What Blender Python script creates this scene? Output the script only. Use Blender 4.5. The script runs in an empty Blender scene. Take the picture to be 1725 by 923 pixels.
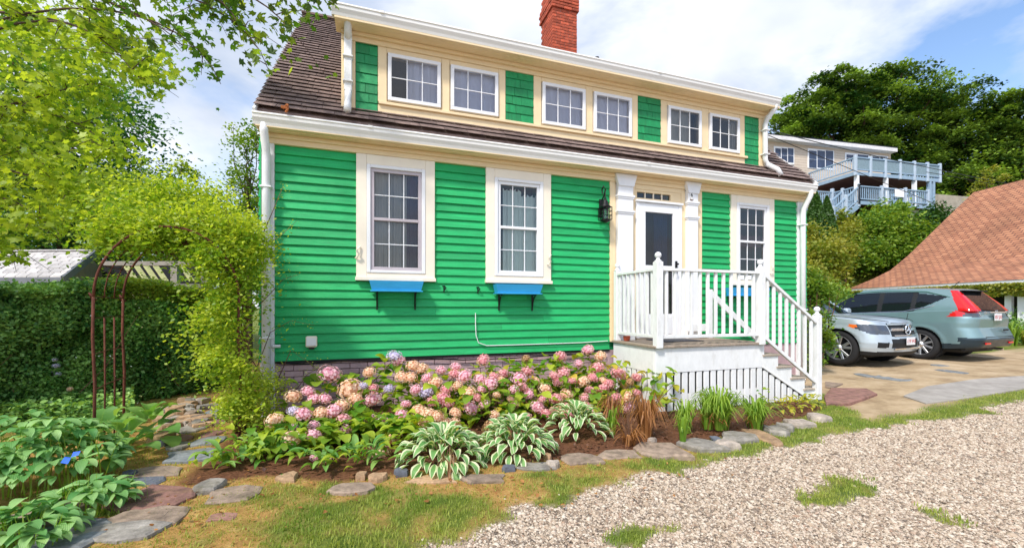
import bpy, math, random
import numpy as np
from mathutils import Vector, Matrix, Euler
random.seed(7); rng = np.random.default_rng(11)
S = bpy.context.scene; COL = S.collection
R = math.radians; PI = math.pi

# ---------------------------------------------------------------- camera
CAM = np.array([1.07, -5.42, 1.25]); YAW = R(18.54); FPX = 700.0; HOR = 518.0
RT = np.array([math.cos(YAW), -math.sin(YAW), 0.0]); FW = np.array([math.sin(YAW), math.cos(YAW), 0.0])
cd = bpy.data.cameras.new('camera'); cam = bpy.data.objects.new('camera', cd); COL.objects.link(cam)
cam.location = CAM; cam.rotation_euler = (R(90), 0, -YAW)
cd.sensor_width = 36; cd.lens = 36 * FPX / 1725; cd.shift_y = (HOR - 461.5) / 1725
cd.clip_start = 0.05; cd.clip_end = 2000
S.camera = cam

# ---------------------------------------------------------------- sky and sun
SUN_DIR = Vector((-0.62, -0.52, 0.95)).normalized()          # towards the sun
el = math.asin(SUN_DIR.z); az = math.atan2(SUN_DIR.x, SUN_DIR.y)
w = bpy.data.worlds.new('World'); S.world = w; w.use_nodes = True
nt = w.node_tree; nt.nodes.clear(); N = nt.nodes.new; L = nt.links.new
out = N('ShaderNodeOutputWorld'); bg = N('ShaderNodeBackground'); bg.inputs[1].default_value = 0.10
sky = N('ShaderNodeTexSky'); sky.sky_type = 'NISHITA'; sky.sun_disc = False
sky.sun_elevation = el; sky.sun_rotation = az; sky.air_density = 1.0; sky.dust_density = 1.2; sky.ozone_density = 2.2
tc = N('ShaderNodeTexCoord'); sep = N('ShaderNodeSeparateXYZ'); L(tc.outputs['Generated'], sep.inputs[0])
ad = N('ShaderNodeMath'); ad.operation = 'MAXIMUM'; ad.inputs[1].default_value = 0.0; L(sep.outputs[2], ad.inputs[0])
ad2 = N('ShaderNodeMath'); ad2.inputs[1].default_value = 0.28; L(ad.outputs[0], ad2.inputs[0])
dx = N('ShaderNodeMath'); dx.operation = 'DIVIDE'; L(sep.outputs[0], dx.inputs[0]); L(ad2.outputs[0], dx.inputs[1])
dy = N('ShaderNodeMath'); dy.operation = 'DIVIDE'; L(sep.outputs[1], dy.inputs[0]); L(ad2.outputs[0], dy.inputs[1])
cmb = N('ShaderNodeCombineXYZ'); L(dx.outputs[0], cmb.inputs[0]); L(dy.outputs[0], cmb.inputs[1]); cmb.inputs[2].default_value = 3.7
n1 = N('ShaderNodeTexNoise'); n1.inputs['Scale'].default_value = 1.25; n1.inputs['Detail'].default_value = 7; n1.inputs['Roughness'].default_value = .55
n1.inputs['Distortion'].default_value = .35
L(cmb.outputs[0], n1.inputs['Vector'])
cr = N('ShaderNodeValToRGB'); cr.color_ramp.elements[0].position = .41; cr.color_ramp.elements[1].position = .57
L(n1.outputs[0], cr.inputs[0])
n2 = N('ShaderNodeTexNoise'); n2.inputs['Scale'].default_value = 2.1; n2.inputs['Detail'].default_value = 5
L(cmb.outputs[0], n2.inputs['Vector'])
cc = N('ShaderNodeValToRGB'); cc.color_ramp.elements[0].position = .3; cc.color_ramp.elements[1].position = .62
cc.color_ramp.elements[0].color = (4.0, 4.6, 5.7, 1); cc.color_ramp.elements[1].color = (7.4, 7.6, 8.0, 1)
L(n2.outputs[0], cc.inputs[0])
skm = N('ShaderNodeMixRGB'); skm.blend_type = 'MULTIPLY'; skm.inputs[0].default_value = 1; skm.inputs[2].default_value = (1.6, 1.65, 1.7, 1)
L(sky.outputs[0], skm.inputs[1])
mx = N('ShaderNodeMixRGB'); L(cr.outputs[0], mx.inputs[0]); L(skm.outputs[0], mx.inputs[1]); L(cc.outputs[0], mx.inputs[2])
L(mx.outputs[0], bg.inputs[0]); L(bg.outputs[0], out.inputs[0])

sd = bpy.data.lights.new('sun', 'SUN'); sd.energy = 2.6; sd.angle = R(7); sd.color = (1, .95, .87)
sun = bpy.data.objects.new('sun', sd); COL.objects.link(sun)
sun.rotation_euler = SUN_DIR.to_track_quat('Z', 'Y').to_euler()
S.view_settings.view_transform = 'Standard'; S.view_settings.look = 'None'
S.view_settings.exposure = 0.66; S.view_settings.gamma = 1.0
S.render.engine = 'CYCLES'; S.cycles.max_bounces = 8; S.cycles.transparent_max_bounces = 12

# ---------------------------------------------------------------- helpers
def ray(u, v): return RT * (u - 862.5) / FPX + FW + np.array([0, 0, -(v - HOR) / FPX])
def P(u, v, x=None, y=None, z=None, d=None):      # the place on a given plane where a detail of the photo stands
    r = ray(u, v)
    t = d if d is not None else (x - CAM[0]) / r[0] if x is not None else (y - CAM[1]) / r[1] if y is not None else (z - CAM[2]) / r[2]
    return CAM + r * t
def ss(a, b, t):
    t = np.clip((t - a) / (b - a), 0, 1); return t * t * (3 - 2 * t)
def ground(x, y):
    x = np.asarray(x, float); y = np.asarray(y, float)
    g = np.interp(x, [-6, 0, 2, 4.5, 7.5, 10, 12, 22], [0, 0, -.03, -.09, -.12, .0, .05, .15])
    rx = x - CAM[0]; ry = y - CAM[1]
    X = rx * RT[0] + ry * RT[1]; s = rx * FW[0] + ry * FW[1]
    return g + 7.2 * ss(20.5, 29.5, s) * ss(7, 12, X) + 3 * ss(36, 90, s) * ss(7, 30, X)
WO = {}                                            # world origin of every object built
def tag(o, label=None, cat=None, group=None, kind=None):
    if label: o['label'] = label
    if cat: o['category'] = cat
    if group: o['group'] = group
    if kind: o['kind'] = kind
    return o
def root(name, loc, label, cat, group=None):
    o = bpy.data.objects.new(name, None); COL.objects.link(o); o.empty_display_size = .1
    o.location = loc; WO[o.name] = np.array(loc, float); return tag(o, label, cat, group)
def mk(name, V, F, mat, smooth=False, fm=None):
    me = bpy.data.meshes.new(name)
    if isinstance(F, np.ndarray):
        nf, k = F.shape
        me.vertices.add(len(V)); me.vertices.foreach_set('co', np.asarray(V, np.float32).ravel())
        me.loops.add(nf * k); me.loops.foreach_set('vertex_index', F.astype(np.int32).ravel())
        me.polygons.add(nf); me.polygons.foreach_set('loop_start', np.arange(0, nf * k, k, dtype=np.int32))
        me.polygons.foreach_set('loop_total', np.full(nf, k, np.int32)); me.update(calc_edges=True)
    else:
        me.from_pydata([tuple(map(float, v)) for v in V], [], F); me.update()
    for m in (mat if isinstance(mat, (list, tuple)) else [mat]): me.materials.append(m)
    if fm is not None: me.polygons.foreach_set('material_index', np.asarray(fm, np.int32))
    if smooth: me.polygons.foreach_set('use_smooth', np.ones(len(me.polygons), bool))
    return me
def obj(name, V, F, mat, parent=None, smooth=False, fm=None, origin=None, attr=None):
    V = np.asarray(V, float); o0 = np.array([(V[:, 0].min() + V[:, 0].max()) / 2, (V[:, 1].min() + V[:, 1].max()) / 2, V[:, 2].min()]) if origin is None else np.array(origin, float)
    me = mk(name, V - o0, F, mat, smooth, fm)
    if attr is not None:
        a = me.attributes.new('tint', 'FLOAT', 'FACE'); a.data.foreach_set('value', np.asarray(attr, np.float32))
    o = bpy.data.objects.new(name, me); COL.objects.link(o); WO[o.name] = o0
    o.location = o0 - (WO[parent.name] if parent else 0); o.parent = parent
    return o
def inst(name, me, M, parent=None):                # another object on shared mesh data, M in world space
    o = bpy.data.objects.new(name, me); COL.objects.link(o); WO[o.name] = np.array(M.translation)
    o.parent = parent
    o.matrix_local = (Matrix.Translation(-Vector(WO[parent.name])) @ M) if parent else M
    return o
_cs = [(a, b, c) for a in (-1, 1) for b in (-1, 1) for c in (-1, 1)]
def _cf():
    ix = {}; n = 0
    for c in _cs:
        for k in range(3): ix[c, k] = n; n += 1
    F = []
    for k in range(3):
        i, j = [a for a in range(3) if a != k]
        for s in (-1, 1):
            q = []
            for a, b in ((-1, -1), (1, -1), (1, 1), (-1, 1)):
                c = [0, 0, 0]; c[k] = s; c[i] = a; c[j] = b; q.append(ix[tuple(c), k])
            F.append(q)
        for a in (-1, 1):
            for b in (-1, 1):
                q = []
                for kk, t in ((i, -1), (j, -1), (j, 1), (i, 1)):
                    c = [0, 0, 0]; c[k] = t; c[i] = a; c[j] = b; q.append(ix[tuple(c), kk])
                F.append(q)
    for c in _cs: F.append([ix[c, 0], ix[c, 1], ix[c, 2]])
    return F
CBF = _cf()
def cbv(x0, x1, y0, y1, z0, z1, c):
    m = np.array([(x0 + x1) / 2, (y0 + y1) / 2, (z0 + z1) / 2]); h = np.array([x1 - x0, y1 - y0, z1 - z0]) / 2
    c = min(c, h.min() * .6); V = []
    for s in _cs:
        for k in range(3):
            e = h - c; e[k] = h[k]; V.append(m + np.array(s) * e)
    return np.array(V)
def fixn(me):
    import bmesh
    b = bmesh.new(); b.from_mesh(me); bmesh.ops.recalc_face_normals(b, faces=b.faces); b.to_mesh(me); b.free()
class MB:
    def __init__(s): s.V = []; s.F = []; s.n = 0
    def add(s, V, F):
        s.V.append(np.asarray(V, float)); s.F += [[i + s.n for i in f] for f in F]; s.n += len(V); return s
    def box(s, x0, x1, y0, y1, z0, z1, c=.003): return s.add(cbv(x0, x1, y0, y1, z0, z1, c), CBF)
    def obox(s, a, b, wd, ht, up=(0, 0, 1), c=.003):      # a bar from a to b
        a = np.array(a, float); b = np.array(b, float); d = b - a; l = np.linalg.norm(d); d /= l
        sd = np.cross(d, up); sd /= np.linalg.norm(sd); u = np.cross(sd, d)
        V = cbv(-wd / 2, wd / 2, 0, l, -ht / 2, ht / 2, c)
        return s.add(a + V[:, :1] * sd + V[:, 1:2] * d + V[:, 2:] * u, CBF)
    def tube(s, pts, r, k=6, cap=True):
        pts = np.array(pts, float); n = len(pts); r = np.broadcast_to(r, n); V = []; F = []
        T = np.gradient(pts, axis=0); ref = np.array([.13, .31, .94])
        for i in range(n):
            t = T[i] / (np.linalg.norm(T[i]) + 1e-9); a = np.cross(t, ref)
            if np.linalg.norm(a) < .1: a = np.cross(t, [1, 0, 0])
            a /= np.linalg.norm(a); b = np.cross(t, a)
            for j in range(k):
                q = 2 * PI * j / k; V.append(pts[i] + r[i] * (math.cos(q) * a + math.sin(q) * b))
        for i in range(n - 1):
            for j in range(k):
                F.append([i * k + j, i * k + (j + 1) % k, (i + 1) * k + (j + 1) % k, (i + 1) * k + j])
        if cap: F += [list(range(k))[::-1], list(range((n - 1) * k, n * k))]
        return s.add(V, F)
    def lathe(s, c, prof, k=16):                          # prof: (radius, z)
        V = []; F = []; n = len(prof)
        for r, z in prof:
            for j in range(k): V.append((c[0] + r * math.cos(2 * PI * j / k), c[1] + r * math.sin(2 * PI * j / k), c[2] + z))
        for i in range(n - 1):
            for j in range(k): F.append([i * k + j, i * k + (j + 1) % k, (i + 1) * k + (j + 1) % k, (i + 1) * k + j])
        F += [list(range(k))[::-1], list(range((n - 1) * k, n * k))]
        return s.add(V, F)
    def prism(s, poly, h0, h1, plane='xz'):               # polygon extruded along the missing axis
        n = len(poly); V = []
        for h in (h0, h1):
            for a, b in poly: V.append({'xz': (a, h, b), 'yz': (h, a, b), 'xy': (a, b, h)}[plane])
        F = [list(range(n)), list(range(n, 2 * n))[::-1]] + [[i, i + n, (i + 1) % n + n, (i + 1) % n] for i in range(n)]
        return s.add(V, F)
    def build(s, name, mat, parent=None, smooth=False, **k):
        o = obj(name, np.vstack(s.V), s.F, mat, parent, smooth, **k); fixn(o.data); return o
def bx(name, x0, x1, y0, y1, z0, z1, mat, parent=None, c=.004): return MB().box(x0, x1, y0, y1, z0, z1, c).build(name, mat, parent)

# ---------------------------------------------------------------- materials
def nodes(name):
    m = bpy.data.materials.new(name); m.use_nodes = True; t = m.node_tree; b = t.nodes['Principled BSDF']
    return m, t, b, t.nodes.new, t.links.new
def MAT(name, c, rough=.6, var=.12, scale=6, stretch=(1, 1, 1), bump=.0, bscale=60, metal=0, rnd=.0, dirt=0, dirtc=(.12, .09, .06), coord='Object', spec=.4, c2=None):
    m, t, b, N, L = nodes(name); c = np.array(c, float)
    tc = N('ShaderNodeTexCoord'); mp = N('ShaderNodeMapping'); mp.inputs['Scale'].default_value = stretch
    if coord == 'World':
        g = N('ShaderNodeNewGeometry'); L(g.outputs['Position'], mp.inputs[0])
    else: L(tc.outputs['Object'], mp.inputs[0])
    if rnd or coord == 'Object':
        oi = N('ShaderNodeObjectInfo'); ml = N('ShaderNodeMath'); ml.operation = 'MULTIPLY'; ml.inputs[1].default_value = 37.0
        L(oi.outputs['Random'], ml.inputs[0]); L(ml.outputs[0], mp.inputs['Location'])
    n = N('ShaderNodeTexNoise'); n.inputs['Scale'].default_value = scale; n.inputs['Detail'].default_value = 6; n.inputs['Roughness'].default_value = .62
    L(mp.outputs[0], n.inputs['Vector'])
    r = N('ShaderNodeValToRGB'); r.color_ramp.elements[0].position = .3; r.color_ramp.elements[1].position = .7
    lo = c * (1 - var); hi = np.minimum((np.array(c2) if c2 is not None else c * (1 + var)), .95)
    r.color_ramp.elements[0].color = (*lo, 1); r.color_ramp.elements[1].color = (*hi, 1); L(n.outputs[0], r.inputs[0])
    cur = r.outputs[0]
    if rnd:
        mr = N('ShaderNodeMapRange'); mr.inputs['To Min'].default_value = 1 - rnd; mr.inputs['To Max'].default_value = 1 + rnd
        L(oi.outputs['Random'], mr.inputs[0])
        vm = N('ShaderNodeVectorMath'); vm.operation = 'SCALE'; L(cur, vm.inputs[0]); L(mr.outputs[0], vm.inputs['Scale']); cur = vm.outputs[0]
    if dirt:
        n3 = N('ShaderNodeTexNoise'); n3.inputs['Scale'].default_value = scale * .7; n3.inputs['Detail'].default_value = 9; n3.inputs['Roughness'].default_value = .7
        L(mp.outputs[0], n3.inputs['Vector'])
        r3 = N('ShaderNodeValToRGB'); r3.color_ramp.elements[0].position = .52; r3.color_ramp.elements[1].position = .78
        r3.color_ramp.elements[1].color = (dirt, dirt, dirt, 1); L(n3.outputs[0], r3.inputs[0])
        mm = N('ShaderNodeMixRGB'); L(r3.outputs[0], mm.inputs[0]); L(cur, mm.inputs[1]); mm.inputs[2].default_value = (*dirtc, 1); cur = mm.outputs[0]
    L(cur, b.inputs['Base Color']); b.inputs['Roughness'].default_value = rough; b.inputs['Metallic'].default_value = metal
    b.inputs['Specular IOR Level'].default_value = spec
    if bump:
        nb = N('ShaderNodeTexNoise'); nb.inputs['Scale'].default_value = bscale; nb.inputs['Detail'].default_value = 5; L(mp.outputs[0], nb.inputs['Vector'])
        bp = N('ShaderNodeBump'); bp.inputs['Strength'].default_value = bump; bp.inputs['Distance'].default_value = .01
        L(nb.outputs[0], bp.inputs['Height']); L(bp.outputs[0], b.inputs['Normal'])
    return m
def LEAF(name, c1, c2, src='attr', trans=.35, rough=.45, veins=False):
    m, t, b, N, L = nodes(name)
    if src == 'attr': a = N('ShaderNodeAttribute'); a.attribute_name = 'tint'; f = a.outputs['Fac']
    else: a = N('ShaderNodeObjectInfo'); f = a.outputs['Random']
    mm = N('ShaderNodeMixRGB'); L(f, mm.inputs[0]); mm.inputs[1].default_value = (*c1, 1); mm.inputs[2].default_value = (*c2, 1)
    L(mm.outputs[0], b.inputs['Base Color']); b.inputs['Roughness'].default_value = rough; b.inputs['Specular IOR Level'].default_value = .35
    if veins:
        tcx = N('ShaderNodeTexCoord'); wv = N('ShaderNodeTexWave'); wv.inputs['Scale'].default_value = 55; wv.inputs['Distortion'].default_value = 1
        L(tcx.outputs['Object'], wv.inputs['Vector']); bp = N('ShaderNodeBump'); bp.inputs['Strength'].default_value = .35; bp.inputs['Distance'].default_value = .004
        L(wv.outputs['Fac'], bp.inputs['Height']); L(bp.outputs[0], b.inputs['Normal'])
    tr = N('ShaderNodeBsdfTranslucent'); vm = N('ShaderNodeMixRGB'); vm.blend_type = 'MULTIPLY'; vm.inputs[0].default_value = 1
    L(mm.outputs[0], vm.inputs[1]); vm.inputs[2].default_value = (1.5, 1.45, .6, 1); L(vm.outputs[0], tr.inputs[0])
    ms = N('ShaderNodeMixShader'); ms.inputs[0].default_value = trans; L(b.outputs[0], ms.inputs[1]); L(tr.outputs[0], ms.inputs[2])
    L(ms.outputs[0], t.nodes['Material Output'].inputs[0]); return m
def GLASS(name, tint=(.8, .85, .9), rough=.02, alpha=.5, refl=(1, 1, 1), body=(.02, .025, .03)):
    # a pane: mirror reflection over a see-through tint
    m, t, b, N, L = nodes(name)
    tr = N('ShaderNodeBsdfTransparent'); tr.inputs[0].default_value = (*tint, 1)
    df = N('ShaderNodeBsdfDiffuse'); df.inputs[0].default_value = (*body, 1)
    m1 = N('ShaderNodeMixShader'); m1.inputs[0].default_value = 1 - alpha; L(tr.outputs[0], m1.inputs[1]); L(df.outputs[0], m1.inputs[2])
    gl = N('ShaderNodeBsdfGlossy'); gl.inputs['Roughness'].default_value = rough; gl.inputs[0].default_value = (*refl, 1)
    fr = N('ShaderNodeFresnel'); fr.inputs[0].default_value = 1.55
    mu = N('ShaderNodeMath'); mu.operation = 'MULTIPLY_ADD'; mu.inputs[1].default_value = 1.5; mu.inputs[2].default_value = -.01; L(fr.outputs[0], mu.inputs[0])
    n = N('ShaderNodeTexNoise'); n.inputs['Scale'].default_value = 3.0; bp = N('ShaderNodeBump'); bp.inputs['Strength'].default_value = .08; bp.inputs['Distance'].default_value = .02
    tcx = N('ShaderNodeTexCoord'); L(tcx.outputs['Object'], n.inputs['Vector']); L(n.outputs[0], bp.inputs['Height']); L(bp.outputs[0], gl.inputs['Normal'])
    m2 = N('ShaderNodeMixShader'); L(mu.outputs[0], m2.inputs[0]); L(m1.outputs[0], m2.inputs[1]); L(gl.outputs[0], m2.inputs[2])
    L(m2.outputs[0], t.nodes['Material Output'].inputs[0]); return m
def PAINT(name, c, rough=.25, metal=.6, coat=1.0):
    m, t, b, N, L = nodes(name)
    b.inputs['Base Color'].default_value = (*c, 1); b.inputs['Metallic'].default_value = metal; b.inputs['Roughness'].default_value = rough
    b.inputs['Coat Weight'].default_value = coat; b.inputs['Coat Roughness'].default_value = .04
    n = N('ShaderNodeTexNoise'); n.inputs['Scale'].default_value = 5; tcx = N('ShaderNodeTexCoord'); L(tcx.outputs['Object'], n.inputs['Vector']); n.inputs['Detail'].default_value = 8
    mr = N('ShaderNodeMapRange'); mr.inputs['To Min'].default_value = rough * .8; mr.inputs['To Max'].default_value = rough * 1.5; L(n.outputs[0], mr.inputs[0]); L(mr.outputs[0], b.inputs['Roughness'])
    return m
def PLAIN(name, c, rough=.5, metal=0, emit=None): return MAT(name, c, rough, var=.06, metal=metal)
M = dict(
 green=MAT('green_paint', (.013, .40, .12), .5, var=.16, scale=3, stretch=(1, 1, 9), bump=.5, bscale=38, rnd=.12, dirt=.4, dirtc=(.05, .30, .14)),
 greensh=MAT('green_shingle_paint', (.010, .25, .08), .5, var=.2, scale=5, stretch=(4, 4, 1), bump=.4, bscale=40, rnd=.14),
 cream=MAT('cream_paint', (.84, .66, .41), .5, var=.05, scale=3, bump=.08, bscale=50, dirt=.10, dirtc=(.5, .36, .2)),
 pale=MAT('pale_cream_paint', (.88, .79, .65), .5, var=.05, scale=3, bump=.08, dirt=.10, dirtc=(.5, .42, .32)),
 white=MAT('white_paint', (.82, .82, .84), .45, var=.04, scale=4, bump=.08, dirt=.12, dirtc=(.5, .48, .45)),
 wornwhite=MAT('worn_white_paint', (.80, .80, .80), .6, var=.06, scale=7, stretch=(2, 2, 1), bump=.15, dirt=.45, dirtc=(.45, .43, .38), rnd=.04),
 gutter=MAT('gutter_metal', (.84, .82, .79), .45, var=.05, scale=2, stretch=(.4, 3, 3), dirt=.2, dirtc=(.55, .5, .45)),
 grayvinyl=MAT('mauve_grey_sash', (.50, .44, .47), .5, var=.06),
 shingle=MAT('asphalt_shingle', (.185, .125, .12), .9, var=.35, scale=9, bump=.9, bscale=240, rnd=.24, c2=(.30, .215, .185)),
 foundation=MAT('mauve_painted_brick', (.47, .32, .335), .75, var=.14, scale=9, bump=.5, bscale=70, rnd=.12, dirt=.3, dirtc=(.2, .12, .12)),
 mauvemortar=MAT('mauve_mortar', (.20, .12, .12), .9, var=.15, bump=.4),
 redbrick=MAT('red_brick', (.42, .085, .042), .85, var=.3, scale=12, bump=.5, bscale=90, rnd=.32),
 mortar=MAT('pale_mortar', (.42, .27, .22), .95, var=.2, bump=.5),
 blue=MAT('sky_blue_paint', (.035, .36, .68), .45, var=.12, scale=5, stretch=(1, 1, 8), bump=.2),
 black=MAT('black_iron', (.012, .012, .014), .45, var=.2, metal=.3),
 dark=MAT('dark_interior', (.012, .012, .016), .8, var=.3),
 curtain=MAT('grey_green_curtain', (.74, .84, .77), .9, var=.06, scale=3, stretch=(3, 1, 1)),
 curtaindark=MAT('plum_curtain', (.11, .06, .09), .9, var=.2),
 curtainmid=MAT('taupe_curtain', (.46, .44, .40), .9, var=.12, scale=3, stretch=(3, 1, 1)),
 curtainsky=MAT('pale_curtain_sky_reflection', (.72, .72, .84), .9, var=.06, scale=2, stretch=(2, 1, 1)),  # lavender tone also carries the sky's reflection in the dormer panes
 curtainblue=MAT('navy_curtain', (.01, .03, .10), .9, var=.4, scale=4, stretch=(10, 1, 1)),
 pane=GLASS('window_glass', alpha=.96, tint=(.9, .92, .93)),
 deckwood=MAT('weathered_deck_wood', (.34, .27, .21), .8, var=.2, scale=5, stretch=(1, 8, 8), bump=.4, rnd=.12, dirt=.3),
 treadwood=MAT('stair_tread_wood', (.42, .35, .28), .8, var=.2, scale=5, stretch=(8, 1, 8), bump=.4, rnd=.1),
 redwood=MAT('red_brown_riser', (.22, .11, .09), .8, var=.2),
 rust=MAT('rusty_iron', (.13, .038, .022), .85, var=.4, scale=22, bump=.6, bscale=120, dirt=.6, dirtc=(.07, .02, .012)),
 bark=MAT('maple_bark', (.10, .06, .045), .9, var=.35, scale=8, stretch=(3, 3, .6), bump=.8, bscale=30),
 twig=MAT('brown_twig', (.14, .07, .04), .85, var=.3, scale=9),
 copper=MAT('orange_leaf_litter', (.5, .16, .05), .8, var=.3),
)
# ---------------------------------------------------------------- ground
ED = np.array([(-3, -6.5), (.2, -5.6), (.75, -4.2), (1.05, -3.35), (2.02, -3.0), (3.44, -2.72), (5.06, -2.36), (7.11, -2.18), (9.42, -2.25), (14, -2.7), (30, -3.5)])
BED = np.array([(-.1, -1.93), (.28, -1.9), (.8, -2.15), (1.39, -2.14), (2.08, -2.2), (2.9, -2.2), (3.5, -2.24), (4.3, -2.1), (5.0, -1.98), (6.2, -1.66), (6.9, -1.4)])
def edge(x): return np.interp(x, ED[:, 0], ED[:, 1])
def bedy(x): return np.interp(x, BED[:, 0], BED[:, 1])
def vnoise(x, y, f, seed=0):
    a = np.random.default_rng(seed).random((64, 64)); x = np.asarray(x) * f + 1000; y = np.asarray(y) * f + 1000
    i = np.floor(x).astype(int); j = np.floor(y).astype(int); u = x - i; v = y - j; u = u * u * (3 - 2 * u); v = v * v * (3 - 2 * v)
    g = lambda p, q: a[p % 64, q % 64]
    return (g(i, j) * (1 - u) + g(i + 1, j) * u) * (1 - v) + (g(i, j + 1) * (1 - u) + g(i + 1, j + 1) * u) * v
def fbm(x, y, f, seed=0): return sum(vnoise(x, y, f * 2 ** k, seed + k) * .5 ** (k + 1) for k in range(4)) / .94
TUFT = [(P(1430, 812, z=-.06)[:2], .34, .13), (P(1385, 835, z=-.06)[:2], .22, .10), (P(1595, 860, z=-.05)[:2], .10, .12), (P(1060, 905, z=-.05)[:2], .12, .10), (P(1110, 893, z=-.05)[:2], .18, .05)]
def zones(x, y):          # weights of gravel, grass, dry soil, mulch, hard sandy paving
    n = fbm(x, y, 1.3, 3); n2 = fbm(x, y, 4.5, 9); n3 = fbm(x, y, 9, 15)
    jag = (n - .5) * .5 + (n2 - .5) * .35
    grav = ss(-.07, .07, edge(x) + jag - y)
    grav = grav * (1 - .0 * n)
    for (c, a, b) in TUFT:
        q = ((x - c[0]) / a) ** 2 + ((y - c[1]) / b) ** 2 + (n2 - .5) * 2.6 + (n3 - .5) * 2.2; grav = grav * ss(.1, 1.7, q)
    pave = ss(-.1, .1, x - 7.75 + (n - .5) * .8 - np.clip(y + .9, -1, 0) * 1.1) * ss(-.1, .1, y - (-1.95 + (n - .5) * .3)) * ss(-.2, .2, .55 + (x - 8) * .05 - y + (n2 - .5)) * (1 - grav)
    pave = np.maximum(pave, ss(9.6, 10, x) * ss(15.4, 15, x) * ss(.0, .3, y) * ss(7, 5, y))
    mul = ss(-.05, .05, y - bedy(x)) * ss(-.35, -.15, x) * ss(7.1, 6.9, x) * (y < 1) * (1 - pave)
    soil = ss(.44, .72, n + .22 * ss(.9, -.8, x) - .05 * ss(1.5, 3, x) + .12 * (y > bedy(x) - .12) - .05 - .22 * ss(3.5, 5, x) + .3 * (n2 - .5) + .35 * (n3 - .5)) * ss(11, 8, np.abs(x) + 0 * y) * (y < 6)
    return grav, pave, mul, soil
def axis(lo, hi, a, b, fine, g=1.18):
    c = list(np.arange(a, b, fine)); s = fine; v = a
    L_ = []
    while v > lo: s *= g; v -= s; L_.append(v)
    s = fine; v = c[-1]
    while v < hi: s *= g; v += s; c.append(v)
    return np.array(L_[::-1] + c)
gx = axis(-400, 700, -3, 11, .045, 1.09); gy = axis(-300, 700, -4.9, 1.6, .045, 1.09)
X, Y = np.meshgrid(gx, gy); gxx, gyy = X.ravel(), Y.ravel()
Z = ground(gxx, gyy); gr, pv, mu, so = zones(gxx, gyy)
Z = Z + (fbm(gxx, gyy, 2.2, 5) - .5) * .04 * (np.abs(gxx) < 14) + (fbm(gxx, gyy, 14, 2) - .5) * .02 * (1 - pv) * (np.abs(gxx) < 12)
Z = Z - .012 * gr - np.where((gxx > .05) & (gxx < 8.3) & (gyy > .1) & (gyy < 6.8), .3, 0)
nx = len(gx); ny = len(gy); idx = np.arange(nx * ny).reshape(ny, nx)
Fq = np.stack([idx[:-1, :-1], idx[:-1, 1:], idx[1:, 1:], idx[1:, :-1]], -1).reshape(-1, 4)
m, t, b, Nn, Ll = nodes('yard_ground')
def noise(sc, det=6, ro=.6):
    n = Nn('ShaderNodeTexNoise'); n.inputs['Scale'].default_value = sc; n.inputs['Detail'].default_value = det; n.inputs['Roughness'].default_value = ro
    Ll(geo.outputs['Position'], n.inputs['Vector']); return n.outputs[0]
def ramp(f, *st):
    r = Nn('ShaderNodeValToRGB'); e = r.color_ramp.elements
    e[0].position, e[0].color = st[0][0], (*st[0][1], 1); e[1].position, e[1].color = st[-1][0], (*st[-1][1], 1)
    for p, c in st[1:-1]: q = e.new(p); q.color = (*c, 1)
    Ll(f, r.inputs[0]); return r.outputs[0]
geo = Nn('ShaderNodeNewGeometry')
at = Nn('ShaderNodeAttribute'); at.attribute_name = 'zone'; sp = Nn('ShaderNodeSeparateColor'); Ll(at.outputs['Color'], sp.inputs[0])
at2 = Nn('ShaderNodeAttribute'); at2.attribute_name = 'zone2'
grass = ramp(noise(5, 10), (.3, (.07, .12, .015)), (.5, (.14, .18, .03)), (.72, (.32, .26, .09)))
soil = ramp(noise(9, 10, .7), (.25, (.22, .10, .035)), (.5, (.44, .25, .08)), (.75, (.62, .44, .17)))
mulch = ramp(noise(40, 8, .7), (.3, (.06, .024, .012)), (.6, (.19, .085, .045)), (.8, (.32, .17, .09)))
vor = Nn('ShaderNodeTexVoronoi'); vor.inputs['Scale'].default_value = 80; Ll(geo.outputs['Position'], vor.inputs['Vector'])
sepc = Nn('ShaderNodeSeparateColor'); Ll(vor.outputs['Color'], sepc.inputs[0])
grc = ramp(sepc.outputs[0], (0, (.08, .06, .045)), (.25, (.26, .20, .15)), (.5, (.42, .33, .255)), (.8, (.56, .47, .38)), (1, (.68, .60, .51)))
pav = ramp(noise(1.8, 12, .68), (.3, (.24, .16, .09)), (.5, (.46, .34, .21)), (.72, (.62, .48, .33)))
def mixc(f, a, b_):
    x = Nn('ShaderNodeMixRGB'); Ll(f, x.inputs[0]); Ll(a, x.inputs[1]); Ll(b_, x.inputs[2]); return x.outputs[0]
c = mixc(at2.outputs['Fac'], grass, soil); c = mixc(sp.outputs[2], c, mulch); c = mixc(sp.outputs[1], c, pav); c = mixc(sp.outputs[0], c, grc)
Ll(c, b.inputs['Base Color']); b.inputs['Roughness'].default_value = .95; b.inputs['Specular IOR Level'].default_value = .15
bp = Nn('ShaderNodeBump'); bp.inputs['Strength'].default_value = .8; bp.inputs['Distance'].default_value = .02
ml = Nn('ShaderNodeMath'); ml.operation = 'MULTIPLY_ADD'; Ll(vor.outputs['Distance'], ml.inputs[0]); Ll(sp.outputs[0], ml.inputs[1]); Ll(noise(60, 6, .7), ml.inputs[2])
Ll(ml.outputs[0], bp.inputs['Height']); Ll(bp.outputs[0], b.inputs['Normal'])
go = obj('ground', np.stack([gxx, gyy, Z], 1), Fq, m, smooth=True, origin=(0, 0, 0)); tag(go, kind='structure')
ca = go.data.color_attributes.new('zone', 'FLOAT_COLOR', 'POINT'); ca.data.foreach_set('color', np.stack([gr, pv, mu, np.ones_like(mu)], 1).astype(np.float32).ravel())
fa = go.data.attributes.new('zone2', 'FLOAT', 'POINT'); fa.data.foreach_set('value', so.astype(np.float32))

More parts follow.
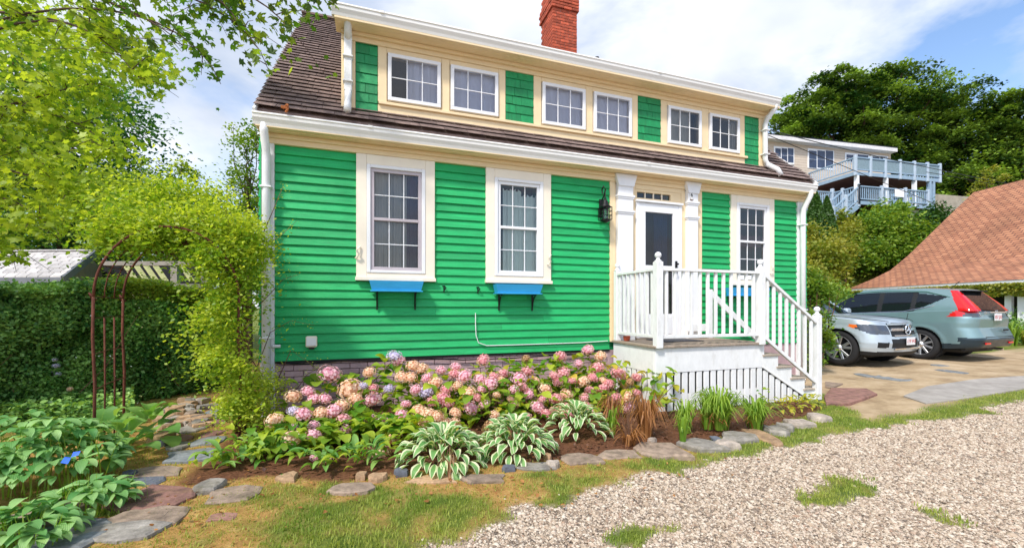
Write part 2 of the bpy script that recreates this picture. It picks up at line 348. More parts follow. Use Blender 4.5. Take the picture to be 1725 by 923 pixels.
# ---------------------------------------------------------------- gravel pebbles, nearest the camera
def scatter_mask(n, x0, x1, y0, y1): return rng.uniform(x0, x1, n), rng.uniform(y0, y1, n)
def seen(x, y, lo=-250, hi=2250):
    rx = x - CAM[0]; ry = y - CAM[1]; s = rx * FW[0] + ry * FW[1]; Xc = rx * RT[0] + ry * RT[1]
    u = 862.5 + FPX * Xc / np.maximum(s, .01); return (s > 1.6) & (u > lo) & (u < hi), s
ico = np.array([(0, 0, 1), (.9, 0, .3), (.28, .85, .3), (-.72, .53, .35), (-.72, -.53, .3), (.28, -.85, .35), (.7, .5, -.4), (-.3, .85, -.4), (-.9, 0, -.4), (-.3, -.85, -.4), (.7, -.5, -.4)])
icf = np.array([(0, 1, 2), (0, 2, 3), (0, 3, 4), (0, 4, 5), (0, 5, 1), (1, 6, 2), (2, 7, 3), (3, 8, 4), (4, 9, 5), (5, 10, 1), (1, 10, 6), (2, 6, 7), (3, 7, 8), (4, 8, 9), (5, 9, 10)])
x, y = scatter_mask(480000, .2, 12.5, -5.0, -1.9)
g_, p_, m_, s_ = zones(x, y); ok, s = seen(x, y)
ok &= (g_ > rng.uniform(.25, .75, len(x))) | ((g_ > .02) & (rng.random(len(x)) < .06)) | ((rng.random(len(x)) < .018) & (y < edge(x) + .5))
dens = np.clip(2.6 / s, .12, 1) ** 1.1; ok &= rng.random(len(x)) < dens
x, y, s = x[ok], y[ok], s[ok]; n = len(x)
z = ground(x, y) + (fbm(x, y, 2.2, 5) - .5) * .04 - .008
sz = rng.gamma(5, .00112, n) * (1 + .10 * s) ; sc3 = np.stack([sz * rng.uniform(.7, 1.35, n), sz * rng.uniform(.7, 1.2, n), sz * rng.uniform(.4, .8, n)], 1)
th = rng.uniform(0, 2 * PI, n); ca_, sa_ = np.cos(th), np.sin(th)
V = ico[None] * sc3[:, None] * (1 + rng.uniform(-.18, .18, (n, 11, 1)))
tz = rng.normal(0, .25, n)[:, None]; V[..., 2] = V[..., 2] + V[..., 0] * tz
V = np.stack([V[..., 0] * ca_[:, None] - V[..., 1] * sa_[:, None] + x[:, None], V[..., 0] * sa_[:, None] + V[..., 1] * ca_[:, None] + y[:, None], V[..., 2] + z[:, None]], -1)
mp_, tt, bb, Nn, Ll = nodes('pebble')
a = Nn('ShaderNodeAttribute'); a.attribute_name = 'tint'
Ll(ramp(a.outputs['Fac'], (0, (.13, .10, .08)), (.15, (.27, .20, .145)), (.35, (.42, .32, .23)), (.6, (.54, .44, .34)), (.85, (.62, .54, .44)), (1, (.34, .21, .14))), bb.inputs['Base Color']); bb.inputs['Roughness'].default_value = .8
print('pebbles', n)
pb = obj('gravel', V.reshape(-1, 3), (icf[None] + (np.arange(n) * 11)[:, None, None]).reshape(-1, 3), mp_, smooth=False, attr=np.repeat(rng.random(n), 15))
tag(pb, 'loose beige and grey pebbles covering the drive in front of the lawn', 'gravel', kind='stuff')

# ---------------------------------------------------------------- leaf makers
TM = {
 'diamond': (np.array([(0, 0, 0), (.32, .5, .06), (0, 1, 0), (-.32, .5, .06)]), [(0, 1, 2), (0, 2, 3)]),
 'oval': (np.array([(0, 0, 0), (.27, .3, .06), (.28, .65, .05), (0, 1, -.08), (-.28, .65, .05), (-.27, .3, .06)]), [(0, 1, 2), (0, 2, 3), (0, 3, 4), (0, 4, 5)]),
 'maple': (np.array([(0, 0, 0), (.2, .02, .02), (.5, .12, -.04), (.34, .3, .02), (.58, .62, -.06), (.2, .6, .03), (0, 1, -.08), (-.2, .6, .03), (-.58, .62, -.06), (-.34, .3, .02), (-.5, .12, -.04), (-.2, .02, .02)]),
           [(0, i, i + 1) for i in range(1, 11)]),
}
def leafarr(C, size, tmpl, up=.6, droop=None):
    n = len(C); T, F = TM[tmpl]; nrm = rng.normal(0, 1, (n, 3)); nrm[:, 2] = np.abs(nrm[:, 2]) * .6 + up * 1.6
    nrm /= np.linalg.norm(nrm, axis=1)[:, None]
    a = rng.normal(0, 1, (n, 3))
    if droop is not None: a[:, 2] -= droop
    a -= (a * nrm).sum(1)[:, None] * nrm; a /= np.linalg.norm(a, axis=1)[:, None]; bq = np.cross(nrm, a)
    size = np.broadcast_to(size, n)[:, None, None]
    V = C[:, None] + size * (T[None, :, :1] * bq[:, None] + (T[None, :, 1:2] - .5) * a[:, None] + T[None, :, 2:] * nrm[:, None])
    F = np.array(F); k = len(T)
    return V.reshape(-1, 3), (F[None] + (np.arange(n) * k)[:, None, None]).reshape(-1, 3), len(F)
def leaves(name, C, size, tint, mat, parent=None, tmpl='diamond', up=.6, droop=None, kind='stuff'):
    C = np.asarray(C, float)
    V, F, k = leafarr(C, size, tmpl, up, droop)
    o = obj(name, V, F, mat, parent, attr=np.repeat(np.clip(tint, 0, 1), k))
    if kind: o['kind'] = kind
    return o
def clumps(blobs, n, per, spread=.2, flat=.55, outer=.45, tvar=.25, top_light=.25):
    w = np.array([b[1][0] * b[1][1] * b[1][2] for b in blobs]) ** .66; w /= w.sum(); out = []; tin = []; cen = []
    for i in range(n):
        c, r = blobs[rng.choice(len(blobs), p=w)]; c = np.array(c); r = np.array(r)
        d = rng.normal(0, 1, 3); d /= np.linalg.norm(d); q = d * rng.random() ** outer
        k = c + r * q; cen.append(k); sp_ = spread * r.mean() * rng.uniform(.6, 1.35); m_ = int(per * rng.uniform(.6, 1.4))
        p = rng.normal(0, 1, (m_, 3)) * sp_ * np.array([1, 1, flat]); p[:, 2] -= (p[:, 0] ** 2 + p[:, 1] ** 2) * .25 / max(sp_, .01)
        out.append(k + p); tin.append(.5 + rng.normal(0, tvar) + top_light * p[:, 2] / (sp_ * flat + 1e-6) * .4 + rng.normal(0, .12, m_))  # clump tops tinted lighter, bottoms darker: daylight put into the leaf colour
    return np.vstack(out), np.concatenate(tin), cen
def limbs(mb, base, top, cen, r0, n=18, k=5):
    base = np.array(base, float); top = np.array(top, float)
    mid = (base + top) / 2 + rng.normal(0, r0 * .5, 3) * (1, 1, 0)
    mb.tube([base - (0, 0, .1), base + (0, 0, .02), mid, top], [r0 * 1.35, r0 * 1.1, r0 * .85, r0 * .55], 9)
    for c in (random.sample(list(cen), min(n, len(cen)))):
        f = random.uniform(.35, 1); st = base * (1 - f) + top * f if f < .5 else mid * (1 - (f - .5) * 2) + top * (f - .5) * 2
        m1 = st * .6 + c * .4 + np.array([0, 0, np.linalg.norm(c - st) * .08]) + rng.normal(0, .04, 3) * np.linalg.norm(c - st)
        m2 = st * .25 + c * .75 + rng.normal(0, .04, 3) * np.linalg.norm(c - st)
        rr = r0 * .42; mb.tube([st, m1, m2, c], [rr, rr * .6, rr * .35, rr * .12], k, cap=False)
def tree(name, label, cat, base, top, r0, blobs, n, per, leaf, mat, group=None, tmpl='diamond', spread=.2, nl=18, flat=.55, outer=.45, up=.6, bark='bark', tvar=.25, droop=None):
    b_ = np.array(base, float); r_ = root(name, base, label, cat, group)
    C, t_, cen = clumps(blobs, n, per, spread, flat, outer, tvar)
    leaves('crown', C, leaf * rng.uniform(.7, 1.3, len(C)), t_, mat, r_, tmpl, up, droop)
    mb = MB(); limbs(mb, base, top, cen, r0, nl); mb.build('trunk', M[bark], r_, smooth=True)
    return r_

# ---------------------------------------------------------------- the green house
house = root('green_house', (0, 0, 0), 'green clapboard cottage with cream trim, brown shingled roof and long dormer', 'house')
HX0, HX1 = -.14, 8.42; WT = 3.13; YG = -.25
# foundation of painted brick, wall core
bx('foundation_wall', HX0 + .03, HX1 - .03, .035, 6.75, -.3, .62, M['mauvemortar'], house)
bme = mk('brick', cbv(-.099, .099, -.02, .02, -.031, .031, .004), CBF, M['foundation']); fixn(bme)
for r_ in range(9):
    for i in range(22):
        xx = HX0 + .13 + i * .205 + (r_ % 2) * .1
        if xx > 4.5: continue
        inst('brick', bme, Matrix.Translation((xx, .03 + random.uniform(-.004, .004), .06 + r_ * .069 + random.uniform(-.002, .002))) @ Euler((0, random.uniform(-.008, .008), 0)).to_matrix().to_4x4(), house)
for (a, b) in ((4.4, HX1 - .05),): bx('foundation_panel', a, b, .012, .034, -.3, .615, M['foundation'], house)
def holed_wall(name, x0, x1, z0, z1, y0, y1, holes, mat):
    xs_ = sorted({x0, x1, *[h[0] for h in holes], *[h[1] for h in holes]}); zs_ = sorted({z0, z1, *[h[2] for h in holes], *[h[3] for h in holes]}); V = []; F = []
    for i in range(len(xs_) - 1):
        for j in range(len(zs_) - 1):
            cx, cz = (xs_[i] + xs_[i + 1]) / 2, (zs_[j] + zs_[j + 1]) / 2
            if any(h[0] < cx < h[1] and h[2] < cz < h[3] for h in holes): continue
            for y in (y0, y1):
                k = len(V); V += [(xs_[i], y, zs_[j]), (xs_[i + 1], y, zs_[j]), (xs_[i + 1], y, zs_[j + 1]), (xs_[i], y, zs_[j + 1])]; F.append([k, k + 1, k + 2, k + 3] if y == y0 else [k + 3, k + 2, k + 1, k])
    for h in holes:
        for (a_, b_) in (((h[0], h[2]), (h[1], h[2])), ((h[1], h[2]), (h[1], h[3])), ((h[1], h[3]), (h[0], h[3])), ((h[0], h[3]), (h[0], h[2]))):
            k = len(V); V += [(a_[0], y0, a_[1]), (b_[0], y0, b_[1]), (b_[0], y1, b_[1]), (a_[0], y1, a_[1])]; F.append([k, k + 1, k + 2, k + 3])
    obj(name, V, F, mat, house)
HOLES = [(a + .15, b - .15, c + .12, 2.98) for a, b, c in ((.88, 1.83, 1.58), (2.51, 3.46, 1.58), (6.72, 7.68, 1.62))] + [(4.93, 5.66, .8, 2.85), (4.9, 5.52, 2.93, 3.02)]
holed_wall('wall', HX0 + .01, HX1 - .01, .62, 3.25, .03, .09, HOLES, M['greensh'])
bx('rear_wall', HX0 + .01, HX1 - .01, .62, 6.78, .62, 3.25, M['greensh'], house)
for q in ((HX0 + .01, HX0 + .06), (HX1 - .06, HX1 - .01)): bx('side_wall', q[0], q[1], .091, .619, .62, 3.25, M['greensh'], house)
# clapboards
NC = 24; EXPO = (WT - .63) / NC
def clap(x0, x1, z0, k=None):
    dz = random.uniform(-.003, .003); V = []
    for xx, j in ((x0, dz), (x1, dz + random.uniform(-.004, .004))):
        V += [(xx, .03, z0 + j), (xx, -.012, z0 + j), (xx, -.014, z0 + .004 + j), (xx, .012, z0 + EXPO + .006 + j), (xx, .03, z0 + EXPO + .006 + j)]
    F = [[0, 1, 6, 5], [1, 2, 7, 6], [2, 3, 8, 7], [3, 4, 9, 8], [4, 0, 5, 9], [0, 4, 3, 2, 1], [5, 6, 7, 8, 9]]
    o = obj('clapboard', V, F, M['green'], house); fixn(o.data)
def row(x0, x1, z0):
    x = x0
    while x < x1 - .01:
        e = x + random.uniform(1.8, 3.6)
        if e > x1 - .5: e = x1
        clap(x + .001, e - .001, z0); x = e
for i in range(NC):
    z0 = .63 + i * EXPO; zt = z0 + EXPO
    if zt < 1.60: row(.0, 4.42, z0)
    else: row(.0, .88, z0); row(1.83, 2.51, z0); row(3.46, 4.42, z0)
    if zt < 1.66: row(6.13, 8.24, z0)
    else: row(6.13, 6.72, z0); row(7.68, 8.24, z0)
for xs_, sg in ((HX0 + .01, -1), (HX1 - .01, 1)):          # clapboards on the two gable ends
    gmb = MB()
    for i in range(58):
        z0 = .63 + i * EXPO; half = 3.25 if z0 < 3.1 else max(.05, 3.25 - (z0 - 3.1) / .98)
        if z0 > 6.3: break
        V = [(xs_, 3.2 - half, z0), (xs_ + sg * .03, 3.2 - half, z0), (xs_ + sg * .01, 3.2 - half, z0 + EXPO), (xs_, 3.2 - half, z0 + EXPO)]; V += [(a_, 3.2 + half, c_) for a_, b_, c_ in V]
        gmb.add(V, [[0, 1, 2, 3], [4, 7, 6, 5], [0, 4, 5, 1], [1, 5, 6, 2], [2, 6, 7, 3], [3, 7, 4, 0]])
    gmb.build('gable_clapboards', M['green'], house)['kind'] = 'stuff'
# corner boards, frieze, soffit
bx('corner_board', HX0, -.002, -.03, .05, .0, 3.13, M['wornwhite'], house)
bx('corner_board', 8.242, HX1, -.03, .05, -.15, 3.13, M['wornwhite'], house)
bx('frieze_board', HX0, HX1, -.034, .05, 3.131, 3.24, M['cream'], house)
bx('frieze_molding', HX0, HX1, -.06, -.035, 3.19, 3.24, M['cream'], house)
bx('soffit', HX0 - .01, HX1 + .0, YG + .03, .05, 3.241, 3.27, M['cream'], house)
bx('fascia', HX0 - .01, HX1, YG + .092, YG + .11, 3.232, 3.34, M['cream'], house)
bx('sill_board', .0, 4.42, -.004, .02, .60, .632, M['black'], house, c=.001)
# gable walls and the far slope so that the house is closed
RY, RZ = 3.2, 6.72; PIT = (RZ - 3.40) / (RY - YG)
def roofz(y): return 3.40 + PIT * (y - YG)
for xg, nm in ((HX0, 'gable_wall'), (HX1 - .03, 'gable_wall')):
    MB().prism([(.05, 3.25), (.05, roofz(.05) - .06), (RY, RZ - .06), (6.7, roofz(.0) - .2), (6.7, 3.25)], xg, xg + .03, 'yz').build(nm, M['greensh'], house)
for xg in (HX0 - .03, HX1 - .0): # rake boards
    MB().obox((xg + .015, YG + .05, roofz(YG + .05) - .085), (xg + .015, RY, RZ - .09), .028, .15).build('rake_board', M['wornwhite'], house)
rf = MB(); rf.prism([(YG + .085, roofz(YG + .085) - .03), (RY, RZ - .03), (6.95, 3.2), (6.95, 3.1), (RY, RZ - .12), (YG + .085, roofz(YG + .085) - .12)], HX0 - .03, HX1 + .03, 'yz')
rfo = rf.build('roof', M['shingle'], house)
sl = math.atan(PIT); SE = .128
def shingle_me(w_, l=SE + .045, th=.006):
    return mk('shingle', cbv(0, w_ - .004, -.012, l, 0, th, .002), CBF, M['shingle'])
shm = [shingle_me(.30), shingle_me(.22), shingle_me(.16)]
for q in shm: fixn(q)
def shrow(x0, x1, yy, seed):
    zz = roofz(yy); x = x0; k = 0
    first = True
    while x < x1 - .02:
        w_ = random.choice([.30, .30, .22]) if not first else random.choice([.30, .22, .16]); first = False
        if x + w_ > x1: w_ = min([.30, .22, .16], key=lambda a_: abs(a_ - (x1 - x)))
        me = shm[[.30, .22, .16].index(w_)]
        if x + w_ > x1 + .12: break
        Mx = Matrix.Translation((x, yy, zz + .036 + random.uniform(0, .005))) @ Euler((sl - .15, 0, random.uniform(-.004, .004))).to_matrix().to_4x4()
        inst('shingle', me, Mx, rfo); x += w_
ncr = int((RY - YG) / math.cos(sl) / SE) + 1
for i in range(ncr):
    yy = YG + .05 + i * SE * math.cos(sl)
    if yy > RY - .06: break
    shrow(HX0 - .03, .73, yy, i)
    if yy < .06: shrow(.73 if i < 3 else .73, 7.5, yy, i)
    shrow(7.5 + random.uniform(0, .1) * 0, HX1 - .0, yy, i)
bx('ridge_cap', HX0 - .04, HX1 + .04, RY - .1, RY + .1, RZ - .01, RZ + .03, M['shingle'], rfo)

# dormer
DX0, DX1 = .71, 7.52; DY = .03; DB = roofz(DY) - .02; DT = 4.62
dw = MB(); dw.prism([(DY + .3, DB + .1), (DY + .3, DT), (RY, RZ - .05), (RY, 5.8)], DX0 + .01, DX1 - .01, 'yz').build('dormer_wall', M['cream'], house)
DW = [(1.25, 1.91), (2.04, 2.69), (3.34, 4.02), (4.16, 4.81), (5.48, 6.13), (6.30, 6.93)]
holed_wall('dormer_front_wall', DX0 + .01, DX1 - .01, DB - .05, DT, DY + .0205, DY + .05, [(a + .03, b - .03, 3.87, 4.40) for a, b in DW], M['cream'])
for xa in (DX0 + .01, DX1 - .05): MB().prism([(DY + .051, DB - .1), (DY + .051, DT + .05), (DY + .299, DT + .12), (DY + .299, DB)], xa, xa + .04, 'yz').build('dormer_side_wall', M['cream'], house)
PR = (-.02, .049)
def trim(name, x0, x1, z0, z1, p=0, mat='cream'): return bx(name, x0, x1, DY - .02 - p, DY + .02, z0, z1, M[mat], house)
trim('dormer_corner_board', DX0, .87, DB, 4.50, .006); trim('dormer_corner_board', 7.37, DX1, DB, 4.50, .006)
trim('dormer_frieze', DX0, DX1, 4.502, 4.60, .012)
bx('dormer_frieze_molding', DX0, DX1, DY - .07, DY - .033, 4.56, 4.60, M['cream'], house)
bx('dormer_soffit', DX0 - .06, DX1 + .06, YG + .03, DY + .03, 4.602, 4.63, M['cream'], house)
bx('dormer_fascia', DX0 - .06, DX1 + .06, YG + .092, YG + .11, 4.60, 4.74, M['cream'], house)
drf = MB(); drf.prism([(YG + .085, 4.755), (RY, RZ + .0), (RY, RZ - .07), (YG + .085, 4.68)], DX0 - .08, DX1 + .08, 'yz').build('dormer_roof', M['shingle'], house)
bx('dormer_sill_board', 1.14, 7.10, DY - .05, DY + .02, 3.775, 3.812, M['cream'], house)
trim('dormer_apron_board', 1.132, 7.06, DB, 3.774)
DW = [(1.25, 1.91), (2.04, 2.69), (3.34, 4.02), (4.16, 4.81), (5.48, 6.13), (6.30, 6.93)]
SH = [(.872, 1.13), (2.80, 3.21), (4.93, 5.35), (7.062, 7.368)]
xs = [1.132, 1.24, 1.92, 2.03, 2.70, 2.798]; 
for a, b in ((1.132, 1.238), (1.922, 2.028), (2.702, 2.798), (3.212, 3.328), (4.032, 4.148), (4.822, 4.928), (5.352, 5.468), (6.142, 6.288), (6.942, 7.058)): trim('dormer_mullion_board', a, b, 3.814, 4.50)
for a, b in DW: trim('dormer_head_board', a - .01, b + .01, 4.435, 4.50)
for a, b in SH:
    trim('shingle_backing', a, b, 3.66, 4.50, -.025, 'greensh')
    zz = 3.66 if a < 1 or a > 7 else 3.815; k = 0; H = .118
    while zz < 4.49:
        x = a; ht = min(H, 4.5 - zz)
        while x < b - .01:
            w_ = random.uniform(.10, .26); e = x + w_
            if e > b - .09: e = b
            V = cbv(x + .0015, e - .0015, -.012, 0, 0, ht + .0, .002)
            V = V + np.array([0, DY - .004, zz + random.uniform(-.003, .003)]); V[:, 1] -= np.where(V[:, 2] < zz + ht / 2, .010, 0)
            o = obj('wall_shingle', V, CBF, M['greensh'], house); fixn(o.data); x = e
        zz += H
def sash_window(x0, x1, z0, z1, y, cols, rows, fr, frm, parent, curtains, mid=False, mun=.011, munm='white', backm='dark', depth=.22):
    wn = tag(MB().box(x0, x1, y, y + .05, z0, z0 + fr).box(x0, x1, y, y + .05, z1 - fr, z1).box(x0, x0 + fr, y, y + .05, z0 + fr, z1 - fr).box(x1 - fr, x1, y, y + .05, z0 + fr, z1 - fr).build('window', M[frm], parent))
    spans = [(z0 + fr, z1 - fr)]
    if mid:
        zm = (z0 + z1) / 2 + .005
        bx('meeting_rail', x0 + fr, x1 - fr, y - .004, y + .045, zm - .018, zm + .018, M[frm], wn)
        spans = [(zm + .018, z1 - fr, 0), (z0 + fr, zm - .018, .012)]
    for sp_ in spans:
        a, b = sp_[:2]; yo = sp_[2] if len(sp_) > 2 else 0
        for i in range(1, cols):
            xx = x0 + fr + (x1 - x0 - 2 * fr) * i / cols; bx('muntin', xx - mun / 2, xx + mun / 2, y + .012 + yo, y + .028 + yo, a, b, M[munm], wn, .002)
        for j in range(1, rows):
            zz = a + (b - a) * j / rows; bx('muntin', x0 + fr, x1 - fr, y + .0135 + yo, y + .0265 + yo, zz - mun / 2, zz + mun / 2, M[munm], wn, .002)
        for i in range(cols):
            for j in range(rows):
                xa = x0 + fr + (x1 - x0 - 2 * fr) * i / cols; xb = x0 + fr + (x1 - x0 - 2 * fr) * (i + 1) / cols
                za = a + (b - a) * j / rows; zb = a + (b - a) * (j + 1) / rows; ti = random.uniform(-.0012, .0012)
                obj('pane', [(xa, y + .022 + yo + ti, za), (xb, y + .022 + yo, za), (xb, y + .022 + yo - ti, zb), (xa, y + .022 + yo, zb)], [(0, 1, 2, 3)], M['pane'], wn)
    bx('room_recess', x0 + .002, x1 - .002, y + depth, y + depth + .01, z0, z1, M[backm], wn)
    for (a, b, m_, zt, zb_) in curtains:
        xa = x0 + (x1 - x0) * a; xb = x0 + (x1 - x0) * b; n = 40; V = []
        for i in range(n + 1):
            q = xa + (xb - xa) * i / n; f = .016 * math.sin(i * .42) + .006 * math.sin(i * 1.1 + 1)
            V += [(q, y + .085 + f, z0 + (z1 - z0) * zb_), (q + .01 * math.sin(i), y + .085 + f * .4, z0 + (z1 - z0) * (zt - .03 * abs(math.sin(i * .35))))]
        obj('curtain', V, [[2 * i, 2 * i + 2, 2 * i + 3, 2 * i + 1] for i in range(n)], M[m_], wn, smooth=True)
    return wn
for k, (a, b) in enumerate(DW):
    cur = [[(.35, 1, 'curtainsky', 1, 0)], [(0, 1, 'curtainsky', 1, 0)], [(0, 1, 'curtainsky', .97, 0)], [(0, .97, 'curtainsky', 1, 0)], [(0, .75, 'curtainmid', 1, 0)], [(.8, 1, 'curtainmid', 1, 0)]][k]  # pale curtains double as painted sky reflection, the first dark gap as a tree's
    sash_window(a, b, 3.84, 4.43, DY - .045, 3, 2, .045, 'white', house, cur, depth=.16)

# main windows
def main_window(x0, x1, z0, z1, sashm, cur):
    bx('window_casing', x0, x0 + .12, -.034, .03, z0 + .045, z1, M['pale'], house); bx('window_casing', x1 - .12, x1, -.034, .03, z0 + .045, z1, M['pale'], house)
    bx('window_casing', x0 + .121, x1 - .121, -.034, .03, z1 - .12, z1, M['pale'], house)
    bx('window_sill', x0 - .01, x1 + .01, -.07, .03, z0, z0 + .044, M['pale'], house)
    bx('window_apron', x0 + .1, x1 - .1, -.03, .03, z0 + .046, z0 + .10, M['pale'], house)
    a, b, c_, d_ = x0 + .121, x1 - .121, z0 + .101, z1 - .121
    for q in ((a, a + .045, c_, d_), (b - .045, b, c_, d_), (a + .046, b - .046, d_ - .04, d_), (a + .046, b - .046, c_, c_ + .03)):
        bx('window_frame', q[0], q[1], -.042, .03, q[2], q[3], M['white'], house)
    sash_window(a + .046, b - .046, c_ + .031, d_ - .041, -.022, 3, 4 // 2, .042, sashm, house, cur, mid=True, depth=.28)
main_window(.88, 1.83, 1.58, 3.128, 'grayvinyl', [(0, .36, 'curtainmid', 1, 0), (.36, .70, 'curtainmid', 1, 0), (.70, 1, 'curtaindark', 1, 0)])
main_window(2.51, 3.46, 1.58, 3.128, 'white', [(.16, .58, 'curtain', .95, 0), (.56, 1.0, 'curtain', .90, 0)])
main_window(6.72, 7.68, 1.62, 3.128, 'white', [(.0, 1, 'curtaindark', .62, .45)])

# entry
bx('entry_panel', 4.422, 4.52, -.02, .03, .74, 3.13, M['cream'], house); bx('entry_panel', 6.0, 6.128, -.02, .03, .74, 3.13, M['cream'], house)
bx('entry_panel', 4.802, 4.868, -.016, .03, .74, 3.13, M['cream'], house); bx('entry_panel', 5.722, 5.798, -.016, .03, .74, 3.13, M['cream'], house)
bx('entry_header', 4.868, 5.722, -.016, .03, 3.06, 3.13, M['cream'], house)
for a, b in ((4.53, 4.79), (5.80, 6.0)):
    bx('pilaster', a, b, -.075, .03, .74, 3.10, M['white'], house)
    MB().prism([(a - .0, 3.06), (a - .055, 3.235), (b + .055, 3.235), (b + .0, 3.06)], -.095, -.036).build('pilaster_capital', M['white'], house)
    for zz in (2.90, 2.67): MB().box(a - .02, b + .02, -.095, -.02, zz, zz + .03).box(a - .01, b + .01, -.085, -.02, zz - .025, zz).build('pilaster_band', M['white'], house)
    bx('pilaster_base', a - .02, b + .02, -.09, .03, .74, .9, M['white'], house)
tw = MB().box(4.87, 5.72, -.01, .04, 3.02, 3.058).box(4.87, 5.72, -.01, .04, 2.895, 2.93).box(4.87, 4.90, -.01, .04, 2.93, 3.02).box(5.52, 5.72, -.01, .04, 2.93, 3.02).build('transom_window', M['cream'], house)
for i in range(4):
    xa = 4.90 + i * .155; obj('pane', [(xa, .02, 2.93), (xa + .155, .02, 2.93), (xa + .155, .02, 3.02), (xa, .02, 3.02)], [(0, 1, 2, 3)], M['pane'], tw)
    if i: bx('muntin', xa - .008, xa + .008, .0, .03, 2.93, 3.02, M['pale'], tw, .002)
bx('room_recess', 4.87, 5.72, .12, .13, 2.9, 3.06, M['dark'], tw)
bx('door_head', 4.86, 5.73, -.06, .03, 2.86, 2.893, M['white'], house)
for a, b in ((4.87, 4.93), (5.66, 5.72)): bx('door_jamb', a, b, -.035, .05, .76, 2.86, M['white'], house)
dr = MB().box(4.932, 5.04, -.03, .01, .79, 2.855).box(5.55, 5.658, -.03, .01, .79, 2.855).box(5.04, 5.55, -.03, .01, 2.72, 2.855).box(5.04, 5.55, -.03, .01, .79, 1.15).box(5.04, 5.55, -.03, .01, 1.84, 1.90).build('storm_door', M['white'], house)
for a, b in ((1.15, 1.84), (1.90, 2.72)): obj('pane', [(5.04, -.008, a), (5.55, -.008, a), (5.55, -.008, b), (5.04, -.008, b)], [(0, 1, 2, 3)], M['pane'], dr)
n = 30; V = []
for i in range(n + 1):
    q = 5.28 + .26 * i / n; V += [(q, .09 + .015 * math.sin(i * 1.3), 1.5), (q, .09 + .015 * math.sin(i * 1.3), 2.72)]
obj('curtain', V, [[2 * i, 2 * i + 2, 2 * i + 3, 2 * i + 1] for i in range(n)], M['curtainblue'], dr, smooth=True)
bx('hallway_recess', 4.93, 5.66, .2, .21, .78, 2.86, M['dark'], dr)
bx('kick_panel', 5.08, 5.51, -.036, -.029, .84, 1.1, M['white'], dr)
MB().box(5.585, 5.625, -.045, -.03, 1.78, 1.98).tube([(5.605, -.05, 1.93), (5.605, -.085, 1.93)], .014, 8).tube([(5.60, -.05, 1.82), (5.60, -.08, 1.82), (5.54, -.09, 1.815)], .010, 8).build('handle', M['black'], dr)
bx('threshold', 4.87, 5.72, -.05, .03, .755, .788, M['deckwood'], house)
# wooden latch strips beside the door
bx('latch_strip', 4.825, 4.84, -.03, -.017, 1.72, 1.82, M['copper'], house); bx('latch_strip', 5.745, 5.765, -.03, -.017, 1.68, 1.80, M['copper'], house)

# gutters and downspouts
def gutter(x0, x1, yb, zt, name='gutter'):
    pr = [(yb + .01, zt), (yb - .10, zt), (yb - .105, zt - .018), (yb - .095, zt - .028), (yb - .092, zt - .06), (yb - .07, zt - .10), (yb - .06, zt - .13), (yb + .01, zt - .13)]
    g = MB().prism(pr, x0, x1, 'yz').build(name, M['gutter'], house)
    return g
gutter(HX0 - .03, HX1 + .0, YG + .09, 3.385); gutter(DX0 - .09, DX1 + .04, YG + .09, 4.76)
# seams where the lengths of gutter join
for zt, xx in ((3.385, 1.02), (3.385, 4.9), (4.76, 1.15), (4.76, 5.1)): bx('gutter_seam', xx, xx + .05, YG - .02, YG - .012, zt - .026, zt + .003, M['gutter'], house)
MB().tube([(-.07, YG + .06, 3.29), (-.07, YG + .06, 3.20), (-.07, -.09, 3.02), (-.07, -.085, 2.9), (-.07, -.085, .05)], .045, 8).build('downspout', M['wornwhite'], house, smooth=True)
MB().tube([(HX1 - .11, YG + .05, 3.29), (HX1 - .11, YG + .05, 3.20), (HX1 - .12, -.09, 3.0), (HX1 - .13, -.085, 2.88), (HX1 - .13, -.085, -.05)], .045, 8).build('downspout', M['wornwhite'], house, smooth=True)
MB().box(.745, .835, -.075, -.005, 3.85, 4.56, .01).build('downspout', M['wornwhite'], house)
MB().tube([(.79, YG + .06, 4.66), (.79, -.10, 4.56), (.79, -.045, 4.48)], .044, 8).build('downspout_elbow', M['wornwhite'], house, smooth=True)
MB().tube([(.79, -.045, 3.87), (.79, -.05, 3.80), (.79, -.12, 3.66), (.79, -.19, 3.56)], .044, 8).build('downspout_elbow', M['wornwhite'], house, smooth=True)
MB().tube([(7.5, YG + .06, 4.67), (7.5, YG + .06, 4.61), (7.47, -.06, 4.47), (7.45, -.045, 4.38), (7.45, -.045, 3.78), (7.48, -.06, 3.70), (7.62, -.14, 3.60), (7.66, -.17, 3.50)], .043, 8).build('downspout', M['wornwhite'], house, smooth=True)
for (xx, zz) in ((.79, 4.25), (.79, 3.95), (7.45, 4.27), (7.45, 3.86), (-.07, 2.6), (-.07, .9), (HX1 - .13, 2.7), (HX1 - .13, 1.2)):
    bx('downspout_strap', xx - .058, xx + .058, -.098 if abs(zz - 3) > .85 and not (1 < zz < 3.5) and zz > 3.5 else -.135, .0, zz, zz + .02, M['wornwhite'], house)
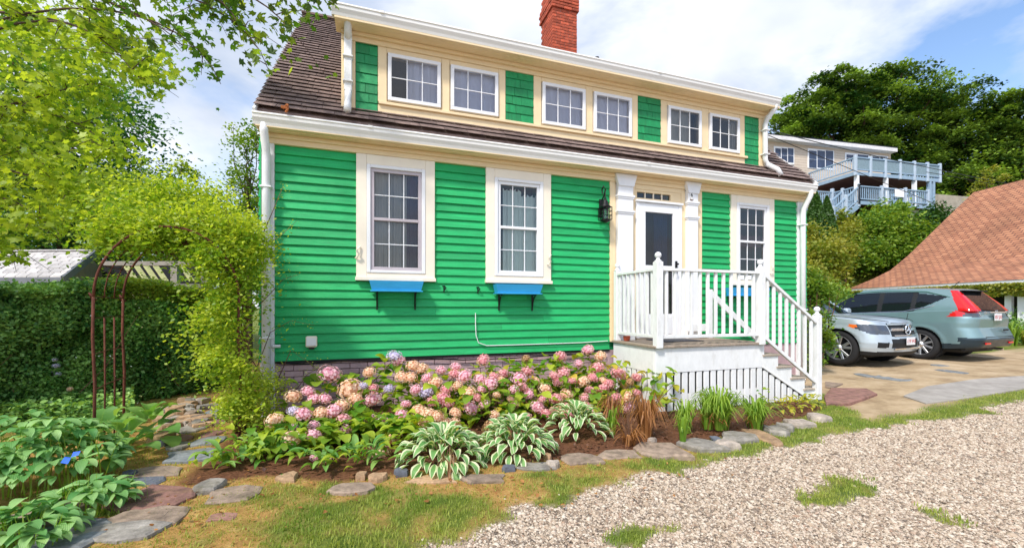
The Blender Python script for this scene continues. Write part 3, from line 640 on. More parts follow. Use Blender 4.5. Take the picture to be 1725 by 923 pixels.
# chimney
CX0, CX1, CY0, CY1 = 4.84, 5.44, 3.0, 3.66
ch = bx('chimney', CX0 + .012, CX1 - .012, CY0 + .012, CY1 - .012, 6.2, 8.45, M['mortar'], house)
cb = mk('brick', cbv(-.095, .095, -.045, .045, -.0285, .0285, .004), CBF, M['redbrick']); fixn(cb)
def course(z, x0, x1, y0, y1, k):
    off = .1 * (k % 2)
    for side in ('f', 'l', 'r'):
        L0, L1 = (x0, x1) if side == 'f' else (y0, y1)
        p = L0 + .1 - (off if side == 'f' else .1 - off)
        while p < L1 + .02:
            a = max(p - .095, L0); b = min(p + .095, L1)
            if b - a > .03:
                s_ = (b - a) / .19; mcen = (a + b) / 2; j = random.uniform(-.0025, .0025)
                if side == 'f': Mx = Matrix.Translation((mcen, y0 + .045 + j, z)) @ Matrix.Diagonal((s_, 1, 1, 1))
                else: Mx = Matrix.Translation(((x0 + .0455 if side == 'l' else x1 - .0455) + j, mcen, z)) @ Matrix.Rotation(PI / 2, 4, 'Z') @ Matrix.Diagonal((s_, 1, 1, 1))
                inst('brick', cb, Mx, ch)
            p += .2
z = 6.66; k = 0
while z < 7.88: course(z, CX0, CX1, CY0, CY1, k); z += .0665; k += 1
for e in range(4): course(z, CX0 - .035 - .01 * (e > 1), CX1 + .035, CY0 - .035 - .01 * (e > 1), CY1 + .035, k); z += .0665; k += 1
for e in range(4): course(z, CX0, CX1, CY0, CY1, k); z += .0665; k += 1

# small fittings on the wall
def wallthing(name, mb, mat, label, cat, group=None, smooth=False):
    o = mb.build(name, mat, None, smooth); return tag(o, label, cat, group)
# lantern
ln = root('wall_lantern', (4.30, -.10, 2.50), 'black iron carriage lantern hanging on the green wall left of the door', 'lantern')
LX, LY, LZ = 4.27, -.13, 2.52
MB().box(LX - .035, LX + .035, -.045, -.012, LZ + .05, LZ + .32).tube([(LX, -.03, LZ + .3), (LX + .0, -.10, LZ + .36), (LX, -.14, LZ + .44), (LX, -.09, LZ + .50), (LX, -.04, LZ + .46), (LX, -.06, LZ + .40)], .011, 6).tube([(LX, LY, LZ + .24), (LX, LY, LZ + .43)], .008, 6).build('bracket', M['black'], ln)
cg = MB()
for a in (-1, 1):
    for b in (-1, 1): cg.tube([(LX + a * .07, LY + b * .07, LZ), (LX + a * .07, LY + b * .07, LZ + .18)], .006, 5)
for zz in (0, .06, .12, .18):
    for p, q in (((-1, -1), (1, -1)), ((1, -1), (1, 1)), ((1, 1), (-1, 1)), ((-1, 1), (-1, -1))): cg.tube([(LX + p[0] * .07, LY + p[1] * .07, LZ + zz), (LX + q[0] * .07, LY + q[1] * .07, LZ + zz)], .005, 4)
for a in (-.0,): cg.tube([(LX + a, LY - .071, LZ), (LX + a, LY - .071, LZ + .18)], .004, 4)
cg.build('cage', M['black'], ln)
MB().lathe((LX, LY, LZ + .18), [(.08, 0), (.075, .02), (.045, .05), (.04, .09), (.02, .11), (.015, .14)], 10).build('cap', M['black'], ln, True)
MB().lathe((LX, LY, LZ - .02), [(.02, -.02), (.07, 0), (.075, .02)], 10).build('base', M['black'], ln, True)
MB().lathe((LX, LY, LZ + .002), [(.045, 0), (.05, .03), (.045, .15), (.03, .17)], 12).build('lamp_glass', M['pane'], ln, True)
# number plaque with a six
def text_obj(name, s, size, loc, rot, mat, parent=None, ext=.002):
    cu = bpy.data.curves.new(name, 'FONT'); cu.body = s; cu.size = size; cu.extrude = ext; cu.align_x = 'CENTER'; cu.align_y = 'CENTER'
    t_ = bpy.data.objects.new(name, cu); me = bpy.data.meshes.new_from_object(t_); bpy.data.objects.remove(t_); me.name = name
    me.materials.clear(); me.materials.append(mat)
    return inst(name, me, Matrix.Translation(loc) @ Euler(rot).to_matrix().to_4x4(), parent)
px = P(1165, 329, y=-.08)
pq = root('house_number_plaque', (px[0], -.08, px[2]), 'small oval white plaque with a black 6 on the right door pilaster', 'house number')
MB().add(*(lambda n: ([(px[0] + .034 * math.cos(a), -.085, px[2] + .07 * math.sin(a)) for a in n] + [(px[0] + .034 * math.cos(a), -.075, px[2] + .07 * math.sin(a)) for a in n], [list(range(20)), list(range(20, 40))[::-1]] + [[i, i + 20, (i + 1) % 20 + 20, (i + 1) % 20] for i in range(20)]))([2 * PI * i / 20 for i in range(20)])).build('plate', M['wornwhite'], pq)
text_obj('digit', '6', .085, (px[0], -.087, px[2]), (PI / 2, 0, 0), M['black'], pq)
for s_ in (-1, 1): MB().tube([(px[0] - .03, -.082, px[2] + s_ * .068), (px[0], -.084, px[2] + s_ * .082), (px[0] + .03, -.082, px[2] + s_ * .068)], .007, 5).build('ornament', M['twig'], pq)
# flower boxes on iron brackets
def flower_box(x0, x1, z1, label, tp=.03, h=.13):
    r_ = root('window_box', ((x0 + x1) / 2, -.1, z1 - h), label, 'flower box', 'blue flower boxes under the ground floor windows')
    y0, y1 = -.20, -.03; zb = z1 - h
    V = [(x0, y0, z1), (x1, y0, z1), (x1, y1, z1), (x0, y1, z1), (x0 + tp, y0 + .03, zb), (x1 - tp, y0 + .03, zb), (x1 - tp, y1, zb), (x0 + tp, y1, zb)]
    w2 = .014; V += [(x0 + w2, y0 + w2, z1), (x1 - w2, y0 + w2, z1), (x1 - w2, y1 - w2, z1), (x0 + w2, y1 - w2, z1), (x0 + tp + w2, y0 + .03 + w2, zb + .02), (x1 - tp - w2, y0 + .03 + w2, zb + .02), (x1 - tp - w2, y1 - w2, zb + .02), (x0 + tp + w2, y1 - w2, zb + .02)]
    F = [[0, 4, 5, 1], [1, 5, 6, 2], [2, 6, 7, 3], [3, 7, 4, 0], [4, 7, 6, 5], [0, 1, 9, 8], [1, 2, 10, 9], [2, 3, 11, 10], [3, 0, 8, 11], [8, 9, 13, 12], [9, 10, 14, 13], [10, 11, 15, 14], [11, 8, 12, 15], [12, 13, 14, 15]]
    MB().add(V, F).build('trough', M['blue'], r_)
    bx('ledge', x0 + tp - .02, x1 - tp + .02, y0 + .0, y1 + .01, zb - .016, zb - .002, M['blue'], r_, .002)
    for xx in (x0 + .09, x1 - .09):
        MB().box(xx - .01, xx + .01, -.03, -.015, zb - .24, zb - .018, .002).box(xx - .01, xx + .01, y0 + .03, -.031, zb - .03, zb - .018, .002).tube([(xx, y0 + .05, zb - .03), (xx, -.09, zb - .07), (xx, -.05, zb - .13), (xx, -.03, zb - .2)], .008, 5).tube([(xx, -.10, zb - .05), (xx, -.06, zb - .06), (xx, -.05, zb - .10)], .005, 5).build('bracket', M['black'], r_)
a = P(622, 472, y=-.2); b = P(714, 472, y=-.2); flower_box(a[0], b[0], a[2] - .0, 'bright blue flower box hung under the grey sashed window nearest the left corner', h=.115)
a = P(836, 478, y=-.2); b = P(915, 478, y=-.2); flower_box(a[0], b[0], a[2], 'bright blue flower box under the white window left of the lantern', h=.115)
a = P(1236, 484, y=-.2); b = P(1298, 484, y=-.2); flower_box(a[0], b[0], a[2], 'blue flower box seen behind the white porch railing', h=.12)
# shutter dogs
for (u, v, lb) in ((603, 428, 'cream scrolled shutter hook left of the grey sashed window'), (925, 440, 'cream scrolled shutter hook right of the window beside the lantern'), (1300, 456, 'cream scrolled shutter hook right of the window behind the porch')):
    p = P(u, v, y=-.045); q = p + np.array([0, 0, 0])
    wallthing('shutter_hook', MB().tube([p + (.03, 0, .09), p + (.0, -.02, .07), p + (-.015, -.03, .03), p + (.015, -.03, .0), p + (-.01, -.02, -.04), p + (-.03, 0, -.05)], .011, 6), M['pale'], lb, 'shutter hook', 'shutter hooks on the window casings', True)
for (u, v, lb) in ((748, 485, 'small black iron hook on the green wall, left of the pair between the flower boxes'), (805, 487, 'small black iron hook on the green wall, right of the pair between the flower boxes')):
    p = P(u, v, y=-.015); wallthing('iron_hook', MB().tube([p + (-.02, 0, .02), p + (.0, -.03, .025), p + (.02, -.035, .0), p + (.0, -.02, -.03)], .008, 5).box(p[0] - .008, p[0] + .008, p[1], p[1] + .006, p[2] - .06, p[2] + .02, .001), M['black'], lb, 'hook', 'iron hooks between the flower boxes')
p = P(525, 573, y=-.03)
ob = root('electrical_outlet_box', (p[0], p[1], p[2] - .08), 'cream weatherproof outlet box on the lowest clapboards at the left', 'outlet box')
bx('cover', p[0] - .06, p[0] + .06, -.07, -.014, p[2] - .08, p[2] + .05, M['pale'], ob, .012); bx('lid', p[0] - .05, p[0] + .05, -.078, -.071, p[2] - .06, p[2] + .03, M['white'], ob, .004)
bx('nozzle', p[0] - .03, p[0] + .03, -.05, -.02, p[2] - .105, p[2] - .081, M['black'], ob, .004)
pts = [P(u, v, y=-.03) for u, v in ((801, 527), (801, 545), (802, 565), (806, 577), (820, 582), (860, 581), (920, 579), (980, 577), (1024, 574))]
wallthing('white_conduit', MB().tube(pts, .0055, 6), M['white'], 'thin white cable running down and then along the lowest green boards', 'cable')
pts = [P(u, v, y=-.03) for u, v in ((470, 612), (520, 613), (575, 607), (640, 608), (700, 603), (780, 606), (860, 603), (940, 598), (1020, 596))]
wallthing('black_cable', MB().tube(pts, .009, 6), M['black'], 'black cable sagging along the top of the mauve foundation', 'cable')
p = P(464, 583, y=-.05); wallthing('hose_bib', MB().tube([p + (-.03, 0, 0), p + (.05, 0, 0)], .018, 8), M['white'], 'white pipe stub on the left corner board', 'pipe')
p = P(1102 - 0, 0, y=1.2)
wallthing('plumbing_vent', MB().lathe((5.95, RY - .2, RZ - .1), [(.035, 0), (.035, .32), (.05, .33), (.05, .36)], 10), M['black'], 'short dark vent pipe behind the dormer roof right of the chimney', 'vent pipe')
p = P(483, 186, y=-.22)
r_ = root('copper_gutter_clip', p, 'small rust orange bracket clipped over the left end of the gutter', 'bracket')
MB().tube([p + (-.04, .02, .02), p + (0, 0, .06), p + (.02, -.05, .04), p + (.02, -.07, -.02), p + (.0, -.06, -.05)], .012, 6).box(p[0] - .06, p[0] + .02, p[1] + .0, p[1] + .02, p[2] + .02, p[2] + .05).build('clip', M['copper'], r_)

# ---------------------------------------------------------------- porch with steps
po = root('front_porch', (5.2, -.5, -.1), 'white wooden porch with ball topped railings, slatted skirt and side steps', 'porch')
PX0, PX1, PY = 4.47, 6.27, -1.0; DZ = .765; W = M['wornwhite']
x = PX0 - .03; n = 0
while x < PX1 + .03:
    bx('deck_board', x, min(x + .098, PX1 + .03), PY - .035, -.035, DZ - .03, DZ + random.uniform(-.001, .001), M['deckwood'], po); x += .101
bx('fascia_board', PX0, PX1, PY, PY + .025, .41, DZ - .033, W, po); bx('fascia_board', PX0 - .0, PX0 + .025, PY + .026, -.03, .41, DZ - .033, W, po)
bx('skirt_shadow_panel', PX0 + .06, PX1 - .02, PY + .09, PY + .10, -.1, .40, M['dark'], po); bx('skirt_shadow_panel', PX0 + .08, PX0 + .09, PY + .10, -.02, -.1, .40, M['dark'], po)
bx('skirt_rail', PX0 + .02, PX1, PY + .03, PY + .05, .03, .12, W, po); bx('skirt_rail', PX0 + .03, PX0 + .05, PY + .052, -.03, .03, .12, W, po)
bx('skirt_corner_board', PX0 + .004, PX0 + .16, PY + .006, PY + .028, -.08, .408, W, po); bx('skirt_corner_board', PX0 + .005, PX0 + .027, PY + .03, PY + .17, -.08, .408, W, po)
x = PX0 + .195
while x < PX1 - .02: bx('skirt_slat', x, x + .083, PY + .006, PY + .028, -.09 + random.uniform(-.01, .01), .408, W, po); x += .117
y = PY + .2
while y < -.1: bx('skirt_slat', PX0 + .006, PX0 + .027, y, y + .085, -.08, .408, W, po); y += .115
# steps running down to the right
NR = 5; RUN = .262; RISE = (DZ + .115) / NR; SX = PX1 + .0
saw = [(SX, DZ - .033)]
for i in range(1, NR):
    saw += [(SX + (i - 1) * RUN + .03 * (i > 0), DZ - i * RISE + .0) if i > 1 else (SX + .03, DZ - .033), (SX + (i - 1) * RUN + .03, DZ - i * RISE - .028), (SX + i * RUN + .03, DZ - i * RISE - .028)]
saw += [(SX + (NR - 1) * RUN + .03, -.12), (SX + (NR - 1) * RUN - .12, -.12), (SX, .41)]
saw2 = []
for p in saw:
    if not saw2 or abs(p[0] - saw2[-1][0]) + abs(p[1] - saw2[-1][1]) > 1e-4: saw2.append(p)
for yy in (PY - .0, -.09): MB().prism(saw2, yy, yy + .03).build('stringer', W, po)
for i in range(1, NR):
    xa = SX + (i - 1) * RUN; zz = DZ - i * RISE
    bx('tread', xa + .0, xa + RUN + .055, PY - .02, -.03, zz - .027, zz, M['treadwood'], po)
for i in range(NR):
    xa = SX + i * RUN + .0; zz = DZ - i * RISE; bx('riser', xa + .002, xa + .022, PY + .032, -.1, zz - RISE, zz - .03, M['redwood'] if i < NR - 1 else W, po)
x = SX + .03; 
while x < SX + (NR - 1) * RUN - .1:
    zt = .41 - (x + .04 - SX) * (.53 / ((NR - 1) * RUN - .12)) - .005
    if zt > -.05: bx('skirt_slat', x, x + .083, PY + .006, PY + .028, -.10, zt, W, po)
    x += .117
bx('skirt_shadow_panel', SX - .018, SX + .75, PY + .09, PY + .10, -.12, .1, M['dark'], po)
MB().obox((SX, PY - .006, .415), (SX + (NR - 1) * RUN - .13, PY - .006, -.11), .012, .02).build('stringer_trim', W, po)
def post(x, y, z0, ztop, hw=.045, ball=.042):
    p_ = bx('post', x - hw, x + hw, y - hw, y + hw, z0, ztop, W, po, .006)
    MB().lathe((x, y, ztop + .001), [(.045, 0), (.045, .012), (.03, .02), (.024, .03), (.024, .04)] + [(ball * math.sin(a), .04 + ball + ball * -math.cos(a)) for a in np.linspace(.55, PI - .05, 9)], 16).build('ball_finial', M['white'], p_, True)
YR = PY + .0
c0 = (PX0 + .03, YR - .015); c1 = (PX1 - .06, YR - .015); RH = 1.735
post(PX0 + .03, -.09, DZ, 1.79, .04, .036); post(*c0, DZ - .03, 1.83, .047); post(*c1, DZ - .03, 1.80, .047)
nx_, nz_ = SX + (NR - 1) * RUN + .0, -.11
post(nx_, YR - .015, nz_, 1.14, .045)
def rail(a, b, w_=.075, h=.035, name='top_rail'): MB().obox(a, b, w_, h).build(name, W, po)
rail((c0[0], c0[1] + .048, RH), (c0[0] - .0, -.13, RH)); rail((c0[0] + .048, c0[1], RH), (c1[0] - .048, c1[1], RH))
rail((c0[0], c0[1] + .048, .88), (c0[0], -.13, .88), .04, .04, 'bottom_rail'); rail((c0[0] + .048, c0[1], .875), (c1[0] - .048, c1[1], .875), .04, .04, 'bottom_rail')
for i in range(12):
    x = c0[0] + .048 + (c1[0] - c0[0] - .096) * (i + .6) / 12.2; bx('baluster', x - .02, x + .018, c0[1] - .018, c0[1] + .018, .896, RH - .018, W, po)
for i in range(8):
    y = c0[1] + .06 + (.84) * (i + .5) / 8; bx('baluster', c0[0] - .018, c0[0] + .018, y - .019, y + .019, .901, RH - .018, W, po)
ha = (c1[0] + .048, YR - .015, RH - .03); hb = (nx_ - .045, YR - .015, 1.03)
rail(ha, hb, .07, .04); la = (c1[0] + .048, YR - .015, .85); lb_ = (nx_ - .045, YR - .015, .155)
rail(la, lb_, .04, .045, 'bottom_rail')
for i in range(8):
    f = (i + .65) / 8.3; x = ha[0] + (hb[0] - ha[0]) * f; zt = ha[2] + (hb[2] - ha[2]) * f - .022; zb = la[2] + (lb_[2] - la[2]) * f + .024
    bx('baluster', x - .019, x + .019, YR - .033, YR + .003, zb, zt, W, po)
# wall side handrail
rail((PX1 - .09, -.12, 1.50), (nx_ - .1, -.12, .70), .04, .09, 'handrail'); bx('handrail_post', nx_ - .12, nx_ - .04, -.16, -.08, -.1, .74, W, po)
bx('handrail_post', PX1 - .12, PX1 - .05, -.15, -.09, DZ, 1.54, W, po)
bx('porch_bench_rail', PX0 + 1.25, PX1 - .16, -.2, -.14, .88, .99, W, po)
tag(bx('doormat', 4.95, 5.6, -.62, -.16, DZ + .002, DZ + .014, MAT('grey_doormat', (.09, .09, .10), .95, var=.4, scale=30), None), 'dark grey doormat lying on the porch deck', 'doormat')
o = MB().lathe((PX0 + .09, -.24, DZ), [(.03, 0), (.045, .02), (.05, .06), (.05, .075)], 12).build('flower_pot', M['redbrick'], None, True); tag(o, 'tiny terracotta pot on the porch deck by the wall post', 'pot')
# ---------------------------------------------------------------- cars
def lerp(a, b, t): return a + (b - a) * t
def car(name, label, loc, yaw, sp, pm, group='cars parked side by side'):
    r_ = root(name, loc, label, 'car', group)
    cz, sz_ = math.cos(yaw), math.sin(yaw); loc = np.array(loc, float)
    def T(V):
        V = np.asarray(V, float); return np.stack([V[:, 0] * cz - V[:, 1] * sz_ + loc[0], V[:, 0] * sz_ + V[:, 1] * cz + loc[1], V[:, 2] + loc[2]], 1)
    def ob(nm, V, F, mat, parent=None, smooth=True, fix=False):
        o = obj(nm, T(V), F, mat, parent or r_, smooth); 
        if fix: fixn(o.data)
        return o
    def mb(m_, nm, mat, parent=None, smooth=False): return ob(nm, np.vstack(m_.V), m_.F, mat, parent, smooth, True)
    LF, LR, W_ = sp['LF'], sp['LR'], sp['W']; RA = sp['RA']; WY = sp['WY']; WR = sp['WR']
    def plan(cx=.34, cy=.42, bul=.10, nS=110, nC=12, nE=26):      # half plan from rear centre to front centre, unit halves
        pts = []
        for i in range(nE): t = i / nE; x = t * (1 - cx); pts.append((x, -1 + bul * .35 * x * x / W_ ** 0 * .3))
        yb = pts[-1][1]; y0 = -1 + cy / LR
        for i in range(nC): a = PI / 2 * i / nC; pts.append((1 - cx + cx * math.sin(a), y0 + (yb - y0) * math.cos(a)))
        y1 = 1 - cy / LF
        for i in range(nS): pts.append((1, lerp(y0, y1, i / nS)))
        yf = 1 - bul * (1 - cx) ** 2 * .6
        for i in range(nC): a = PI / 2 * i / nC; pts.append((1 - cx + cx * math.cos(a), y1 + (yf - y1) * math.sin(a)))
        for i in range(nE + 1): x = (1 - cx) * (1 - i / nE); pts.append((x, 1 - bul * x * x * .6))
        return np.array(pts)
    parts = {}
    def put(nm, q): parts.setdefault(nm, []).append(q)
    def grid(G, cls, drop=None):                       # G[level][ring] -> quads on both sides
        nl, nr = G.shape[:2]
        for i in range(nl - 1):
            for j in range(nr - 1):
                q = np.array([G[i, j], G[i, j + 1], G[i + 1, j + 1], G[i + 1, j]])
                if drop is not None and drop[i, j] and drop[i, j + 1] and drop[i + 1, j] and drop[i + 1, j + 1]: continue
                nm = cls(q.mean(0))
                if nm is None: continue
                put(nm, q); put(nm + '~' if '#' in nm else nm, q[::-1] * np.array([-1, 1, 1]))
    pl = plan(cx=sp.get('cx', .34), cy=sp.get('cy', .42), bul=sp.get('bul', .12)); nr = len(pl); NL = 56; G = np.zeros((NL, nr, 3)); D = np.zeros((NL, nr), bool)
    zt = lambda y: np.interp(y, sp['belt'][0], sp['belt'][1])
    for i in range(NL):
        v = i / (NL - 1)
        for j, (sx, sy) in enumerate(pl):
            yy = sy * (LF if sy > 0 else LR); top = zt(yy); zb = np.interp(yy, [-LR, -LR + .6, LF - .6, LF], sp['zb']); z = zb + (top - zb) * v
            hw = np.interp(z, *sp['hw']); fy = np.interp(z, *sp['fy']); ry = np.interp(z, *sp['ry'])
            x = sx * hw; y = sy * (fy if sy > 0 else ry)
            if sx > .93:
                for wy in WY:
                    dy_, dz_ = y - wy, z - WR; q = math.hypot(dy_, dz_)
                    if q < RA + .0:
                        D[i, j] = True; k = RA / max(q, 1e-3); y = wy + dy_ * k; z = WR + dz_ * k
                    elif q < RA + .09: x += .016 * (1 - (q - RA) / .09)
            G[i, j] = (x, y, z)
    grid(G, sp['cls'], D)
    def cap(ring, crown, nm, n=10, cls=None):
        ring = np.array(ring); C_ = np.zeros((n + 1, len(ring), 3))
        for k in range(n + 1):
            t = 1 - k / n; C_[k] = ring * np.array([t, 1, 1]); C_[k, :, 2] += crown * (1 - t * t) * np.clip(ring[:, 0] / W_ * 1.3, 0, 1)
        for i in range(n):
            for j in range(len(ring) - 1):
                q = np.array([C_[i, j], C_[i, j + 1], C_[i + 1, j + 1], C_[i + 1, j]]); nn = cls(q.mean(0)) if cls else nm
                put(nn, q); put(nn, q[::-1] * np.array([-1, 1, 1]))
    cap(G[-1], sp['hoodcrown'], 'body')
    # greenhouse
    g = sp['gh']; pg = plan(cx=.22, cy=.18, bul=.16); NG = 34; H = np.zeros((NG, nr, 3))
    for i in range(NG):
        v = i / (NG - 1); yf = lerp(g['f0'], g['f1'], v ** g.get('pf', 1)); yr = lerp(g['r0'], g['r1'], v ** g.get('pr', 1)); hw = lerp(g['w0'], g['w1'], v ** 1.25)
        for j, (sx, sy) in enumerate(pg):
            y = lerp(yr, yf, (sy + 1) / 2); z0 = zt(y) - .015; z1 = np.interp(y, *g['roof']); H[i, j] = (sx * hw, y, z0 + (z1 - z0) * v)
    def gcls(c): 
        y = c[1]; z0 = zt(y); z1 = np.interp(y, *g['roof']); v = (c[2] - z0) / (z1 - z0); return sp['gcls'](c, v)
    grid(H, gcls)
    cap(H[-1], g['crown'], 'body', 8)
    made = {}
    order = sorted(parts, key=lambda k: 0 if k == 'body' else 1)
    for nm in order:
        base, mt = sp['mats'].get(nm.split('#')[0], (nm, pm)) if nm != 'body' else ('body', pm)
        Q = np.array(parts[nm]).reshape(-1, 3); key = np.round(Q, 4); U, inv = np.unique(key, axis=0, return_inverse=True); Fc = inv.reshape(-1, 4)
        Fc = [list(dict.fromkeys(f)) for f in Fc.tolist()]; Fc = [f for f in Fc if len(f) > 2]
        o = ob(base, U, Fc, mt, made.get('body') if base in ('window_trim',) else None); fixn(o.data); made[nm] = o
    # wheels
    for wy in WY:
        for s_ in (-1, 1):
            xo = s_ * sp['track']
            wr = sp['tyre']; wl = ob('wheel_hub', *(lambda m_: (np.vstack(m_.V), m_.F))(MB().tube([(xo - s_ * .02, wy, wr), (xo - s_ * .12, wy, wr)], .07, 12)), M_car['alloy'])
            V = []; F = []; prof = [(.0, wr * .70), (.015, wr * .78), (.0, wr * .93), (-.03, wr), (-.19, wr), (-.22, wr * .93), (-.22, wr * .7)]; k = 40
            for dx_, rr in prof:
                for a in range(k): V.append((xo + s_ * dx_, wy + rr * math.cos(2 * PI * a / k), wr + rr * math.sin(2 * PI * a / k)))
            for i in range(len(prof) - 1):
                for a in range(k): F.append([i * k + a, i * k + (a + 1) % k, (i + 1) * k + (a + 1) % k, (i + 1) * k + a])
            t_ = ob('tyre', V, F, M_car['tyre'], wl, True, True)
            V = []; F = []; prof = [(.012, wr * .70), (.0, wr * .72), (-.03, wr * .66), (-.15, wr * .64)]
            for dx_, rr in prof:
                for a in range(k): V.append((xo + s_ * dx_, wy + rr * math.cos(2 * PI * a / k), wr + rr * math.sin(2 * PI * a / k)))
            for i in range(len(prof) - 1):
                for a in range(k): F.append([i * k + a, i * k + (a + 1) % k, (i + 1) * k + (a + 1) % k, (i + 1) * k + a])
            ob('rim', V, F, M_car['alloy'], wl, True, True)
            for a in range(sp['spokes']):
                for off in ((-.15, .15) if sp['twin'] else (0,)):
                    q = 2 * PI * a / sp['spokes'] + .3; q2 = q + off * 1.6; q1 = q + off * .8
                    m_ = MB().obox((xo - s_ * .035, wy + wr * .16 * math.cos(q1), wr + wr * .16 * math.sin(q1)), (xo - s_ * .012, wy + wr * .69 * math.cos(q2), wr + wr * .69 * math.sin(q2)), sp['spw'], .022, up=(1, 0, 0.001), c=.005)
                    mb(m_, 'spoke', M_car['alloy'], wl)
            mb(MB().tube([(xo - s_ * .10, wy, wr), (xo - s_ * .11, wy, wr)], wr * .62, 30), 'brake_disc', M_car['black'], wl)
            mb(MB().tube([(xo - s_ * .12, wy, wr + .03), (xo - s_ * .30, wy, wr + .03)], RA - .005, 30), 'wheel_well', M_car['black'])
    mb(MB().box(-W_ * .8, W_ * .8, -LR * .86, LF * .86, .2, .5, .05), 'underbody', M_car['black'])
    return r_, T, mb, ob, made
def fmat(name, c, rough=.3, metal=0, emit=0): return PAINT(name, c, rough, metal, .6)
M_car = dict(alloy=PAINT('alloy_wheel', (.72, .72, .74), .3, .85, .3), tyre=MAT('tyre_rubber', (.018, .018, .02), .85, var=.2, bump=.3, bscale=90), black=MAT('black_plastic', (.012, .013, .015), .6, var=.15),
 chrome=PAINT('chrome', (.85, .85, .87), .12, 1, 0), red=fmat('red_tail_lens', (.62, .01, .012), .12), lens=fmat('clear_lens', (.07, .08, .10), .08, .2), amber=fmat('amber_lens', (.8, .16, .02), .15),
 platew=PAINT('licence_plate_white', (.78, .78, .80), .4, 0, .2), platered=PAINT('licence_plate_red', (.5, .03, .03), .5, 0, 0), glass=GLASS('car_glass', alpha=.07, tint=(.25, .3, .33), refl=(.55, .62, .7), body=(.01, .012, .014)), navy=PAINT('dark_blue_cladding', (.012, .03, .045), .4, .2, .4), seat=MAT('car_interior', (.05, .05, .055), .8))
silver = PAINT('silver_blue_paint', (.50, .57, .63), .36, .45, .7); teal = PAINT('teal_grey_paint', (.20, .31, .325), .34, .45, .8)
# --- silver car, nose towards the drive. local +y is the nose
def glk_cls(c):
    x, y, z = abs(c[0]), c[1], c[2]
    if z < .33: return 'cladding'
    d = (y - 1.64) + (.92 - x)
    if y > 1.64 and x > .50 and d > 0 and .825 - .15 * min(d / .45, 1) < z < .872 - .05 * max(d - .5, 0) and d < .95:
        return 'side_marker#' if d < .15 else 'headlight#'
    if y > 1.9 and x < .50 and .40 < z < .585: return 'intake'
    if y > 1.8 and .56 < x < .80 and .41 < z < .52: return 'intake#'
    if y > 1.95 and x < .47 and .635 < z < .90: return 'grille_recess'
    return 'body'
def glk_g(c, v):
    x, y = abs(c[0]), c[1]
    if .06 < v < .90:
        front = y > lerp(.98, .26, v) - .10 and x < .80 - .12 * v
        if front: return 'windscreen'
        if x > .55:
            yf = lerp(.78, .10, v)
            if -.02 < y < yf: return 'side_window#1'
            if -1.0 < y < -.10: return 'side_window#2'
            if -1.75 < y < -1.08: return 'side_window#3'
            if y < -.02 and y > -1.08: return 'pillar#1' if y > -.5 else 'pillar#2'
        if y < -1.85: return 'rear_window'
    return 'body'
g1 = dict(LF=2.27, LR=2.27, W=.92, RA=.405, WY=(1.44, -1.315), WR=.365, tyre=.365, track=.90, spokes=5, twin=True, spw=.05, cx=.36, cy=.50, bul=.16,
 belt=((-2.27, -2.0, -1, 0, .95, 1.5, 2.0, 2.27), (1.10, 1.12, 1.10, 1.06, 1.03, 1.00, .955, .90)), zb=(.30, .27, .27, .24), hoodcrown=.055,
 hw=((.2, .4, .7, .9, 1.15), (.87, .915, .92, .90, .85)), fy=((.2, .32, .5, .6, .75, .95), (2.16, 2.24, 2.27, 2.25, 2.21, 2.10)), ry=((.2, .5, .9, 1.2), (2.2, 2.27, 2.24, 2.16)),
 gh=dict(f0=1.02, f1=.22, r0=-2.2, r1=-1.95, w0=.835, w1=.62, roof=((-2.2, -1.9, -.5, .3, 1.0), (1.58, 1.62, 1.67, 1.64, 1.60)), crown=.03, pf=.95),
 cls=glk_cls, gcls=glk_g, mats=dict(cladding=('lower_cladding', M_car['black']), headlight=('headlight', M_car['lens']), side_marker=('indicator', M_car['amber']), intake=('air_intake', M_car['black']), grille_recess=('grille', M_car['black']),
 windscreen=('windscreen', M_car['glass']), side_window=('side_window', M_car['glass']), rear_window=('rear_window', M_car['glass']), pillar=('pillar_trim', M_car['black'])))
gl, T, mb, ob, made = car('silver_suv', 'silver blue suv parked nose out beside the shrub, star shaped emblem on its grille', (11.17, 2.27, .035), PI + R(6), g1, silver)
gp = made['grille_recess']
def fyl(x, z): return np.interp(z, *g1['fy']) * (1 - .16 * min(x / .92, .64) ** 2 * .6)
for z0, z1, wd in ((.858, .895, .47), (.745, .80, .47), (.640, .665, .43)):
    m_ = MB()
    for i in range(12):
        a = -wd + 2 * wd * i / 12; b = -wd + 2 * wd * (i + 1) / 12
        m_.obox((a, fyl(abs(a), z0) + .012, (z0 + z1) / 2), (b, fyl(abs(b), z0) + .012, (z0 + z1) / 2), .02, z1 - z0, c=.002)
    mb(m_, 'grille_bar', M_car['chrome'] if z0 < .85 else silver, gp)
def star(cx, cy, cz, r):
    m_ = MB(); n = 28
    m_.tube([(cx + r * math.cos(2 * PI * i / n), cy, cz + r * math.sin(2 * PI * i / n)) for i in range(n + 1)], .010, 6)
    for k in range(3):
        a = PI / 2 + k * 2 * PI / 3; m_.tube([(cx, cy + .008, cz), (cx + r * math.cos(a), cy, cz + r * math.sin(a))], [.020, .005], 6)
    return m_
mb(MB().tube([(0, 2.19, .77), (0, 2.235, .77)], .10, 24), 'emblem_disc', M_car['black'], gp); mb(star(0, 2.245, .77, .098), 'star_emblem', M_car['chrome'], gp)
def plate(T, y, z, s_, txt, parent, yaw):
    o = mb(MB().box(-.16, .16, min(y, y + s_ * .012), max(y, y + s_ * .012), z, z + .155, .004), 'licence_plate', M_car['platew'], parent)
    p = T(np.array([[0, y + s_ * .0135, z + .075]]))[0]; text_obj('plate_text', txt, .10, tuple(p), (PI / 2, 0, yaw), M_car['platered'], o, .0008)
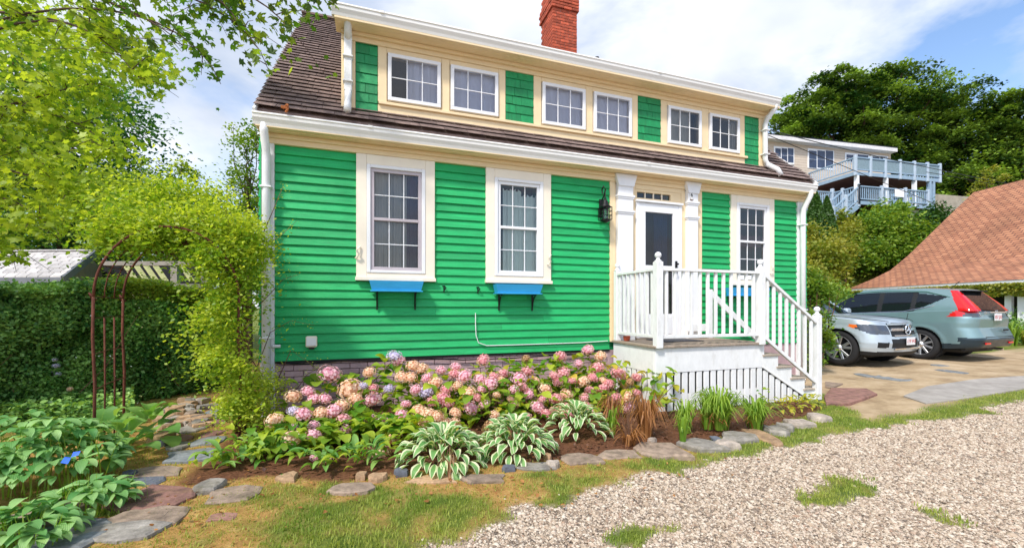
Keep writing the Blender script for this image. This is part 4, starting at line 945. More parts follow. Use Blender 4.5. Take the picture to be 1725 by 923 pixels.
plate(T, 2.285, .46, 1, '119 V43', gl, R(6))
for s_ in (-1, 1):
    mb(MB().obox((s_ * .56, 2.13, .47), (s_ * .80, 1.99, .47), .03, .018), 'fog_light_bar', M_car['chrome'], gl)
    mb(MB().box(s_ * .60 - .05, s_ * .60 + .05, 2.03, 2.085, .745, .83, .03).box(s_ * .74 - .05, s_ * .74 + .05, 1.93, 1.995, .77, .84, .03), 'headlight_lamp', M_car['chrome'], gl)
    mb(MB().box(min(s_ * .86, s_ * 1.06), max(s_ * .86, s_ * 1.06), .62, .74, 1.06, 1.20, .04), 'wing_mirror', silver, gl)
    mb(MB().tube([(s_ * .925, -.25, .93), (s_ * .945, -.22, .94), (s_ * .945, -.07, .94), (s_ * .925, -.04, .93)], .014, 6), 'door_handle', silver, gl)
    mb(MB().tube([(s_ * .60, .15, 1.665), (s_ * .61, -.3, 1.71), (s_ * .61, -1.4, 1.69), (s_ * .58, -1.8, 1.63)], .02, 6), 'roof_rail', M_car['chrome'], gl)
for s_ in (-1, 1):
    for yy, z0, z1 in ((.86, .42, 1.0), (-.2, .40, 1.03)):
        mb(MB().tube([(s_ * (np.interp(z, *g1['hw']) + .001), yy, z) for z in np.linspace(z0, z1, 6)], .006, 4), 'door_seam', M_car['black'], gl)
    mb(MB().tube([(s_ * .80, .98, 1.045), (s_ * .795, 1.5, 1.022), (s_ * .70, 1.98, .965), (s_ * .48, 2.13, .93)], .006, 4), 'bonnet_seam', M_car['black'], gl)
mb(MB().obox((-.50, 2.235, .385), (.50, 2.235, .385), .03, .028), 'skid_trim', M_car['chrome'], gl)
mb(MB().obox((-.62, .93, 1.08), (.1, 1.0, 1.075), .02, .012), 'wiper', M_car['black'], gl)
mb(MB().box(-.62, -.1, -.35, .0, .7, 1.4, .1).box(.1, .62, -.35, 0, .7, 1.4, .1), 'front_seats', M_car['seat'], gl)
# --- teal car, tail towards the drive
def crv_cls(c):
    x, y, z = abs(c[0]), c[1], c[2]
    if z < .40: return 'bumper_cladding'
    if y < -1.93 and z < .54: return 'bumper_cladding'
    if x > .58 and z > .99 and y < -1.74 - (z - 1.0) * .9: return 'reverse_lens#' if z < 1.07 and y < -1.98 else 'tail_light#'
    return 'body'
def crv_g(c, v):
    x, y = abs(c[0]), c[1]
    if y < lerp(-1.90, -1.68, v) and x > .55 - .04 * v and v < .97: return 'tail_light#'
    if v < .93 and y < lerp(-2.05, -1.72, v) and x <= .60: return 'rear_window'
    if .03 < v < .84:
        if y > lerp(1.12, .10, v) - .10 and x < .78 - .12 * v: return 'windscreen'
        if x > .5:
            yf = lerp(.90, .02, v)
            if -.40 < y < yf: return 'side_window#1'
            if -1.06 < y < -.50: return 'side_window#2'
            if y < -1.15 and y > -1.68 and v > .10 + ((-y - 1.15) / .53) ** 1.3 * .55 and v < .80 - ((-y - 1.15) / .53) * .12: return 'side_window#3'
            if -1.15 <= y <= -.3: return 'pillar#1' if y > -.8 else 'pillar#2'
    if x > .5 and .02 < v < .9 and False: return 'chrome'
    return 'body'
c1_ = dict(LF=2.27, LR=2.27, W=.91, RA=.395, WY=(1.36, -1.26), WR=.345, tyre=.345, track=.885, spokes=10, twin=False, spw=.042, cx=.30, cy=.40, bul=.12,
 belt=((-2.27, -1.9, -1, 0, .95, 1.5, 2.0, 2.27), (1.13, 1.13, 1.08, 1.03, 1.0, .96, .90, .84)), zb=(.33, .27, .25, .25), hoodcrown=.06,
 hw=((.2, .4, .7, .85, 1.15), (.86, .905, .91, .905, .86)), fy=((.2, .35, .5, .9), (2.1, 2.24, 2.27, 2.1)), ry=((.2, .35, .5, .56, .75, .95, 1.15), (2.08, 2.22, 2.27, 2.25, 2.17, 2.19, 2.12)),
 gh=dict(f0=1.15, f1=.05, r0=-2.17, r1=-1.78, w0=.845, w1=.60, roof=((-2.2, -1.8, -1.2, -.4, .3, 1.1), (1.55, 1.585, 1.635, 1.655, 1.63, 1.58)), crown=.03, pf=.95, pr=1.2),
 cls=crv_cls, gcls=crv_g, mats=dict(bumper_cladding=('bumper', M_car['navy']), tail_light=('tail_light', M_car['red']), reverse_lens=('reverse_light', M_car['lens']), rear_window=('rear_window', M_car['glass']),
 windscreen=('windscreen', M_car['glass']), side_window=('side_window', M_car['glass']), pillar=('pillar_trim', M_car['black'])))
cv, T, mb, ob, made = car('teal_suv', 'teal grey suv parked tail out, tall red tail lights, right of the silver suv', (13.86, 2.02, .06), R(4), c1_, teal)
plate(T, -2.215, .905, -1, '857 JX3', cv, R(4))
mb(MB().obox((-.36, -2.215, 1.09), (.36, -2.215, 1.09), .03, .028), 'tailgate_chrome_bar', M_car['chrome'], cv)
HZ=.06
hm = MB().tube([(-.03, -2.195, 1.12), (-.02, -2.20, 1.06)], .007, 5).tube([(.03, -2.195, 1.12), (.02, -2.20, 1.06)], .007, 5).tube([(-.025, -2.20, 1.09), (.025, -2.20, 1.09)], .006, 5)
hm.tube([(-.045, -2.195, 1.13), (-.035, -2.20, 1.045), (.035, -2.20, 1.045), (.045, -2.195, 1.13), (-.045, -2.195, 1.13)], .005, 5); mb(hm, 'tailgate_emblem', M_car['chrome'], cv)
p = T(np.array([[-.47, -2.20, 1.075]]))[0]; text_obj('model_badge', 'CR-V', .085, tuple(p), (PI / 2, 0, R(4)), M_car['chrome'], cv, .003)
mb(MB().obox((-.6, -2.245, .56), (.6, -2.245, .56), .02, .012), 'tailgate_gap', M_car['black'], cv)
mb(MB().box(.18, .40, -2.25, -2.235, .68, .72, .01), 'tow_cover', M_car['black'], cv)
mb(MB().box(-.66, -.44, -2.265, -2.24, .40, .44, .01).box(.40, .60, -2.265, -2.24, .40, .44, .01), 'reflector', M_car['red'], cv)
mb(MB().tube([(0, -1.45, 1.63), (0, -1.62, 1.80)], .008, 5), 'antenna', M_car['black'], cv)
mb(MB().box(-.48, .48, -1.90, -1.76, 1.555, 1.575, .01), 'spoiler', M_car['black'], cv)
mb(MB().tube([(.0, -2.12, 1.16), (.02, -2.14, 1.18), (.45, -2.08, 1.22)], .008, 5), 'rear_wiper', M_car['black'], cv)
mb(MB().tube([(.3, -2.2, .27), (.3, -1.9, .28)], .03, 8), 'exhaust_pipe', M_car['chrome'], cv)
for s_ in (-1, 1):
    mb(MB().box(min(s_ * .86, s_ * 1.05), max(s_ * .86, s_ * 1.05), .62, .74, 1.03, 1.16, .04), 'wing_mirror', teal, cv)
    for yy in (-.55, .38): mb(MB().tube([(s_ * .90, yy - .12, .92), (s_ * .94, yy - .09, .93), (s_ * .94, yy + .09, .93), (s_ * .90, yy + .12, .92)], .016, 6), 'door_handle', teal, cv)
    mb(MB().tube([(s_ * .855, .85, 1.02), (s_ * .86, 0, 1.045), (s_ * .865, -.95, 1.095), (s_ * .80, -1.45, 1.22), (s_ * .70, -1.72, 1.42), (s_ * .665, -1.3, 1.56), (s_ * .66, -.5, 1.60), (s_ * .67, .1, 1.57), (s_ * .78, .6, 1.32), (s_ * .855, .95, 1.02)], .010, 5), 'window_trim', M_car['chrome'], cv)
for s_ in (-1, 1):
    for yy, z0, z1 in ((.92, .42, 1.0), (-.14, .40, 1.03), (-1.02, .80, 1.06)):
        mb(MB().tube([(s_ * (np.interp(z, *c1_['hw']) + .001), yy - (.12 * max(0, z - .8) if yy < -1 else 0), z) for z in np.linspace(z0, z1, 6)], .006, 4), 'door_seam', M_car['black'], cv)
mb(MB().box(-.62, -.1, -.15, .2, .7, 1.4, .1).box(.1, .62, -.15, .2, .7, 1.4, .1).box(-.6, .6, -1.1, -.85, .7, 1.3, .1), 'seats', M_car['seat'], cv)
# ---------------------------------------------------------------- foliage materials
F_maple = LEAF('maple_leaf', (.09, .21, .02), (.52, .62, .07), trans=.5)
F_maple_r = LEAF('maple_leaf_single', (.12, .24, .02), (.54, .62, .07), 'rand', trans=.5)
F_maple_sil = LEAF('maple_leaf_silhouette', (.03, .08, .01), (.14, .22, .02), 'rand', trans=.3)  # silhouette of overhanging leaves against the sky, put into a darker colour
F_dark = LEAF('dark_tree_leaf', (.025, .11, .03), (.12, .32, .07), trans=.3)
F_hill = LEAF('hill_tree_leaf', (.014, .05, .008), (.33, .50, .07), trans=.25)  # wide range puts the highlights and shade of the clumps into leaf colour
F_mid = LEAF('shrub_leaf', (.07, .18, .018), (.36, .46, .06), trans=.4)
F_rose = LEAF('rose_leaf', (.16, .30, .02), (.60, .66, .08), trans=.5)
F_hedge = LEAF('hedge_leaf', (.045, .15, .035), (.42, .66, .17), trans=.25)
F_hedgel = LEAF('hedge_top_sunlit_leaf', (.16, .26, .03), (.48, .54, .10), trans=.4)  # sunlight on the hedge top put into a lighter, yellower leaf colour
F_peony = LEAF('peony_leaf', (.10, .30, .075), (.38, .60, .22), 'rand', trans=.3, veins=True)
F_hyd = LEAF('hydrangea_leaf', (.07, .24, .02), (.46, .56, .05), 'rand', trans=.42, veins=True)
F_hydy = LEAF('yellow_leaf', (.42, .40, .03), (.62, .50, .08), 'rand', trans=.42)
F_hostag = LEAF('hosta_green', (.12, .30, .08), (.24, .44, .15), 'rand', trans=.25, veins=True)
F_hostaw = LEAF('hosta_cream_margin', (.66, .70, .42), (.80, .80, .58), 'rand', trans=.3)
F_bighosta = LEAF('broad_hosta', (.12, .32, .07), (.36, .54, .13), 'rand', trans=.35, veins=True)
F_lily = LEAF('daylily_blade', (.10, .24, .02), (.34, .48, .06), trans=.4)
F_dead = LEAF('dead_blade', (.20, .075, .022), (.52, .25, .09), trans=.3)
F_grass = LEAF('grass_blade', (.12, .24, .02), (.46, .48, .12), trans=.4)
F_arb = LEAF('arborvitae_leaf', (.018, .065, .012), (.09, .19, .03), trans=.25)
F_weed = LEAF('weed_leaf', (.13, .21, .02), (.44, .40, .07), trans=.4)
petal = {k: LEAF('petal_' + k, a, b, trans=.3, rough=.7) for k, a, b in (('pink', (.74, .34, .50), (.92, .70, .78)), ('cream', (.78, .46, .34), (.92, .78, .62)), ('lilac', (.48, .44, .74), (.84, .74, .90)), ('rose', (.70, .28, .36), (.90, .60, .62)), ('tan', (.36, .19, .09), (.70, .48, .28)))}

# ---------------------------------------------------------------- garden bed, path stones
bed = root('garden_bed', (2.5, -1.2, -.03), 'mulched flower bed edged with low fieldstones along the mauve foundation', 'flower bed')
def slab(nm, cx, cy, rx, ry, h, mat, parent, rot=0, z0=None, n=9, jit=.24, tilt=0):
    z0 = float(ground(cx, cy)) - .015 if z0 is None else z0; V = []; n2 = n
    rs = [(1 + random.uniform(-jit, jit)) / max(abs(math.cos(2 * PI * i / n)), abs(math.sin(2 * PI * i / n))) ** .75 * .93 for i in range(n)]
    for lv, (k, z) in enumerate(((1.04, -.03), (1.03, h * .7), (.93, h), (.5, h * 1.02))):
        for i in range(n):
            a = 2 * PI * i / n; x = rx * rs[i] * k * math.cos(a); y = ry * rs[i] * k * math.sin(a)
            V.append((cx + x * math.cos(rot) - y * math.sin(rot), cy + x * math.sin(rot) + y * math.cos(rot), z0 + z + random.uniform(-.004, .004) + tilt * x))
    F = []
    for l in range(3):
        for i in range(n): F.append([l * n + i, l * n + (i + 1) % n, (l + 1) * n + (i + 1) % n, (l + 1) * n + i])
    F += [list(range(n))[::-1], list(range(3 * n, 4 * n))]
    o = obj(nm, V, F, mat, parent); fixn(o.data); return o
st = {k: MAT('stone_' + k, c, .9, var=.42, scale=11, bump=.8, bscale=35, rnd=.14, dirt=.8, dirtc=d) for k, c, d in (('grey', (.27, .245, .215), (.14, .12, .06)), ('brown', (.27, .20, .15), (.10, .09, .04)), ('pale', (.38, .32, .27), (.25, .18, .12)), ('bluegrey', (.20, .215, .225), (.20, .15, .07)), ('red', (.25, .13, .105), (.24, .16, .08)), ('tan', (.42, .27, .16), (.2, .12, .06)), ('slate', (.11, .12, .15), (.1, .1, .1)))}
def bbox_stone(u0, v0, u1, v1, h, k, parent, nm='edging_stone', z=None, n=9, jit=.24):
    zz = -.03 if z is None else z
    a = P((u0 + u1) / 2, v1, z=zz); b = P((u0 + u1) / 2, v0, z=zz + h * .6); l = P(u0, (v0 + v1) / 2, z=zz); r = P(u1, (v0 + v1) / 2, z=zz)
    c = (a + b) / 2; rx = np.linalg.norm((r - l)[:2]) / 2; ry = max(np.linalg.norm((b - a)[:2]) / 2, .04)
    return slab(nm, c[0], c[1], rx, ry, h, st[k], parent, rot=-YAW * .7, z0=float(ground(c[0], c[1])) - .01, n=n, jit=jit)
for q in ((1075, 738, 1150, 768, .05, 'brown'), (1148, 730, 1212, 755, .06, 'grey'), (1206, 734, 1240, 751, .08, 'pale'), (1212, 719, 1272, 738, .07, 'grey'), (1198, 726, 1214, 738, .05, 'slate'), (1090, 731, 1108, 740, .05, 'pale'),
          (1322, 697, 1365, 710, .07, 'pale'), (1310, 703, 1334, 716, .07, 'grey'), (1362, 687, 1390, 700, .08, 'pale'), (1292, 708, 1318, 724, .07, 'grey'), (1268, 712, 1300, 738, .04, 'tan'),
          (940, 758, 1010, 779, .03, 'brown'), (1005, 752, 1078, 770, .03, 'brown'), (860, 775, 935, 792, .03, 'grey'), (922, 774, 942, 788, .06, 'pale'), (845, 782, 868, 796, .05, 'slate'), (916, 764, 930, 774, .06, 'tan'),
          (775, 798, 850, 816, .03, 'brown'), (690, 800, 770, 818, .03, 'tan'), (620, 800, 650, 816, .05, 'tan'), (545, 815, 632, 838, .03, 'brown'), (470, 800, 500, 820, .05, 'tan'), (664, 792, 688, 806, .05, 'slate'), (600, 800, 616, 812, .05, 'tan')):
    bbox_stone(*q, bed)
path = root('stone_path', (-.6, -.5, 0), 'garden path of irregular flagstones and cobbles running under the rusty arch', 'path')
for q in ((195, 820, 328, 858, .03, 'red'), (190, 852, 312, 884, .025, 'brown'), (48, 880, 168, 924, .03, 'bluegrey'), (140, 880, 280, 912, .03, 'grey'), (210, 785, 312, 803, .025, 'brown'), (205, 803, 270, 817, .025, 'slate'), (282, 755, 370, 776, .03, 'bluegrey'),
          (282, 745, 314, 757, .03, 'grey'), (330, 735, 372, 750, .03, 'bluegrey'), (290, 732, 322, 745, .03, 'red'), (340, 724, 374, 736, .03, 'red'), (297, 715, 346, 731, .04, 'grey'), (343, 706, 372, 720, .03, 'red'), (342, 697, 372, 708, .03, 'grey'),
          (162, 817, 200, 832, .06, 'slate'), (210, 795, 226, 803, .05, 'slate'), (352, 818, 432, 846, .03, 'brown'), (332, 808, 372, 832, .05, 'grey'), (350, 688, 372, 697, .03, 'bluegrey'), (360, 676, 380, 684, .03, 'grey'), (348, 862, 396, 876, .02, 'red')):
    bbox_stone(*q, path, 'flagstone', z=0)
for i in range(46):
    u = random.uniform(272, 345); v = random.uniform(672, 722) + (345 - u) * .1
    p = P(u, v, z=.0); r_ = random.uniform(.045, .10); slab('cobble', p[0], p[1], r_, r_ * random.uniform(.6, .9), r_ * .8, st[random.choice(['tan', 'grey', 'pale', 'tan', 'brown'])], path, random.uniform(0, 3), n=8)
for q in ((0, 868, 60, 905, .08, 'brown'), (50, 850, 130, 885, .09, 'brown'), (110, 838, 185, 858, .08, 'tan'), (145, 830, 180, 845, .07, 'pale'), (262, 728, 285, 750, .09, 'tan'), (266, 740, 285, 752, .06, 'slate')): bbox_stone(*q, path, 'border_stone', z=0)
# slabs on the drive side
apr = root('paved_apron', (8.6, -1.5, -.1), 'grey concrete apron and scattered slabs between the lawn and the parked cars', 'paving')
def poly_slab(nm, pts, h, mat, parent, z=-.1):
    W_ = [P(u, v, z=z) for u, v in pts]; m_ = MB(); V = []
    for k, e in ((1.0, -.05), (1.0, h - .006), (.985, h)):
        c = sum(W_) / len(W_)
        for p in W_: V.append((c[0] + (p[0] - c[0]) * k, c[1] + (p[1] - c[1]) * k, float(ground(p[0], p[1])) + e))
    n = len(W_); F = [[l * n + i, l * n + (i + 1) % n, (l + 1) * n + (i + 1) % n, (l + 1) * n + i] for l in range(2) for i in range(n)] + [list(range(n))[::-1], list(range(2 * n, 3 * n))]
    o = obj(nm, V, F, mat, parent); fixn(o.data)
conc = MAT('old_concrete', (.34, .31, .28), .9, var=.25, scale=4, bump=.6, bscale=30, dirt=.4, dirtc=(.2, .17, .12))
poly_slab('concrete_slab', ((1522, 672), (1560, 684), (1640, 678), (1725, 669), (1780, 664), (1780, 648), (1700, 650), (1640, 653), (1560, 661)), .03, conc, apr)
poly_slab('brick_red_slab', ((1388, 668), (1392, 681), (1430, 680), (1478, 668), (1460, 660), (1400, 657)), .03, st['red'], apr)
poly_slab('brick_red_slab', ((1390, 655), (1402, 657), (1420, 652), (1390, 648)), .03, st['brown'], apr)
for q in ((1450, 629, 1472, 636), (1482, 634, 1520, 641), (1590, 627, 1614, 633), (1570, 619, 1592, 622)):
    bbox_stone(*q, .016, 'bluegrey', apr, 'stone_patch', z=-.02)

# grass blades on the lawn and tufts in the gravel
def blades(name, x, y, h, tint, mat, parent=None, wid=.004, lean=.5, z=None):
    n = len(x); z = ground(x, y) + (fbm(x, y, 2.2, 5) - .5) * .04 if z is None else z
    a = rng.uniform(0, 2 * PI, n); l = rng.uniform(.1, lean, n) * h; wd = wid * rng.uniform(.7, 1.4, n); ca_, sa_ = np.cos(a), np.sin(a)
    B = np.stack([x, y, z - .01], 1); pr = np.stack([-sa_, ca_, 0 * a], 1); di = np.stack([ca_, sa_, 0 * a], 1)
    up = np.array([0, 0, 1.0])
    V = np.stack([B - pr * wd[:, None], B + pr * wd[:, None], B + di * (l * .4)[:, None] + up * (h * .6)[:, None] + pr * (wd * .8)[:, None], B + di * (l * .4)[:, None] + up * (h * .6)[:, None] - pr * (wd * .8)[:, None], B + di * l[:, None] + up * h[:, None]], 1)
    k = (np.arange(n) * 5)[:, None]; q = np.concatenate([k + [0, 1, 2], k + [0, 2, 3], k + [3, 2, 4]], 1).reshape(-1, 3)
    o = obj(name, V.reshape(-1, 3), q, mat, parent, attr=np.repeat(np.clip(tint, 0, 1), 3)); return o
x, y = scatter_mask(800000, -1.2, 15, -5, 1.5); g_, p_, m_, s_ = zones(x, y); ok, s = seen(x, y)
ok &= (rng.random(len(x)) < (1 - g_) * (1 - p_) * (1 - m_) * (1 - .7 * s_) * np.clip(2.6 / s, .25, 1)) & ~((x < 8.6) & (y > -.9) & (x > -.3))
x, y, s_ = x[ok], y[ok], s_[ok]; print('grass', len(x))
tag(blades('lawn_grass', x, y, rng.uniform(.014, .042, len(x)) * (1 - .3 * s_), fbm(x, y, 3, 8) * 1.1 + rng.normal(0, .15, len(x)) + .25 * s_, F_grass, wid=.003), 'short patchy grass between the garden bed and the gravel', 'grass', kind='stuff')
x, y = scatter_mask(260000, -2.5, 9, -4.4, 1.0); g_, p_, m_, s_ = zones(x, y); ok, s = seen(x, y)
ok &= (rng.random(len(x)) < s_ * (1 - g_) * (1 - m_) * .30 * np.clip(2.6 / s, .25, 1)) & ~((x < 8.6) & (y > -.9) & (x > -.3)); x, y = x[ok], y[ok]
tag(blades('dry_grass', x, y, rng.uniform(.012, .035, len(x)), rng.random(len(x)), F_weed, wid=.003, lean=1.6), 'thin straw coloured grass in the worn soil by the path', 'dry grass', kind='stuff')
# fallen leaves
C = []
for i in range(170):
    u = random.uniform(150, 1300); v = random.uniform(800, 915) if u < 600 else random.uniform(745, 860); p = P(u, v, z=-.04)
    if p[1] > edge(p[0]) - .3: C.append((p[0], p[1], float(ground(p[0], p[1])) + .022))
leaves('fallen_leaves', np.array(C), rng.uniform(.015, .045, len(C)), rng.random(len(C)), F_dead, None, 'oval', 2.5); tag(bpy.data.objects['fallen_leaves'], 'small dry brown and orange leaves fallen over the lawn', 'fallen leaves')
C = [(x_, y_, float(ground(x_, y_)) + .012 + random.random() * .02) for x_, y_ in zip(rng.uniform(0, 7, 3000), rng.uniform(-2.2, -.1, 3000)) if y_ > bedy(x_)]
leaves('bark_mulch', np.array(C), rng.uniform(.02, .05, len(C)), rng.random(len(C)) * .6, LEAF('mulch_chip', (.05, .02, .012), (.26, .12, .06), trans=.05), None, 'diamond', 1.2); tag(bpy.data.objects['bark_mulch'], 'red brown bark chips covering the flower bed', 'mulch')

# ---------------------------------------------------------------- single leaf meshes
def leafmesh(nm, l, w_, mat, fold=.25, curl=.35, n=6, margin=None, heart=0, wave=.0):
    V = []; F = []; fm = []
    for i in range(n + 1):
        t = i / n; ww = w_ * (math.sin(PI * min(1, t * (.94) + .05)) ** .8) * (1 + heart * (1 - t) * .6) * (0 if t == 1 else 1); y = l * (math.sin(t * curl * 2) / (curl * 2) if curl else t); z = l * (.25 * math.sin(t * PI * .5) - curl * t * t * .75)
        for k in ((-1, -.6, 0, .6, 1) if margin else (-1, -.72, 0, .72, 1)): V.append((k * ww / 2, y - heart * l * .1 * abs(k) * (t < .1), z + abs(k) * ww * fold + wave * math.sin(t * 12 + k) * ww))
    for i in range(n):
        for j in range(4):
            F.append([i * 5 + j, i * 5 + j + 1, (i + 1) * 5 + j + 1, (i + 1) * 5 + j]); fm.append(1 if margin and j in (0, 3) else 0)
    me = mk(nm, V, F, [mat, margin] if margin else mat, smooth=True, fm=fm); return me
def rosette(parent, nm, meshes, c, n, rad, hmax, smin, smax, tilt0=.2, tilt1=1.2, dirb=None):
    c = np.array(c, float)
    for i in range(n):
        f = (i + .5) / n; a = i * 2.39996 + random.uniform(-.3, .3); r_ = rad * f ** .6; h = hmax * (1 - f ** 1.4) + random.uniform(0, .04)
        Mx = Matrix.Translation((c[0] + r_ * math.cos(a) * .65, c[1] + r_ * math.sin(a) * .65, c[2] + h)) @ Matrix.Rotation(a - PI / 2, 4, 'Z') @ Matrix.Rotation(lerp(.9, -.45, f) + random.uniform(-.2, .2), 4, 'X') @ Matrix.Rotation(random.uniform(-.35, .35), 4, 'Y') @ Matrix.Scale(random.uniform(smin, smax), 4)
        inst(nm, random.choice(meshes), Mx, parent)
# ---------------------------------------------------------------- hydrangeas
hl = [leafmesh('hydrangea_leaf', .13, .088, F_hyd, .18, .45), leafmesh('hydrangea_leaf', .12, .075, F_hyd, .3, .6), leafmesh('hydrangea_leaf', .14, .095, F_hyd, .1, .3)]
hy = [leafmesh('yellow_leaf', .12, .08, F_hydy, .2, .5)]
def headmesh(k, seed):
    rg = np.random.default_rng(seed); n = 62; V = []; F = []; tv = []
    for i in range(n):
        ph = math.acos(1 - 1.75 * (i + .5) / n); th = i * 2.39996; d = np.array([math.sin(ph) * math.cos(th), math.sin(ph) * math.sin(th), math.cos(ph)]) + rg.normal(0, .07, 3); d /= np.linalg.norm(d)
        c = d * rg.uniform(.86, 1.06) * np.array([1, 1, .8]); a = np.cross(d, rg.normal(0, 1, 3)); a /= np.linalg.norm(a); b_ = np.cross(d, a); t = rg.random()
        for j in range(4):
            q = j * PI / 2; e = math.cos(q) * a + math.sin(q) * b_; e2 = math.cos(q + .75) * a + math.sin(q + .75) * b_; e3 = math.cos(q - .75) * a + math.sin(q - .75) * b_
            s0 = len(V); V += [c, c + e2 * .13 + d * .03, c + e * .20 + d * .0, c + e3 * .13 + d * .03]; F.append([s0, s0 + 1, s0 + 2, s0 + 3]); tv.append(t * .8 + rg.random() * .2)
    m_ = MB().lathe((0, 0, -.35), [(.15, -.25), (.5, 0), (.72, .35), (.6, .75), (.2, .95)], 8); s0 = len(V)
    for v in np.vstack(m_.V): V.append(v)
    for f in m_.F: F.append([s0 + i for i in f]); tv.append(.1)
    me = mk('flower_head', V, F, petal[k]); a_ = me.attributes.new('tint', 'FLOAT', 'FACE'); a_.data.foreach_set('value', np.array(tv, np.float32)); return me
HM = {k: [headmesh(k, 10 * i + j) for j in range(3)] for i, k in enumerate(petal)}
# (u, v, width px, colour) of the blooms in the photograph
heads = [(555, 630, 34, 'pink'), (590, 656, 36, 'cream'), (494, 668, 24, 'cream'), (519, 659, 20, 'pink'), (528, 672, 20, 'pink'), (495, 693, 20, 'lilac'), (512, 698, 26, 'pink'), (463, 708, 27, 'cream'), (492, 737, 28, 'cream'), (528, 733, 24, 'pink'), (563, 693, 28, 'pink'),
 (628, 673, 28, 'pink'), (612, 650, 14, 'lilac'), (531, 770, 16, 'pink'), (552, 775, 16, 'cream'), (643, 768, 28, 'cream'), (662, 738, 27, 'cream'), (674, 720, 22, 'cream'), (675, 700, 22, 'pink'), (664, 600, 24, 'lilac'), (672, 608, 20, 'pink'), (655, 655, 16, 'lilac'),
 (696, 616, 22, 'cream'), (710, 621, 22, 'cream'), (743, 624, 17, 'pink'), (733, 645, 22, 'cream'), (717, 661, 22, 'lilac'), (752, 655, 18, 'rose'), (745, 672, 24, 'rose'), (706, 692, 24, 'cream'), (722, 698, 24, 'cream'), (738, 702, 22, 'cream'), (728, 676, 18, 'rose'), (695, 725, 16, 'tan'), (692, 735, 16, 'cream'),
 (814, 606, 20, 'rose'), (768, 618, 18, 'pink'), (782, 633, 24, 'pink'), (765, 630, 18, 'rose'), (848, 629, 18, 'rose'), (826, 646, 24, 'pink'), (832, 634, 16, 'rose'), (790, 662, 22, 'cream'), (793, 687, 23, 'pink'), (755, 680, 18, 'rose'), (767, 695, 19, 'cream'), (804, 670, 16, 'rose'), (837, 665, 14, 'cream'),
 (886, 604, 14, 'tan'), (944, 600, 19, 'rose'), (888, 626, 22, 'rose'), (874, 637, 24, 'pink'), (866, 656, 18, 'pink'), (880, 652, 18, 'rose'), (891, 663, 17, 'pink'), (918, 655, 22, 'cream'), (933, 633, 16, 'rose'), (948, 627, 22, 'rose'), (940, 643, 16, 'rose'), (964, 641, 14, 'rose'), (914, 672, 16, 'rose'), (866, 680, 16, 'rose'),
 (860, 672, 12, 'cream'), (906, 686, 23, 'pink'), (954, 664, 20, 'cream'), (936, 694, 26, 'cream'), (952, 686, 20, 'rose'), (955, 698, 20, 'rose'), (920, 697, 18, 'rose'), (887, 702, 16, 'rose'), (826, 720, 26, 'tan'), (865, 706, 14, 'rose'),
 (990, 589, 20, 'pink'), (1011, 600, 18, 'cream'), (1006, 620, 22, 'rose'), (999, 636, 17, 'rose'), (1042, 629, 24, 'rose'), (1076, 622, 16, 'tan'), (1073, 636, 18, 'rose'), (1060, 643, 14, 'tan'), (1015, 655, 20, 'rose'), (1025, 647, 18, 'rose'), (993, 658, 16, 'rose'), (985, 669, 16, 'rose'), (1072, 662, 15, 'rose'),
 (1036, 671, 20, 'rose'), (1059, 686, 20, 'pink'), (989, 685, 18, 'rose'), (1000, 694, 16, 'rose'), (980, 697, 16, 'rose'), (1100 - 84, 641, 14, 'cream'), (845, 604 + 36, 14, 'cream'), (903, 640, 13, 'cream'), (975, 612, 14, 'pink'), (1030, 690, 15, 'cream'), (700, 656, 18, 'pink'), (770, 650, 17, 'cream'), (812, 655, 15, 'pink')]
for i in range(60):
    u = random.uniform(480, 1060); vv_ = random.uniform(625, 720) if u > 600 else random.uniform(660, 745); w_ = random.uniform(15, 23)
    if all((u - h_[0]) ** 2 + (vv_ - h_[1]) ** 2 > 15 ** 2 for h_ in heads): heads.append((u, vv_, w_, random.choice(['rose', 'pink', 'cream', 'pink', 'cream'])))
bushes = [(.95, 'pale pink hydrangea bush nearest the left corner of the house, with large pink heads'), (1.75, 'tall hydrangea bush with one bluish lilac bloom rising above the rest'), (2.35, 'hydrangea bush below the white cable with rose and cream heads'), (2.95, 'hydrangea bush in front of the right flower box with small rose heads'), (3.5, 'dense hydrangea bush with a crowd of rosy heads before the three hostas'), (4.05, 'yellowing hydrangea bush against the porch with dusty rose heads')]
hb = []
for bxx, lb in bushes: hb.append([root('hydrangea_bush', (bxx, -.85, float(ground(bxx, -.85))), lb, 'hydrangea', 'pink hydrangeas along the foundation'), bxx, [], MB(), []])
def ydepth(v): return float(np.interp(v, [590, 620, 660, 700, 740, 775], [-.42, -.55, -.85, -1.2, -1.5, -1.72]))
for (u, v, wpx, k) in heads:
    y = ydepth(v) + random.uniform(-.06, .06); p = P(u, v, y=y); Sx = FPX / ((p - CAM) @ FW); r_ = wpx / Sx / 2 * 1.16
    b_ = min(hb, key=lambda q: abs(q[1] - p[0] + (.1 if y < -1.3 else 0)))
    Mx = Matrix.Translation(p) @ Euler((random.uniform(.2, .7), random.uniform(-.3, .3), random.uniform(0, 6))).to_matrix().to_4x4() @ Matrix.Diagonal((r_, r_, r_ * random.uniform(.85, 1.05), 1))
    inst('flower_head', random.choice(HM[k]), Mx, b_[0]); b_[2].append(p)
    base = np.array([b_[1] + random.uniform(-.22, .22), -.85 + random.uniform(-.15, .15), ground(b_[1], -.85)]); mid = base * .45 + p * .55 + np.array([0, 0, .06])
    b_[3].tube([base, mid, p - (0, 0, r_ * .3)], [.006, .005, .0035], 5, False)
HPX = [(FPX * ((p - CAM) @ RT) / ((p - CAM) @ FW), -FPX * (p - CAM)[2] / ((p - CAM) @ FW), (p - CAM) @ FW, 19) for q_ in hb for p in q_[2]]
